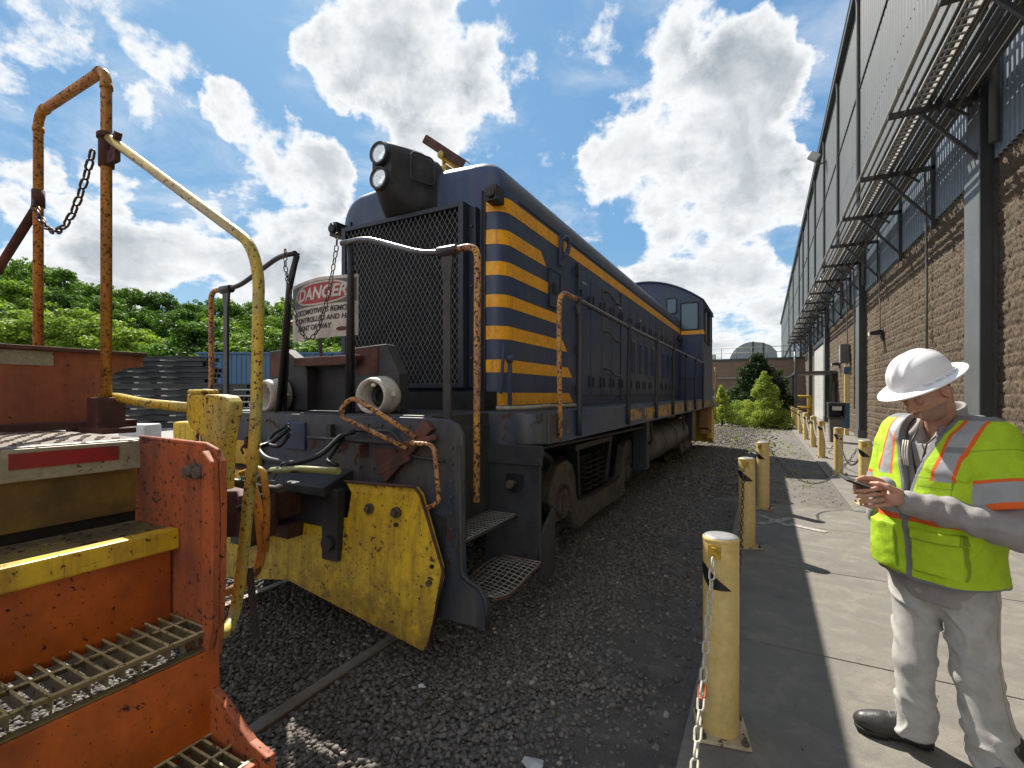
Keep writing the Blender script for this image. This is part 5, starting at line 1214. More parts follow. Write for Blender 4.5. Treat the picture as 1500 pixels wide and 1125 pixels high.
g = MB(); g.box(2.68, 2.82, 21.85, 22.0, .03, 2.7); g.build('post', M_boll, sb, bevel=.01)
g = MB(); g.box(2.66, 2.84, 21.835, 21.85, 2.35, 2.62); g.box(2.66, 2.84, 21.835, 21.85, .3, 1.25); g.build('blue_panel', M_bluebld, sb)
# electrical box
eb = thing('junction_box', (WX - .2, 24.4, 3.2), 'grey junction box on the wall conduits', 'box')
g = MB(); g.box(WX - .38, WX - .06, 24.2, 24.6, 2.9, 3.7); g.build('cabinet', M_colm, eb, bevel=.01); g = MB(); g.box(WX - .386, WX - .38, 24.24, 24.56, 2.95, 3.65); g.build('door', M_pipel, eb)
# canopy frame
cn = thing('door_canopy', (2.0, 29.5, 0), 'dark steel canopy frame over the side door beyond the litter bin', 'canopy')
g = MB(); g.box(1.35, WX, 28.2, 31.2, 2.62, 2.75); g.build('roof', M_steel, cn, bevel=.01)
for (a, b) in ((1.42, 28.3), (1.42, 31.1), (2.9, 28.3)):
    g = MB(); g.box(a - .06, a + .06, b - .06, b + .06, 0, 2.62); g.build('post', M_steel, cn)
# yellow guard rails
for i, (a, b, lab) in enumerate([((1.5, 31.6), (2.3, 31.6), 'yellow guard rail beside the canopy post'), ((.2, 36), (1.3, 36), 'yellow guard rail beyond the green bush'), ((1.6, 34.2), (2.4, 34.2), 'tall yellow guard hoop before the white roller door')]):
    gr_ = thing('guard_rail', (a[0], a[1], 0), lab, 'guard rail'); h_ = 1.45 if i != 1 else 1.1
    g = MB(); g.tube([(a[0], a[1], 0), (a[0], a[1], h_), (b[0], b[1], h_), (b[0], b[1], 0)], .07, 10, fillet=.12); g.build('hoop', M_plow, gr_)
    g = MB(); g.tube([(a[0], a[1], h_ * .55), (b[0], b[1], h_ * .55)], .05, 8); g.build('middle_rail', M_plow, gr_)

# far brick building
FB = thing('brick_building', (-5, 50, 0), 'low brown brick building closing the far end of the yard', 'building')
def brickm():
    m = bpy.data.materials.new('brown_brick'); m.use_nodes = True; t = NT(m.node_tree); b = m.node_tree.nodes['Principled BSDF']
    O = t.n('ShaderNodeTexCoord').outputs['Object']; br = t.n('ShaderNodeTexBrick'); sp = t.n('ShaderNodeSeparateXYZ'); t.set(sp, 0, O); cb = t.n('ShaderNodeCombineXYZ'); t.set(cb, 0, t.math('ADD', sp.outputs[0], sp.outputs[1])); t.set(cb, 1, sp.outputs[2])
    t.set(br, 'Vector', cb.outputs[0]); br.inputs['Scale'].default_value = 1; br.inputs['Brick Width'].default_value = .5; br.inputs['Row Height'].default_value = .25; br.inputs['Mortar Size'].default_value = .012
    br.inputs['Color1'].default_value = (.22, .15, .11, 1); br.inputs['Color2'].default_value = (.18, .125, .09, 1); br.inputs['Mortar'].default_value = (.15, .12, .10, 1)
    t.set(b, 'Base Color', br.outputs[0]); b.inputs['Roughness'].default_value = .9; return m
M_brick = brickm()
g = MB(); g.box(-16, WX + .2, 50, 62, 0, 4.75); g.build('wall', M_brick, FB)
g = MB(); g.box(-16.1, WX + .2, 49.9, 62, 4.75, 4.95); g.build('parapet', M_trim, FB)
for (a, b, c, d, m) in [(-1.6, .2, 2.2, 3.0, M_bluebld), (.3, 1.6, 2.2, 3.0, M_bluebld)]:
    g = MB(); g.box(a, b, 49.88, 49.97, c, d); g.build('blue_panel', m, FB)
for (a, b) in ((.2, 1.5), (-4.8, -3.6), (-8, -6.5)):
    g = MB(); g.box(a, b, 49.93, 49.985, .1, 2.1); f = g.build('door', M_trim, FB); 
g = MB(); g.box(-1.5, -.2, 49.86, 49.875, 2.35, 2.75); g.build('white_panel', M_offwhite, FB)
g = MB(); g.tube([(-4.2, 49.8, 3.1), (1.9, 49.8, 3.1), (2.4, 49.8, 3.5), (2.4, 49.8, 5.4)], .07, 8, fillet=.3); g.build('pipe', M_pipel, FB)
g = MB()
for z in (5.5, 6.0): g.tube([(-5, 50.2, z), (2.8, 50.2, z)], .03, 6)
for x in np.arange(-5, 2.9, 1.3): g.tube([(x, 50.2, 4.9), (x, 50.2, 6.0)], .03, 6)
g.build('roof_railing', M_pipel, FB)
g = MB(); g.box(-4.9, -4.3, 51, 51.6, 4.9, 5.5); g.build('roof_vent', M_offwhite, FB)
sl = thing('silo_dome', (-1.3, 62, 0), 'large rounded grey duct hood rising behind the brick building', 'duct')
g = MB(); P = [(-3.7 + .0, 4.9)]
for k in range(13): a = PI - PI * k / 12 * .5; P.append((-1.2 + 2.5 * math.cos(a), 5.1 + 2.5 * math.sin(a)))
P += [(-.2, 7.45), (.6, 7.1), (1.2, 6.4), (1.3, 5.6), (1.3, 4.9)]
g.prism(P[::-1], 'y', 61, 63.4); g.box(-3.6, 1.2, 61.1, 63.3, 0, 4.95); g.build('casing', M_silo, sl, bevel=.08)
g = MB(); g.box(-1.25, -1.1, 60.9, 61, 4.9, 7.6); g.box(-.2, -.05, 60.9, 61, 4.9, 7.4); g.build('seam', M_trim, sl)
bc = thing('parked_car', (-3.2, 41, 0), 'black parked car half hidden behind the far bushes', 'car')
g = MB(); P = [(-5.0, .35), (-1.1, .35), (-1.0, .7), (-1.3, .95), (-2.0, 1.0), (-2.5, 1.42), (-3.9, 1.45), (-4.4, 1.02), (-5.0, .9), (-5.1, .6)]
g.prism(P, 'y', 40.2, 41.9); g.build('body', M_blkplas, bc, bevel=.06)
g = MB(); g.prism([(-2.62, 1.36), (-3.8, 1.38), (-4.15, 1.03), (-2.25, 1.03)][::-1], 'y', 40.17, 40.2); g.build('side_window', M_glass, bc)
for x in (-1.9, -4.2):
    g = MB(); g.cyl((x, 40.18, .34), (x, 40.4, .34), .34, n=20); g.build('wheel', M_black, bc)
# ------------------------------------------------------------------ left background: stacks, sheds, trees
def stack(u, v, wid, n, z0, label, rows, dz=.42, dep=1.6, skew=0):
    c = uv(u, v); r = thing('rail_stack', (c.x, c.y, 0), label, 'rail stack', 'stacks of rail panels'); m3 = Matrix.Rotation(HEAD, 3, 'Z')
    z = z0
    for k in range(n):
        g = MB(); off = random.uniform(-.25, .25); w_ = wid + random.uniform(-.3, .3)
        for j in range(4):
            q = c + m3 @ Vector((off, j * dep / 4, 0)); g.obox((q.x, q.y, z + dz * .5), (w_, .10, dz * .62), m3); g.obox((q.x, q.y, z + dz * .86), (w_, .28, .05), m3); g.obox((q.x, q.y, z + dz * .2), (w_, .30, .05), m3)
        g.build('rail_layer', M_stack, r)
        g = MB()
        for j in range(int(wid / 1.6)):
            q = c + m3 @ Vector((-wid / 2 + .7 + j * 1.6 + random.uniform(-.3, .3), -.05, 0)); g.obox((q.x, q.y, z + .02), (.28, dep + .3, .05), m3)
        g.build('spacer', M_pipel, r); z += dz
    return r
stack(-22.2, 27.5, 9.0, 12, 0, 'tall dark stack of rail panels in front of the trees', 5, .315)
stack(-18.6, 22.5, 11.5, 7, 0, 'lower dark stack of long rails in front of the tall stack', 3, .30)
stack(-27, 24.5, 6, 7, 0, 'dark rail stack farthest to the left behind the orange car', 3, .30)
def shed(u0, u1, v, dep, h, mat, label, roofmat=None):
    a = uv(u0, v); r = thing('shed', (a.x, a.y, 0), label, 'shed'); m3 = Matrix.Rotation(HEAD, 3, 'Z'); c = uv((u0 + u1) / 2, v + dep / 2)
    g = MB(); g.obox((c.x, c.y, h / 2), (u1 - u0, dep, h), m3); k = u0 + .3
    while k < u1: q = uv(k, v - .03); g.obox((q.x, q.y, h / 2), (.08, .06, h - .1), m3); k += .45
    g.build('wall', mat, r)
    g = MB(); g.obox((c.x, c.y, h + .08), (u1 - u0 + .4, dep + .4, .16), m3); g.build('roof', roofmat or mat, r)
    q = uv(u0 + (u1 - u0) * .35, v - .08); g = MB(); g.obox((q.x, q.y, 1.3), (2.0, .06, 2.6), m3); g.build('door', M_trim, r)
shed(-29, -13, 44, 3, 5.3, M_bluebld, 'blue metal shed below the trees behind the locomotive')
def van(u, v, L_, h, label, mat):
    a = uv(u, v); r = thing('parked_van', (a.x, a.y, 0), label, 'van', 'white vehicles by the blue shed'); m3 = Matrix.Rotation(HEAD, 3, 'Z')
    g = MB(); sil = [(-L_ / 2, .4), (L_ / 2, .4), (L_ / 2, 1.0), (L_ / 2 - .3, 1.2), (L_ / 2 - 1.0, h), (-L_ / 2, h)]
    vs = [tuple(Vector((a.x, a.y, 0)) + m3 @ Vector((p[0], d, p[1]))) for d in (-.9, .9) for p in sil]; n = len(sil)
    g._add(vs, [tuple(range(n)), tuple(range(2 * n - 1, n - 1, -1))] + [(i, i + n, (i + 1) % n + n, (i + 1) % n) for i in range(n)]); g.build('body', mat, r, bevel=.06)
    g = MB(); q = a + m3 @ Vector((L_ / 2 - 1.0, -.92, 0)); g.obox((q.x, q.y, h - .42), (.8, .04, .45), m3); g.build('window', M_glass, r)
    for dx_ in (-L_ * .3, L_ * .3):
        p0 = a + m3 @ Vector((dx_, -.95, 0)); p1 = a + m3 @ Vector((dx_, -.7, 0)); g = MB(); g.cyl((p0.x, p0.y, .36), (p1.x, p1.y, .36), .36, n=18); g.build('wheel', M_black, r)
van(-20.5, 38, 5.0, 2.2, 'white van parked by the blue shed left of the locomotive', M_offwhite)
van(-15.0, 37, 5.0, 2.6, 'white truck body glimpsed beside the locomotive lamp socket', M_offwhite)
# concrete block and yellow block on the lit yard
def blockobj(px0, px1, ytop, v, mat, name, label, cat):
    u0, u1 = (px0 - 750) / 696 * v, (px1 - 750) / 696 * v; ztop = CAMZ - (ytop - 577) / 696 * v; c = uv((u0 + u1) / 2, v + .3); m3 = Matrix.Rotation(HEAD, 3, 'Z')
    g = MB(); g.obox((c.x, c.y, ztop / 2), (u1 - u0, .6, ztop), m3); tag(g.build(name, mat, loc=(c.x, c.y, 0), bevel=.05, bseg=3), label, cat)
blockobj(172, 212, 622, 12, M_offwhite, 'concrete_block', 'pale concrete block standing on the lit yard behind the orange car', 'block')
blockobj(252, 300, 618, 9, M_plow, 'barrier_block', 'yellow painted barrier block behind the yellow bracket', 'barrier')
g = MB(); a = uv(-40, 12, .004); b = uv(-4.2, 12, .004); c = uv(-6, 34, .004); d = uv(-60, 34, .004)
g.quad(a, b, c, d); struct(g.build('road', dirt_mat('pale_yard_surface', (.30, .285, .26), (.24, .23, .21), (.34, .32, .29))))
# wooded hill
g = MB(); nu, nv = 40, 14; vs = []
for i in range(nu + 1):
    for j in range(nv + 1):
        u = -110 + 130 * i / nu; v = 44 + 90 * j / nv; rise = min(1, (v - 44) / 40)
        vs.append(tuple(uv(u, v, -.2 + rise * rise * (3 - 2 * rise) * (8 if u < -25 else 8 * max(0, (5 - u) / 30) if u < 5 else 0) + .5 * math.sin(u * .3 + v * .2) * rise)))
g._add(vs, [(i * (nv + 1) + j, (i + 1) * (nv + 1) + j, (i + 1) * (nv + 1) + j + 1, i * (nv + 1) + j + 1) for i in range(nu) for j in range(nv)], True)
struct(g.build('hill', PM('hill_undergrowth', (.03, .055, .018), (.05, .075, .025), .5, rough=.9, bump=.6, bscale=6)))
def leaf_mat(name, c1, c2, c3, sc_=1.0):
    m = bpy.data.materials.new(name); m.use_nodes = True; t = NT(m.node_tree); b = m.node_tree.nodes['Principled BSDF']; o = m.node_tree.nodes['Material Output']
    O = t.n('ShaderNodeTexCoord').outputs['Object']; A = t.n('ShaderNodeAttribute', attribute_name='tone').outputs['Fac']
    inf = t.n('ShaderNodeObjectInfo').outputs['Random']
    c = t.mix(A, c1, c2); c = t.mix(t.math('MULTIPLY', t.rng(t.noise(O, .8 * sc_, 3), .42, .62), .7), c, c3)
    c = t.mix(1.0, c, t.mix(inf, (.60, .68, .7), (1.45, 1.28, 1.1)), 'MULTIPLY')
    t.set(b, 'Base Color', c); b.inputs['Roughness'].default_value = .55; b.inputs['Specular IOR Level'].default_value = .12
    tr = t.n('ShaderNodeBsdfTranslucent'); t.set(tr, 'Color', t.mix(1.0, c, (1.5, 1.7, .7), 'MULTIPLY')); mx = t.n('ShaderNodeMixShader'); mx.inputs[0].default_value = .35
    m.node_tree.links.new(b.outputs[0], mx.inputs[1]); m.node_tree.links.new(tr.outputs[0], mx.inputs[2]); m.node_tree.links.new(mx.outputs[0], o.inputs[0]); MATS[name] = m; return m
LM_dark = leaf_mat('dark_tree_leaves', (.045, .10, .018), (.10, .18, .032), (.065, .125, .024))
LM_mid = leaf_mat('mid_green_leaves', (.075, .145, .02), (.14, .23, .035), (.09, .165, .025))
LM_light = leaf_mat('light_green_leaves', (.15, .24, .03), (.25, .34, .05), (.17, .25, .035))
LM_con = leaf_mat('dark_conifer_needles', (.012, .028, .012), (.028, .05, .018), (.016, .032, .014), 2)
LM_bush = leaf_mat('yellow_green_leaves', (.17, .23, .05), (.29, .36, .09), (.19, .25, .06), 2)
M_bark = PM('tree_bark', (.05, .04, .03), (.08, .065, .05), 3, rough=.9, bump=.5, bscale=12)
def leaves(centers, radii, n, size, squash=.8, seed=1, flat=.35):
    rg = np.random.default_rng(seed); k = rg.choice(len(centers), n, p=np.array(radii) ** 2.0 / (np.array(radii) ** 2.0).sum()); C = np.array(centers)[k]; Rr = np.array(radii)[k]
    d = rg.normal(size=(n, 3)); d /= np.linalg.norm(d, axis=1)[:, None]; rad = Rr * (.35 + 1.1 * rg.beta(3.2, 2.2, n))
    P = C + d * rad[:, None] * np.array([1, 1, squash])
    nrm = d * .8 + rg.normal(size=(n, 3)) * .55 + np.array([0, 0, flat]); nrm /= np.linalg.norm(nrm, axis=1)[:, None]
    a = np.cross(nrm, rg.normal(size=(n, 3))); a /= np.linalg.norm(a, axis=1)[:, None]; b = np.cross(nrm, a); s = size * rg.uniform(.6, 1.3, n)[:, None]
    V = np.stack([P - a * s * .6, P + b * s * .42, P + a * s * .6, P - b * s * .42], 1)
    tone = np.clip(rg.normal(.5, .28, n) + .25 * np.sin(k * 12.9), 0, 1); return V.reshape(-1, 3), tone
def leafmesh(name, V, tone, mat):
    n = len(V) // 4; me = bpy.data.meshes.new(name); me.vertices.add(4 * n); me.vertices.foreach_set('co', V.astype('f').ravel()); me.loops.add(4 * n); me.loops.foreach_set('vertex_index', np.arange(4 * n, dtype='i'))
    me.polygons.add(n); me.polygons.foreach_set('loop_start', np.arange(0, 4 * n, 4, dtype='i')); me.update(calc_edges=True); at = me.attributes.new('tone', 'FLOAT', 'FACE'); at.data.foreach_set('value', tone.astype('f')); me.materials.append(mat); return me
def make_tree(name, H_, W_, mat, seed, n, leaf, label, cat='tree', trunk=True, low=.12, cone=False):
    rg = random.Random(seed); r = thing(name, (0, 0, 0), label, cat); cs, rs = [], []
    for k in range(130):
        u = rg.uniform(low, 1); 
        wr = (1 - u) ** .8 if cone else math.sin(PI * min(1, (u - low) / (1 - low) * .85 + .12)) ** .6
        a = rg.uniform(0, 2 * PI); q = rg.uniform(.25, 1) * wr * W_ / 2; br = W_ * rg.uniform(.045, .125) * (.6 + .4 * wr)
        ex = rg.uniform(1.0, 1.28) if rg.random() < .22 else 1.0; br = br * (.6 if ex > 1 else 1)
        cs.append((q * ex * math.cos(a), q * ex * math.sin(a), H_ * min(1.04, u * .93 * (1 + (ex - 1) * .35)))); rs.append(br)
    V, tone = leaves(cs, rs, n, leaf, .75, seed); o = bpy.data.objects.new('crown', leafmesh('crown', V, tone, mat)); col.objects.link(o); o.parent = r; ORG[o.name] = Vector((0, 0, 0)); kids = [o]
    g = MB(); g.tube([(0, 0, -.3), (.05, 0, H_ * .3), (0, .1, H_ * .65), (0, 0, H_ * .9)], [W_ * .035, W_ * .028, W_ * .016, W_ * .004], 8)
    for k in range(0, len(cs), 5):
        c = cs[k]; zz = c[2] * .55; g.tube([(0, 0, zz), (c[0] * .5, c[1] * .5, (zz + c[2]) / 2), c], [W_ * .012, W_ * .008, W_ * .003], 5)
    kids.append(g.build('trunk', M_bark, r)); KIDS[r.name] = kids; return r
protos = []
for i, (m, nm) in enumerate([(LM_dark, 'dark'), (LM_mid, 'mid green'), (LM_light, 'light green'), (LM_dark, 'dark'), (LM_mid, 'mid green')]):
    protos.append((make_tree('broadleaf_tree', 10, 8.0 if i != 2 else 9, m, 11 + i, 24000, .23, nm), m, nm))
ordn = ['first', 'second', 'third', 'fourth', 'fifth', 'sixth', 'seventh', 'eighth', 'ninth', 'tenth', 'eleventh', 'twelfth', 'thirteenth', 'fourteenth', 'fifteenth', 'sixteenth', 'seventeenth', 'eighteenth', 'nineteenth', 'twentieth']
used = set()
def put_tree(k, u, v, ztop, zb, wide, label):
    p, m, nm = protos[k]; q = uv(u, v, zb); s = (ztop - zb) / 10.0
    if k in used: o = copy_tree(p, q, random.uniform(0, 6.28), (s * wide, s * wide, s), label)
    else: o = p; o.location = q; o.rotation_euler.z = random.uniform(0, 6.28); o.scale = (s * wide, s * wide, s); o['label'] = label; used.add(k)
    o['group'] = 'trees on the wooded hill'; return o
def topy(px):   # skyline of the wood in the photograph
    return float(np.interp(px, [-200, -60, 0, 60, 110, 150, 200, 260, 320, 360, 420, 470, 560, 700, 900, 1040], [342, 362, 372, 386, 394, 408, 420, 424, 432, 438, 424, 430, 434, 470, 500, 520]))
i = 0
for px in range(-150, 640, 48):
    v = 74 + random.uniform(-3, 3); u = (px - 750) / 696 * v; zt = CAMZ + (577 - topy(px)) / 696 * v + random.uniform(-1.5, .9)
    put_tree([0, 3, 1, 0, 4][i % 5], u, v, zt, zt - 12.5, 1.0 if i % 2 else .9, ordn[i] + ' tree from the left along the top of the wooded hill'); i += 1
i = 0
for px in range(-140, 620, 58):
    v = 61 + random.uniform(-2, 3); u = (px - 750) / 696 * v; zt = CAMZ + (577 - topy(px) - 22 - random.uniform(0, 14)) / 696 * v
    put_tree([1, 4, 0, 1, 3][i % 5], u, v, zt, zt - 10.5, 1.1, ordn[i] + ' tree from the left in the middle row of the wooded hill'); i += 1
i = 0
for px, ty in [(-90, 440), (-20, 436), (45, 450), (105, 448), (160, 462), (205, 488), (252, 512), (300, 470), (350, 500), (400, 478), (450, 500), (505, 505), (560, 515)]:
    v = 51.5 + random.uniform(-1, 1.5); u = (px - 750) / 696 * v; zt = CAMZ + (577 - ty) / 696 * v
    put_tree(2 if px < 280 or i % 3 == 0 else 1, u, v, zt, -.3, 1.25 if px < 180 else 1.5, ordn[i] + ' tree from the left in the front row at the foot of the hill'); i += 1
# bushes at the far end of the yard
def place(o, x, y, z=0, s=1, rz=0): o.location = (x, y, z); o.scale = (s, s, s); o.rotation_euler.z = rz
t_ = make_tree('conifer', 4.1, 4.6, LM_con, 40, 26000, .11, 'dark pointed conifer behind the pale green bush at the yard end', 'tree', cone=True, low=.05); place(t_, .2 - .75, 31.5)
t_.location = (atx(1102, 600, 0).x, 0, 0) if False else (-.35, 31.2, 0)
t_ = make_tree('bush', 2.60, 2.7, LM_bush, 41, 30000, .055, 'pale green feathery bush before the dark conifer at the yard end', 'bush', cone=True, low=.02); t_.location = (-.02, 25.6, 0)
t_ = make_tree('bush', 2.1, 1.5, LM_bush, 42, 10000, .055, 'narrow pale green bush just beyond the rear of the locomotive', 'bush', cone=True, low=.02); t_.location = (-1.9, 26.0, 0)
t_ = make_tree('bush', 1.3, 1.6, LM_bush, 43, 7000, .055, 'low yellow green bush between the two taller ones', 'bush', low=.02); t_.location = (-1.2, 27.6, 0)
# weeds
rg = np.random.default_rng(5); cs = []; 
for k in range(150):
    x = rg.uniform(-3.2, 1.0); y = rg.uniform(12, 25) if k % 4 else rg.uniform(9, 13); 
    if x > .9: continue
    cs.append((x, y, .03))
for (x, y) in [(-.9, 2.2), (-.75, 3.1), (-1.25, 1.7), (-.6, 2.6), (-.8, 1.5)]: cs.append((x, y, .015))
V, tone = leaves(cs, [.10 if c[1] > 5 else .018 for c in cs], 2200, .035, .5, 3, .0); V[:, 2] = np.abs(V[:, 2])
o = bpy.data.objects.new('weeds', leafmesh('weeds', V, tone, LM_bush)); col.objects.link(o); tag(o, 'sparse green weeds sprouting through the gravel', 'weeds', kind='stuff')
# litter on the gravel
for i, (x, y, s, lab) in enumerate([(-2.35, 2.62, .06, 'small white paper scrap by the rail near the plow'), (-.86, 1.82, .07, 'crumpled white scrap on the gravel left of the bollard'), (-1.62, 2.02, .03, 'tiny pale stone chip on the ballast in the middle')]):
    g = MB(); P = [(x + s * math.cos(a) * random.uniform(.5, 1), y + s * math.sin(a) * random.uniform(.4, .8)) for a in np.arange(0, 6.28, .9)]; n = len(P)
    vs = [(p[0], p[1], .030 + random.uniform(0, .012)) for p in P] + [(x, y, .05)]; g._add(vs, [(k, (k + 1) % n, n) for k in range(n)]); g.build
    tag(g.build('paper_scrap', M_offwhite, loc=(x, y, .03)), lab, 'scrap')
# ------------------------------------------------------------------ the man (field modelled, one continuous surface per garment)
PU, PV = 1.946, 2.15
pbase = uv(PU, PV, .032)
def S(px, py, v): return np.array([(px - 750) / 696 * v - PU, v - PV, CAMZ - (py - 577) / 696 * v - .032])
FD = np.array([-.965, -.26, 0]); FD /= np.linalg.norm(FD); LD = np.array([-FD[1], FD[0], 0])   # front, left
def surfnet(f, lo, hi, h):
    lo = np.array(lo, float); hi = np.array(hi, float); n = np.ceil((hi - lo) / h).astype(int) + 1
    Bk = 8; nb = -(-n // Bk); n = nb * Bk
    cen = np.stack(np.meshgrid(*[lo[i] + h * (np.arange(nb[i]) * Bk + (Bk - 1) / 2) for i in range(3)], indexing='ij'), -1); dc = f(cen)
    D = np.repeat(np.repeat(np.repeat(np.where(dc < 0, -1.0, 1.0), Bk, 0), Bk, 1), Bk, 2); D6 = D.reshape(nb[0], Bk, nb[1], Bk, nb[2], Bk).transpose(0, 2, 4, 1, 3, 5)
    act_ = np.abs(dc) < Bk * h * .87 * 1.5 + .022; ib = np.stack(np.nonzero(act_), -1); loc_ = np.stack(np.meshgrid(*[np.arange(Bk)] * 3, indexing='ij'), -1)
    for c0 in range(0, len(ib), 600):
        q = ib[c0:c0 + 600]; P = lo + h * (q[:, None, None, None, :] * Bk + loc_[None]); D6[q[:, 0], q[:, 1], q[:, 2]] = f(P)
    D = np.ascontiguousarray(D6.transpose(0, 3, 1, 4, 2, 5)).reshape(tuple(n))
    D[0], D[-1], D[:, 0], D[:, -1], D[:, :, 0], D[:, :, -1] = [1.0] * 6
    cs = tuple(n - 1); acc = np.zeros(cs + (3,)); cnt = np.zeros(cs); ins = D < 0
    cor = [(i, j, k) for i in (0, 1) for j in (0, 1) for k in (0, 1)]
    def sub(A, c): return A[c[0]:c[0] + cs[0], c[1]:c[1] + cs[1], c[2]:c[2] + cs[2]]
    for a in cor:
        for d in range(3):
            if a[d] == 0:
                b = list(a); b[d] = 1; da, db = sub(D, a), sub(D, b); x = (da < 0) != (db < 0)
                tt = np.where(x, da / np.where(da == db, 1, da - db), 0)
                for q in range(3): acc[..., q] += np.where(x, a[q] + (tt if q == d else 0), 0)
                cnt += x
    act = cnt > 0; idx = -np.ones(cs, int); idx[act] = np.arange(act.sum()); g = np.stack(np.nonzero(act), -1)
    V = lo + h * (g + acc[act] / cnt[act][:, None]); F = []
    for d in range(3):
        e = [(1, 2), (2, 0), (0, 1)][d]; sl0 = [slice(None)] * 3; sl1 = [slice(None)] * 3; sl0[d] = slice(0, -1); sl1[d] = slice(1, None)
        A, B_ = ins[tuple(sl0)], ins[tuple(sl1)]; q = np.stack(np.nonzero(A != B_), -1); o = np.zeros((len(q), 3), int); ok = (q[:, e[0]] > 0) & (q[:, e[1]] > 0) & (q[:, e[0]] < n[e[0]] - 1) & (q[:, e[1]] < n[e[1]] - 1); q = q[ok]
        def I(da, db): r = q.copy(); r[:, e[0]] -= da; r[:, e[1]] -= db; return idx[r[:, 0], r[:, 1], r[:, 2]]
        f4 = np.stack([I(1, 1), I(0, 1), I(0, 0), I(1, 0)], 1); fl = A[q[:, 0], q[:, 1], q[:, 2]]; f4[~fl] = f4[~fl][:, ::-1]; F.append(f4)
    return V, np.concatenate(F)
def smin(a, b, k): hh = np.clip(.5 + .5 * (b - a) / k, 0, 1); return b * (1 - hh) + a * hh - k * hh * (1 - hh)
def capf(P, a, b, ra, rb):
    a = np.array(a); b = np.array(b); d = b - a; t_ = np.clip(((P - a) @ d) / (d @ d), 0, 1); return np.linalg.norm(P - a - t_[..., None] * d, axis=-1) - (ra + (rb - ra) * t_)
def ellf(P, c, r, M=None):
    q = P - np.array(c)
    if M is not None: q = q @ np.array(M).T
    r = np.array(r); k0 = np.linalg.norm(q / r, axis=-1); k1 = np.linalg.norm(q / (r * r), axis=-1); return k0 * (k0 - 1) / np.maximum(k1, 1e-6)
def wav(P, freq, seed, stretch=(1, 1, 1), m=9):
    rg = np.random.default_rng(seed); o = 0
    for _ in range(m):
        k = rg.normal(size=3) * np.array(stretch) * freq; o = o + np.sin(P @ k + rg.uniform(0, 6.28) + .8 * np.sin(P @ (k[[1, 2, 0]] * .6)))
    return o / m
def netobj(name, f, lo, hi, h, mats, parent, pick=None, smooth_it=0):
    V, F = surfnet(f, lo, hi, h); me = bpy.data.meshes.new(name); me.vertices.add(len(V)); me.vertices.foreach_set('co', V.astype('f').ravel())
    me.loops.add(F.size); me.loops.foreach_set('vertex_index', F.astype('i').ravel()); me.polygons.add(len(F)); me.polygons.foreach_set('loop_start', np.arange(0, F.size, 4, dtype='i')); me.update(calc_edges=True)
    for m in mats: me.materials.append(m)
    me.polygons.foreach_set('use_smooth', np.ones(len(F), bool))
    if pick is not None: me.polygons.foreach_set('material_index', pick(V[F].mean(1)).astype('i'))
    me.update(); o = bpy.data.objects.new(name, me); col.objects.link(o); o.parent = parent; ORG[o.name] = Vector((0, 0, 0))
    if smooth_it: s = o.modifiers.new('smooth', 'SMOOTH'); s.iterations = smooth_it; s.factor = .5
    return o
MAN = thing('person', tuple(pbase), 'man in a white hard hat and lime safety vest looking down at his phone', 'person'); MAN.rotation_euler.z = HEAD
def cloth(name, a, b, rough=.85, sc_=400, bump=.35, mesh=False, trans=0):
    m = bpy.data.materials.new(name); m.use_nodes = True; t = NT(m.node_tree); bs = m.node_tree.nodes['Principled BSDF']; O = t.n('ShaderNodeTexCoord').outputs['Object']
    c = t.mix(t.rng(t.noise(O, 14, 6, .6), .35, .65), a, b); c = t.mix(t.math('MULTIPLY', t.rng(t.noise(O, 330, 3, .7), .4, .7), .35), c, tuple(x * .72 for x in a))
    if mesh:
        vo = t.n('ShaderNodeTexVoronoi'); t.set(vo, 'Vector', O); t.set(vo, 'Scale', 260.0); c = t.mix(t.rng(vo.outputs['Distance'], .0, .35, .45, 0), c, tuple(x * .45 for x in a))
    t.set(bs, 'Base Color', c); bs.inputs['Roughness'].default_value = rough; bs.inputs['Sheen Weight'].default_value = .12
    t.set(bs, 'Normal', t.bump(t.math('ADD', t.noise(O, sc_, 2), t.math('MULTIPLY', t.noise(O, 45, 4), .5)), bump, .004)); return m
C_lime = cloth('lime_vest_mesh', (.50, .80, .012), (.44, .72, .012), .75, mesh=True); C_solid = cloth('lime_vest_cloth', (.56, .88, .02), (.50, .80, .015), .7)
C_or = cloth('orange_trim', (.85, .13, .012), (.78, .11, .012), .7); C_sil = cloth('reflective_grey_tape', (.36, .38, .40), (.30, .32, .34), .45, bump=.1); C_tape = cloth('grey_edging', (.20, .21, .22), (.17, .18, .19), .7)
C_shirt = cloth('heather_grey_shirt', (.31, .295, .29), (.25, .24, .238)); C_jean = cloth('pale_grey_denim', (.46, .45, .425), (.34, .335, .32), .85, bump=.5)
C_boot = cloth('black_boot_leather', (.022, .021, .02), (.035, .032, .028), .42, 120, .3); C_sole = simple('boot_sole', (.012, .012, .012), .6); C_hair = cloth('dark_hair', (.02, .014, .01), (.03, .02, .014), .7)
def skinmat(name, a, b):
    m = bpy.data.materials.new(name); m.use_nodes = True; t = NT(m.node_tree); bs = m.node_tree.nodes['Principled BSDF']; O = t.n('ShaderNodeTexCoord').outputs['Object']
    c = t.mix(t.noise(O, 22, 5, .6), a, b); t.set(bs, 'Base Color', c); bs.inputs['Roughness'].default_value = .5; bs.inputs['Subsurface Weight'].default_value = .12; bs.inputs['Subsurface Radius'].default_value = (.012, .004, .002); bs.inputs['Subsurface Scale'].default_value = 1
    t.set(bs, 'Normal', t.bump(t.noise(O, 160, 5, .6), .25, .003)); return m
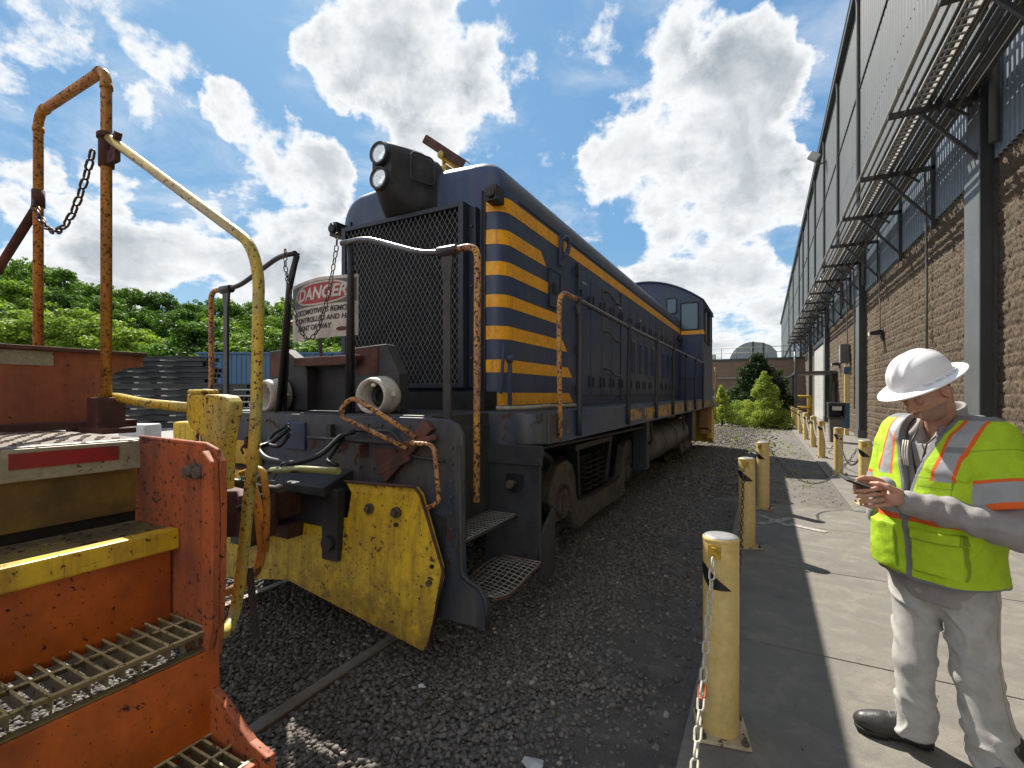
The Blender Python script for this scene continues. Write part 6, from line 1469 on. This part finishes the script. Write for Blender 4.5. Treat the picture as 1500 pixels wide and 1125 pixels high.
C_skin = skinmat('skin', (.52, .29, .20), (.42, .21, .145)); C_stub = skinmat('stubbled_skin', (.33, .20, .15), (.24, .145, .11))
PZ = [.60, .66, .74, .86, 1.0, 1.12, 1.25, 1.34, 1.40, 1.44, 1.48, 1.53]
PA = [.17, .19, .198, .198, .198, .208, .215, .212, .192, .150, .095, .06]
PB = [.15, .160, .172, .176, .170, .165, .150, .135, .118, .100, .078, .06]
PC = [.0, .005, .01, .02, .03, .03, .02, .005, -.005, -.015, -.02, -.02]
def torso(P, grow=0):
    z = P[..., 2]; a = np.interp(z, PZ, PA) + grow; b = np.interp(z, PZ, PB) + grow; c = np.interp(z, PZ, PC)
    f_ = P @ FD - c; l_ = P @ LD; r_ = (np.abs(f_ / b) ** 2.3 + np.abs(l_ / a) ** 2.3) ** (1 / 2.3); d = (r_ - 1) * np.minimum(a, b)
    return np.maximum(d, z - 1.53)
SHn = LD * .178 + np.array([0, 0, 1.385]) - FD * .01; SHf = -LD * .178 + np.array([0, 0, 1.385]) - FD * .01
ELn = S(1496, 782, 1.83); WRn = S(1330, 734, 2.0)
ELf = S(1292, 752, 2.36); WRf = S(1296, 712, 2.14)
def arms(P, g=0, long=True):
    d = smin(capf(P, SHn, ELn, .068 + g, .058 + g), capf(P, SHf, ELf, .066 + g, .058 + g), .01)
    if long:
        d = smin(d, smin(capf(P, ELn, WRn, .057 + g, .038 + g), capf(P, ELf, WRf, .055 + g, .038 + g), .01), .03)
    return d
def crease(P, fr, seed, amp, wid=.13, st=(1, 1, 1)): return -amp * np.exp(-(wav(P, fr, seed, st, 5) / wid) ** 2)
def folds(P, a, b, n, amp, seed):   # rings of cloth along a limb
    a = np.array(a); b = np.array(b); d = b - a; L_ = np.linalg.norm(d); t_ = ((P - a) @ d) / (L_ * L_); q = wav(P, 16, seed)
    return amp * np.sin(t_ * n * 6.28 + 2.4 * q + 1.2 * wav(P, 30, seed + 1)) * np.clip(1 - np.abs(t_ - .5) * 1.6, 0.15, 1)
# shirt
HEADC = S(1355, 571, 2.08)
NB = np.array([-.005, 0, 1.44]) - FD * .02
pit = R(36); yaw = np.array([-.99, -.06, 0]); yaw /= np.linalg.norm(yaw)
hf = yaw * math.cos(pit) + np.array([0, 0, -math.sin(pit)]); hu = yaw * math.sin(pit) + np.array([0, 0, math.cos(pit)]); hl_ = np.array([-yaw[1], yaw[0], 0])
HM = np.stack([hf, hl_, hu])     # rows: front, left, up of the head
def shirt(P):
    w1 = wav(P, 26, 3) * .5 + wav(P, 60, 4) * .3
    d = torso(P, -.020) + .003 * w1
    d = np.maximum(d, .655 + .02 * (P @ LD) * 3 * 0 - P[..., 2] + .006 * wav(P, 20, 8)); d = np.maximum(d, P[..., 2] - 1.50)
    e1 = capf(P, ELn, WRn, .060, .043) + folds(P, ELn, WRn, 4.5, .0075, 21) + crease(P, 15, 33, .011, .16) + crease(P, 28, 34, .005, .15)
    e2 = capf(P, ELf, WRf, .058, .042) + folds(P, ELf, WRf, 3.5, .005, 22)
    d = smin(d, smin(smin(capf(P, SHn, ELn, .058, .057), e1, .025), smin(capf(P, SHf, ELf, .058, .057), e2, .025), .01), .03)
    # collar: leaning open ring round the neck
    q = P - NB; fz = q @ FD; lz = q @ LD; z = q[..., 2]; rr = np.sqrt((fz / 1.12) ** 2 + lz ** 2); R0 = .072 + (z - .02) * -.10 + .0
    ring_ = np.maximum(np.abs(rr - R0) - .0065, np.abs(z - .035 + .38 * fz) - .032); gap = .034 - np.abs(lz) + 0 * z; ring_ = np.where(fz > 0, np.maximum(ring_, gap), ring_)
    lap = np.minimum(capf(P, NB + FD * .065 + LD * .045 + np.array([0, 0, .005]), NB + FD * .115 + LD * .060 + np.array([0, 0, -.055]), .012, .017), capf(P, NB + FD * .065 - LD * .045 + np.array([0, 0, .005]), NB + FD * .115 - LD * .055 + np.array([0, 0, -.055]), .012, .017))
    d = smin(d, smin(ring_, lap, .012), .008)
    neckhole = np.maximum(capf(P, NB - [0, 0, .03], NB + [0, 0, .3], .060, .062), -1); d = np.maximum(d, -np.where(P[..., 2] > 1.40, neckhole, 1.0))
    vneck = np.maximum(np.abs((P - NB) @ LD) - .022 - .28 * np.maximum(P[..., 2] - 1.36, 0), np.maximum(1.345 - P[..., 2], .055 - (P - NB) @ FD)); d = np.maximum(d, -vneck)
    return d
netobj('shirt', shirt, (-.52, -.48, .62), (.30, .34, 1.54), .0055, [C_shirt], MAN, smooth_it=2)
# vest
def vw(z): return np.interp(z, [1.05, 1.16, 1.30, 1.42, 1.5], [.004, .012, .050, .088, .09])
def sleeveT(P, a, b): a = np.array(a); d = np.array(b) - a; return ((P - a) @ d) / (d @ d)
def vest(P):
    z = P[..., 2]; f_ = P @ FD; l_ = P @ LD
    w1 = .010 * wav(P, 13, 5, (1, 1, .7)) + .0065 * wav(P, 30, 6, (1.2, 1.2, .5)) + .0035 * wav(P, 62, 61)
    drape = .007 * np.sin(l_ * 34 + 5 * wav(P, 9, 12) + z * 9) * np.clip((1.2 - z) * 4, 0, 1)
    d = torso(P, .016) + w1 + drape + crease(P, 10, 71, .014, .14, (1, 1, .8)) + crease(P, 20, 72, .008, .13)
    # pocket bulges: chest pocket and big lower pockets with flaps
    def pocket(l0, z0, wl, hz, dp): return np.maximum(np.maximum(np.abs(l_ - l0 + .006 * wav(P, 20, 17)) - wl, np.abs(z - z0 + .008 * wav(P, 14, 18)) - hz), np.maximum(torso(P, .014 + dp) + w1, .02 - f_))
    d = smin(d, pocket(.105, .885, .078, .085, .016), .008); d = smin(d, pocket(.105, .965, .082, .022, .026), .006); d = smin(d, pocket(-.105, .885, .075, .10, .034), .02); d = smin(d, pocket(.100, 1.145, .055, .045, .008), .006); d = smin(d, pocket(.100, 1.19, .06, .016, .015), .005)
    sl = []
    for a, b, sd in ((SHn, ELn, 41), (SHf, ELf, 42)):
        q = capf(P, a, b, .086, .096) + .005 * wav(P, 28, sd) + crease(P, 17, sd + 30, .007) + .004 * wav(P, 55, sd + 2); q = np.maximum(q, (sleeveT(P, a, b) - .80) * .37); sl.append(q)
    d = smin(d, np.minimum(sl[0], sl[1]), .045)
    d = np.maximum(d, (.755 + .012 * wav(P, 9, 14)) - z)
    opening = np.where(f_ > .0, np.abs(l_) - vw(z) + 0 * z, 1.0); opening = np.where(z < 1.05, 1.0, opening); d = np.maximum(d, -opening)
    # neck hole
    nk = capf(P, NB - [0, 0, .1], NB + [0, 0, .25], .082, .086); d = np.maximum(d, -np.where(z > 1.36, nk, 1.0)); d = np.maximum(d, z - 1.475)
    # hollow shell so that the shirt shows in the openings
    inner = torso(P, -.013); inner = np.minimum(inner, np.minimum(np.where(sleeveT(P, SHn, ELn) > .3, capf(P, SHn, ELn, .066, .076), 1), np.where(sleeveT(P, SHf, ELf) > .3, capf(P, SHf, ELf, .066, .076), 1))); return np.maximum(d, -inner)
def vfields(c):      # signed fields (positive inside) for each trim, thresholded in the cloth shader
    z = c[:, 2]; f_ = c @ FD; l_ = c @ LD; tn, tf = sleeveT(c, SHn, ELn), sleeveT(c, SHf, ELf); off_ = torso(c, .016) - .014
    an = np.minimum(off_, .062 - capf(c, SHn, ELn, .06, .07)); af = np.minimum(off_, .062 - capf(c, SHf, ELf, .06, .07))
    body = -np.maximum(np.minimum(an, (tn - .22) * .3), np.minimum(af, (tf - .22) * .3))
    mn = lambda *a: np.minimum.reduce(a); mx = lambda *a: np.maximum.reduce(a); band = lambda v, a, b: np.minimum(v - a, b - v)
    solid = mn(1.16 - z, f_ - .02); la = l_ - (z - 1.2) * .14; lb = -l_
    o = mx(mn(z - 1.20, body, band(la, .086, .165)), mn(z - 1.20, body, band(lb, .086, .165)), mn(body, band(z, 1.013, 1.037)))
    sl = mx(mn(z - 1.20, body, band(la, .099, .152)), mn(z - 1.20, body, band(lb, .099, .152)), mn(body, band(z, 1.037, 1.093)))
    tp = mx(mn(z - 1.2, body, band(la, .099, .152), .012 - np.abs(z - 1.335), f_), mn(f_ - .02, vw(z) + .017 - np.abs(l_), z - 1.02, body), mn(f_ - .02, .011 - np.abs(l_ - .004), 1.06 - z), mn(.768 - z, body), z - 1.455)
    for a_, t_ in ((an, tn), (af, tf)):
        o = mx(o, mn(a_, (t_ - .50) * .37, (.9 - t_) * .37, z - .95)); sl = mx(sl, mn(a_, (t_ - .535) * .37, (.735 - t_) * .37, z - .95))
        sl = np.where((a_ > 0) & (t_ > .5), mn(sl, (.735 - t_) * .37, (t_ - .535) * .37), sl)
    def rect(l0, z0, wl, hz): return np.where(f_ > .03, mx(np.abs(l_ - l0) - wl, np.abs(z - z0) - hz), .05)
    pk = np.minimum.reduce([np.abs(rect(.105, .895, .078, .095)), np.abs(rect(.105, .968, .083, .022)), np.abs(rect(-.105, .895, .075, .10)), np.abs(rect(.100, 1.155, .055, .055)), np.abs(rect(.100, 1.19, .058, .018))])
    sh_ = np.where(an > -.01, (tn - .20) * .37, np.where(af > -.01, (tf - .20) * .37, .05))
    return solid, o, sl, tp, pk, sh_
def vest_mat():
    m = bpy.data.materials.new('lime_safety_vest'); m.use_nodes = True; t = NT(m.node_tree); bs = m.node_tree.nodes['Principled BSDF']; O = t.n('ShaderNodeTexCoord').outputs['Object']
    at = lambda n_: t.rng(t.n('ShaderNodeAttribute', attribute_name=n_).outputs['Fac'], -.0006, .0006)
    vo = t.n('ShaderNodeTexVoronoi'); t.set(vo, 'Vector', O); t.set(vo, 'Scale', 240.0); so = at('solid')
    lime = t.mix(t.rng(t.noise(O, 14, 6, .6), .35, .65), (.46, .70, .010), (.38, .60, .010)); holes = t.math('MULTIPLY', t.rng(vo.outputs['Distance'], .0, .38, .55, 0), t.math('SUBTRACT', 1.0, so))
    c = t.mix(holes, lime, (.17, .27, .01)); c = t.mix(at('orange'), c, (.80, .12, .012)); sv = at('silver'); tp = at('tape')
    pk = t.math('ABSOLUTE', t.n('ShaderNodeAttribute', attribute_name='pocket').outputs['Fac']); ln_ = t.rng(pk, .0012, .0026, .75, 0); c = t.mix(ln_, c, (.16, .24, .01))
    pk2 = t.math('ABSOLUTE', t.n('ShaderNodeAttribute', attribute_name='shoulder').outputs['Fac']); c = t.mix(t.rng(pk2, .0012, .0028, .7, 0), c, (.16, .24, .01))
    c = t.mix(sv, c, (.33, .35, .37)); c = t.mix(tp, c, (.19, .20, .21)); c = t.mix(t.math('MULTIPLY', t.rng(t.noise(O, 330, 3, .7), .4, .7), .18), c, (.12, .14, .05))
    t.set(bs, 'Base Color', c); t.set(bs, 'Roughness', t.rng(sv, 0, 1, .75, .42)); t.set(bs, 'Normal', t.bump(t.math('ADD', t.noise(O, 400, 2), t.math('MULTIPLY', t.noise(O, 38, 6, .65), 1.6)), .45, .006)); return m
vo_ = netobj('safety_vest', vest, (-.38, -.48, .72), (.30, .36, 1.50), .0050, [vest_mat()], MAN, smooth_it=2)
_c = np.empty(len(vo_.data.vertices) * 3, 'f'); vo_.data.vertices.foreach_get('co', _c)
for n_, v_ in zip(('solid', 'orange', 'silver', 'tape', 'pocket', 'shoulder'), vfields(_c.reshape(-1, 3).astype(float))): vo_.data.attributes.new(n_, 'FLOAT', 'POINT').data.foreach_set('value', v_.astype('f'))
# jeans
HPn = LD * .085 + np.array([.01, 0, .76]); HPf = -LD * .085 + np.array([-.02, 0, .76])
KNn = S(1430, 985, 1.98); ANn = S(1462, 1150, 1.90); KNf = S(1340, 968, 2.13); ANf = S(1341, 1068, 2.11)
ANn[2] = .085
def jeans(P):
    z = P[..., 2]
    d = smin(ellf(P, (0.0, 0, .74), (.15, .155, .13)), capf(P, (0, 0, .72), (0, 0, .82), .15, .15), .03)
    for h_, k_, a_, sd in ((HPn, KNn, ANn, 51), (HPf, KNf, ANf, 52)):
        up = capf(P, h_, k_, .104, .074 if sd == 51 else .068); lo_ = capf(P, k_, a_, .074 if sd == 51 else .068, .082 if sd == 51 else .068)
        tl = sleeveT(P, k_, a_); lo_ = lo_ + .004 * np.sin(tl * 17 + 2.2 * wav(P, 15, sd)) * np.clip((tl - .45) * 2.2, 0, 1) + .002 * wav(P, 42, sd + 5) + crease(P, 15, sd + 60, .013, .15, (.8, .8, 1.7)) * np.clip(tl * 1.6, .25, 1)
        tu = sleeveT(P, h_, k_); up = up + .003 * wav(P, 20, sd + 7) + crease(P, 10, sd + 80, .011, .13, (1, 1, 1.3))
        leg = smin(up, lo_, .035); d = smin(d, leg, .03) if sd == 51 else smin(d, leg, .022)
    d = np.maximum(d, .055 + .006 * wav(P, 12, 77) - z); return np.maximum(d, z - .80)
jn_ = netobj('jeans', jeans, (-.36, -.42, .03), (.26, .30, .86), .006, [C_jean], MAN, smooth_it=2)
_c = np.empty(len(jn_.data.vertices) * 3, 'f'); jn_.data.vertices.foreach_get('co', _c); _c = _c.reshape(-1, 3).astype(float)
def legseam(P):
    out = np.full(len(P), .05)
    for h_, k_, a_ in ((HPn, KNn, ANn), (HPf, KNf, ANf)):
        z = P[:, 2]; ax = np.stack([np.interp(z, [a_[2], k_[2], h_[2]], [a_[i], k_[i], h_[i]]) for i in range(3)], 1); q = P - ax; near = np.hypot(q[:, 0], q[:, 1]) < .135
        s_ = q @ (FD * .8 + LD * .6) if a_ is ANf else q @ FD; side = (q @ (LD * .8 - FD * .6) > 0) if a_ is ANf else (q @ LD > 0)
        out = np.where(near & side & (np.abs(s_) < np.abs(out)), s_, out)
    return out
jn_.data.attributes.new('seam', 'FLOAT', 'POINT').data.foreach_set('value', legseam(_c).astype('f'))
_t = NT(C_jean.node_tree); _b = C_jean.node_tree.nodes['Principled BSDF']; _old = _b.inputs['Base Color'].links[0].from_socket
_s = _t.math('ABSOLUTE', _t.n('ShaderNodeAttribute', attribute_name='seam').outputs['Fac'])
_O = _t.n('ShaderNodeTexCoord').outputs['Object']; _z = _t.n('ShaderNodeSeparateXYZ'); _t.set(_z, 0, _O)
_w = _t.mix(_t.rng(_t.noise(_t.mapv(_O, (1, 1, .5)), 7, 6, .6), .35, .7), (.90, .90, .90), (1.08, 1.08, 1.07))
_t.set(_b, 'Base Color', _t.mix(_t.rng(_s, .0010, .0028, .75, 0), _t.mix(1.0, _old, _w, 'MULTIPLY'), (.13, .125, .12)))
# boots
for nm, heel, toe in (('boot', (-.075, -.045), (-.335, .085)), ('boot', (.07, -.25), (-.17, -.39))):
    hx = np.array([heel[0], heel[1], 0]); tx = np.array([toe[0], toe[1], 0]); dr = (tx - hx) / np.linalg.norm(tx - hx); sd_ = np.array([-dr[1], dr[0], 0]); Lb = np.linalg.norm(tx - hx)
    def bootf(P):
        q = P - hx; a = q @ dr; b = q @ sd_; z = q[..., 2]; Q = np.stack([a, b, z], -1)
        d = ellf(Q, (Lb - .075, 0, .045), (.082, .050, .050)); d = smin(d, capf(Q, (.045, 0, .050), (Lb - .10, 0, .050), .042, .044), .03); d = smin(d, capf(Q, (.05, 0, .05), (.045, 0, .18), .045, .046), .03); d = smin(d, capf(Q, (.07, 0, .10), (Lb - .12, 0, .065), .035, .036), .03)
        d = d + .0015 * wav(P, 70, 9); return np.maximum(d, .022 - z)
    def solef(P):
        q = P - hx; a = q @ dr; b = q @ sd_; z = q[..., 2]; wv = .046 - .012 * np.exp(-((a - Lb * .42) / .05) ** 2); c = np.clip(a, .045, Lb - .05); rr = np.hypot(a - c, b); d = np.maximum(rr - wv - .006 * (a > Lb * .6), np.abs(z - .014) - .014)
        tread = .004 * (np.sin(a * 420) > 0) * (z < .012); return np.maximum(d + tread, np.where((a > .085) & (a < .125), .008 - z, -1))
    lo = np.minimum(hx, tx) - .09; hi = np.maximum(hx, tx) + .09; hi[2] = .25; lo[2] = -.01
    bo = netobj('boot', bootf, lo, hi, .005, [C_boot], MAN, smooth_it=1); netobj('sole', solef, lo, hi, .0042, [C_sole], bo)
    g = MB(); ORG['tmp'] = Vector((0, 0, 0))
    class _T: name = 'tmp'
    for k in range(5):
        a0 = .095 + k * .022; z0 = .137 - k * .012; p = [hx + dr * a0 + sd_ * s * .024 + np.array([0, 0, z0 + (.0 if abs(s) else .0)]) for s in (-1, 1)]; mid = (p[0] + p[1]) / 2 + np.array([0, 0, .012]); g.tube([p[0], mid, p[1]], .0022, 5)
    ORG[bo.name] = Vector((0, 0, 0)); g.build('lace', C_tape, bo)
# head
def headf(P):
    q = (P - HEADC) @ HM.T; E = lambda c, r: ellf(q, c, r); Cq = lambda a, b, ra, rb: capf(q, a, b, ra, rb)
    d = E((-.012, 0, .035), (.100, .080, .095)); d = smin(d, E((.024, 0, -.035), (.068, .062, .088)), .02); d = smin(d, E((.030, 0, -.085), (.050, .052, .036)), .02)
    d = smin(d, Cq((.052, -.012, -.108), (.052, .012, -.108), .020, .020), .015)
    for s in (-1, 1):
        d = smin(d, Cq((.0, s * .058, -.05), (.035, s * .040, -.100), .014, .016), .02)      # jaw line
        d = smin(d, E((.055, s * .040, -.022), (.026, .022, .020)), .014)                    # cheekbone
        d = smin(d, Cq((.080, s * .012, .022), (.068, s * .046, .020), .010, .008), .012)    # brow
        e = E((.088, s * .031, -.001), (.016, .018, .013)); d = -smin(-d, e, .010)           # eye socket
        d = smin(d, E((.072, s * .030, -.002), (.0135, .0145, .0125)), .002)                 # eyeball and lids
        d = smin(d, Cq((.084, s * .022, -.004), (.076, s * .040, -.005), .0030, .0030), .003)
        ear = np.minimum(ellf(q, (-.008, s * .081, -.008), (.021, .010, .034)), 1); ear = -smin(-ear, ellf(q, (-.004, s * .093, -.004), (.012, .009, .021)), .004); d = smin(d, ear, .006)
        d = smin(d, E((.100, s * .012, -.042), (.010, .008, .008)), .005)
    d = smin(d, Cq((.084, 0, .012), (.106, 0, -.032), .009, .0125), .010); d = smin(d, E((.107, 0, -.037), (.012, .0125, .010)), .006)
    d = smin(d, E((.078, 0, -.072), (.020, .030, .022)), .012)
    d = smin(d, Cq((.096, -.014, -.066), (.096, .014, -.066), .0052, .0052), .004); d = smin(d, Cq((.094, -.013, -.077), (.094, .013, -.077), .0062, .0062), .004)
    m_ = Cq((.104, -.022, -.0715), (.104, .022, -.0715), .003, .003); d = -smin(-d, m_, .003)
    nb = (np.array(NB) - [0, 0, .08] - HEADC) @ HM.T
    d = smin(d, Cq((-.028, 0, -.055), tuple(nb), .054, .060), .03)
    return d
def hpick(c):
    q = (c - HEADC) @ HM.T; m = np.zeros(len(c), int); f_, l_, u = q[:, 0], np.abs(q[:, 1]), q[:, 2]
    m[(u < -.052) & (f_ > -.005) & (u > -.14) & ~((np.abs(u + .0715) < .011) & (l_ < .02) & (f_ > .085)) & (f_ - .02 > (-.09 - u) * .4)] = 1
    m[(f_ < -.022) & (u > -.028 - f_ * .25) | (u > .055)] = 2; m[(l_ > .068) & (f_ > -.022) & (f_ < .012) & (u > .012)] = 2
    m[(np.hypot(f_ + .008, (u + .008) * .7) < .026) & (l_ > .074)] = 0
    m[(f_ > .066) & (np.abs(u - .023 + (l_ - .03) * .2) < .0045) & (l_ > .012) & (l_ < .05)] = 2
    return m
body = netobj('head', headf, HEADC - np.array([.19, .16, .24]), HEADC + np.array([.22, .17, .16]), .0038, [C_skin, C_stub, C_hair], MAN, hpick, smooth_it=1)
# hard hat
hp = R(27); yw = np.array([-.98, -.18, 0]); yw /= np.linalg.norm(yw)
F2 = yw * math.cos(hp) + np.array([0, 0, -math.sin(hp)]); U2 = yw * math.sin(hp) + np.array([0, 0, math.cos(hp)]); L2 = np.cross(U2, F2)
rl = R(-5); U3 = U2 * math.cos(rl) + L2 * math.sin(rl); L3 = L2 * math.cos(rl) - U2 * math.sin(rl)
HC = HEADC + U3 * .052 - F2 * .004
M_hat = simple('white_hard_hat', (.80, .81, .82), .32)
HT = thing('hard_hat', tuple(pbase), 'white full brim hard hat worn by the man with the phone', 'hard hat') ; HT.rotation_euler.z = HEAD
class G2(MB): pass
g = MB(); nA, nR = 96, 40; vs = []
def hatp(a, s):       # s 0..1 dome from top to rim, 1..1.6 brim
    ca, sa = math.cos(a), math.sin(a)
    if s <= 1:
        th = s * PI / 2; rr = math.sin(th) ** .92; x, y = .128 * rr * ca, .108 * rr * sa; z = .125 * math.cos(th) ** .86 if s < 1 else 0
        l_ = y; rdg = 0
        for c0, wdt, amp in ((0, .013, .006), (.042, .006, .0035), (-.042, .006, .0035)): rdg += amp * math.exp(-((l_ - c0) / wdt) ** 4) * max(0, min(1, (z - .035) / .03))
        k = 1 + rdg / .12; return x * k, y * k, z * k
    e = (s - 1) / .6; gut = -.006 * math.sin(min(1, e * 3.2) * PI); w_ = .046 + .012 * max(0, ca) ** 2 + .004 * max(0, -ca)
    return (.128 + w_ * e) * ca, (.108 + (w_ - .004) * e) * sa, gut - .010 * e * e - .004 * max(0, ca) * e
ss = [i / 24 for i in range(25)] + [1 + .6 * i / 10 for i in range(1, 11)]
ring_pts = []
for s in ss: ring_pts.append([hatp(2 * PI * k / nA, max(s, .02)) for k in range(nA)])
lastr = ring_pts[-1]
ring_pts.append([(x * 1.006, y * 1.006, z - .003) for x, y, z in lastr]); ring_pts.append([(x * .995, y * .995, z - .006) for x, y, z in lastr])
ring_pts.append([(x * .78, y * .76, -.010) for x, y, z in lastr]); ring_pts.append([(.122 * math.cos(2 * PI * k / nA), .102 * math.sin(2 * PI * k / nA), .0) for k in range(nA)])
ring_pts.append([(.100 * math.cos(2 * PI * k / nA), .085 * math.sin(2 * PI * k / nA), .07) for k in range(nA)]); ring_pts.append([(.01 * math.cos(2 * PI * k / nA), .01 * math.sin(2 * PI * k / nA), .115) for k in range(nA)])
for rg_ in ring_pts:
    for (x, y, z) in rg_: vs.append(tuple(HC + F2 * x + L3 * y + U3 * z))
nR = len(ring_pts); g._add(vs, [(i * nA + k, i * nA + (k + 1) % nA, (i + 1) * nA + (k + 1) % nA, (i + 1) * nA + k) for i in range(nR - 1) for k in range(nA)] + [tuple(range(nA))[::-1], tuple((nR - 1) * nA + k for k in range(nA))], True)
ORG['person'] = Vector((0, 0, 0)); ORG['hard_hat'] = Vector((0, 0, 0))
g.build('shell', M_hat, HT)
g = MB()
for s in (1, -1):
    for a in (55, 75, 96, 117):
        a = R(a * s); p = HC + F2 * .131 * math.cos(a) + L3 * .111 * math.sin(a) + U3 * .006; tg = -F2 * math.sin(a) * .128 + L3 * math.cos(a) * .108; tg /= np.linalg.norm(tg); nm = np.cross(tg, U3); M3 = Matrix((Vector(tg), Vector(nm), Vector(U3))).transposed(); g.obox(tuple(p), (.030, .010, .010), M3)
g.build('rain_clip', M_hat, HT, bevel=.002)
# hands
def chainf(P, pts, rs, k=.004):
    d = None
    for i in range(len(pts) - 1):
        c = capf(P, pts[i], pts[i + 1], rs[i], rs[i + 1]); d = c if d is None else smin(d, c, k)
    return d
vv = 2.03
def handn(P):
    d = capf(P, WRn + (WRn - S(1290, 726, vv)) * -.1, S(1306, 729, 2.01), .026, .030); kn = [(1297, 714), (1298, 722), (1299, 731), (1300, 739)]
    tips = [((1282, 716), (1266, 719), (1255, 719)), ((1281, 724), (1266, 727), (1256, 727)), ((1283, 733), (1269, 735), (1261, 734)), ((1285, 741), (1274, 742), (1267, 740))]
    for i, ((kx, ky), tp) in enumerate(zip(kn, tips)):
        d = smin(d, capf(P, S(1312, 729 + (i - 1.5) * 3, 2.0), S(kx, ky, vv - .01 * (i - 1.5)), .017, .0125), .010)
    for i, ((kx, ky), tp) in enumerate(zip(kn, tips)):
        r_ = (.0100, .0092, .0086, .0076) if i < 3 else (.0088, .0082, .0076, .0068); c = chainf(P, [S(kx, ky, vv - .008 * (i - 1.5)), S(tp[0][0], tp[0][1], vv - .012), S(tp[1][0], tp[1][1], vv - .002), S(tp[2][0], tp[2][1], vv + .012)], r_); d = smin(d, c, .0028)
    d = smin(d, chainf(P, [S(1318, 722, 1.99), S(1300, 713, 2.0), S(1287, 709, 2.02), S(1277, 708, 2.04)], (.016, .013, .0105, .0085)), .007)
    return d
netobj('hand', handn, S(1245, 755, 1.93) - np.array([.02, 0, .0]), S(1345, 695, 2.1) + np.array([.02, 0, .02]), .0026, [C_skin], MAN, smooth_it=1)
def handf(P):
    w0 = WRf; a = np.array([-1, .0, 0]); d = capf(P, w0, S(1284, 714, 2.10), .025, .027)
    for i in range(4):
        z_ = (i - 1.5) * 4.6; d = smin(d, chainf(P, [S(1284, 712 + z_, 2.10), S(1268, 713 + z_, 2.095), S(1257, 714 + z_, 2.075), S(1252, 714.5 + z_, 2.055)], (.0125, .0100, .0088, .0075)), .0035)
    return smin(d, chainf(P, [S(1290, 706, 2.10), S(1276, 701, 2.09), S(1265, 700, 2.075), S(1257, 702, 2.065)], (.016, .013, .0105, .0085)), .008)
netobj('hand', handf, S(1240, 745, 2.0) - np.array([.02, 0, 0]), S(1310, 680, 2.2) + np.array([.02, 0, .02]), .0028, [C_skin], MAN, smooth_it=1)
# lanyard and badge in the vest opening
g = MB()
pts = [NB + LD * .06 + FD * .05 + np.array([0, 0, .0])] + [FD * (.150 + .0 * i) + LD * (.05 - .012 * i) + np.array([0, 0, 1.40 - .05 * i]) for i in range(1, 5)]
g.tube([tuple(p) for p in pts], .0035, 6); pts = [NB - LD * .05 + FD * .06] + [FD * (.158) + LD * (-.03 + .008 * i) + np.array([0, 0, 1.40 - .05 * i]) for i in range(1, 5)]; g.tube([tuple(p) for p in pts], .0035, 6)
g.build('lanyard', M_vinyl, MAN)
g = MB(); M3 = Matrix((Vector(LD), Vector(FD), Vector((0, 0, 1)))).transposed()
for k in range(3): g.tube([tuple(FD * .168 + LD * (-.045 + .010 * k) + np.array([0, 0, 1.36])), tuple(FD * .186 + LD * (-.040 + .011 * k) + np.array([0, 0, 1.31])), tuple(FD * .190 + LD * (-.028 + .008 * k) + np.array([0, 0, 1.25]))], .0035, 6, fillet=.02)
g.build('zip_cord', M_white, MAN)
g = MB()
for (l0, z0) in ((.035, .80), (.145, 1.36)):
    pass
# phone
PH = thing('phone', tuple(pbase), 'black smartphone held in both hands by the man in the vest', 'phone'); PH.rotation_euler.z = HEAD; ORG['phone'] = Vector((0, 0, 0))
pa = S(1237, 700, 2.06); pb = S(1281, 716, 2.05); ax_ = pb - pa; ln = np.linalg.norm(ax_); ax_ /= ln; sdv = np.array([.15, .93, .20]); sdv -= ax_ * (sdv @ ax_); sdv /= np.linalg.norm(sdv); nv_ = np.cross(ax_, sdv); nv_ = nv_ if nv_[2] > 0 else -nv_
M3 = Matrix((Vector(ax_), Vector(sdv), Vector(nv_))).transposed(); pc = (pa + pb) / 2
g = MB(); g.obox(tuple(pc), (.148, .073, .009), M3); g.build('case', M_vinyl, PH, bevel=.0035, bseg=3)
g = MB(); g.obox(tuple(pc + nv_ * .0048), (.138, .065, .001), M3); g.build('screen', M_glass, PH)
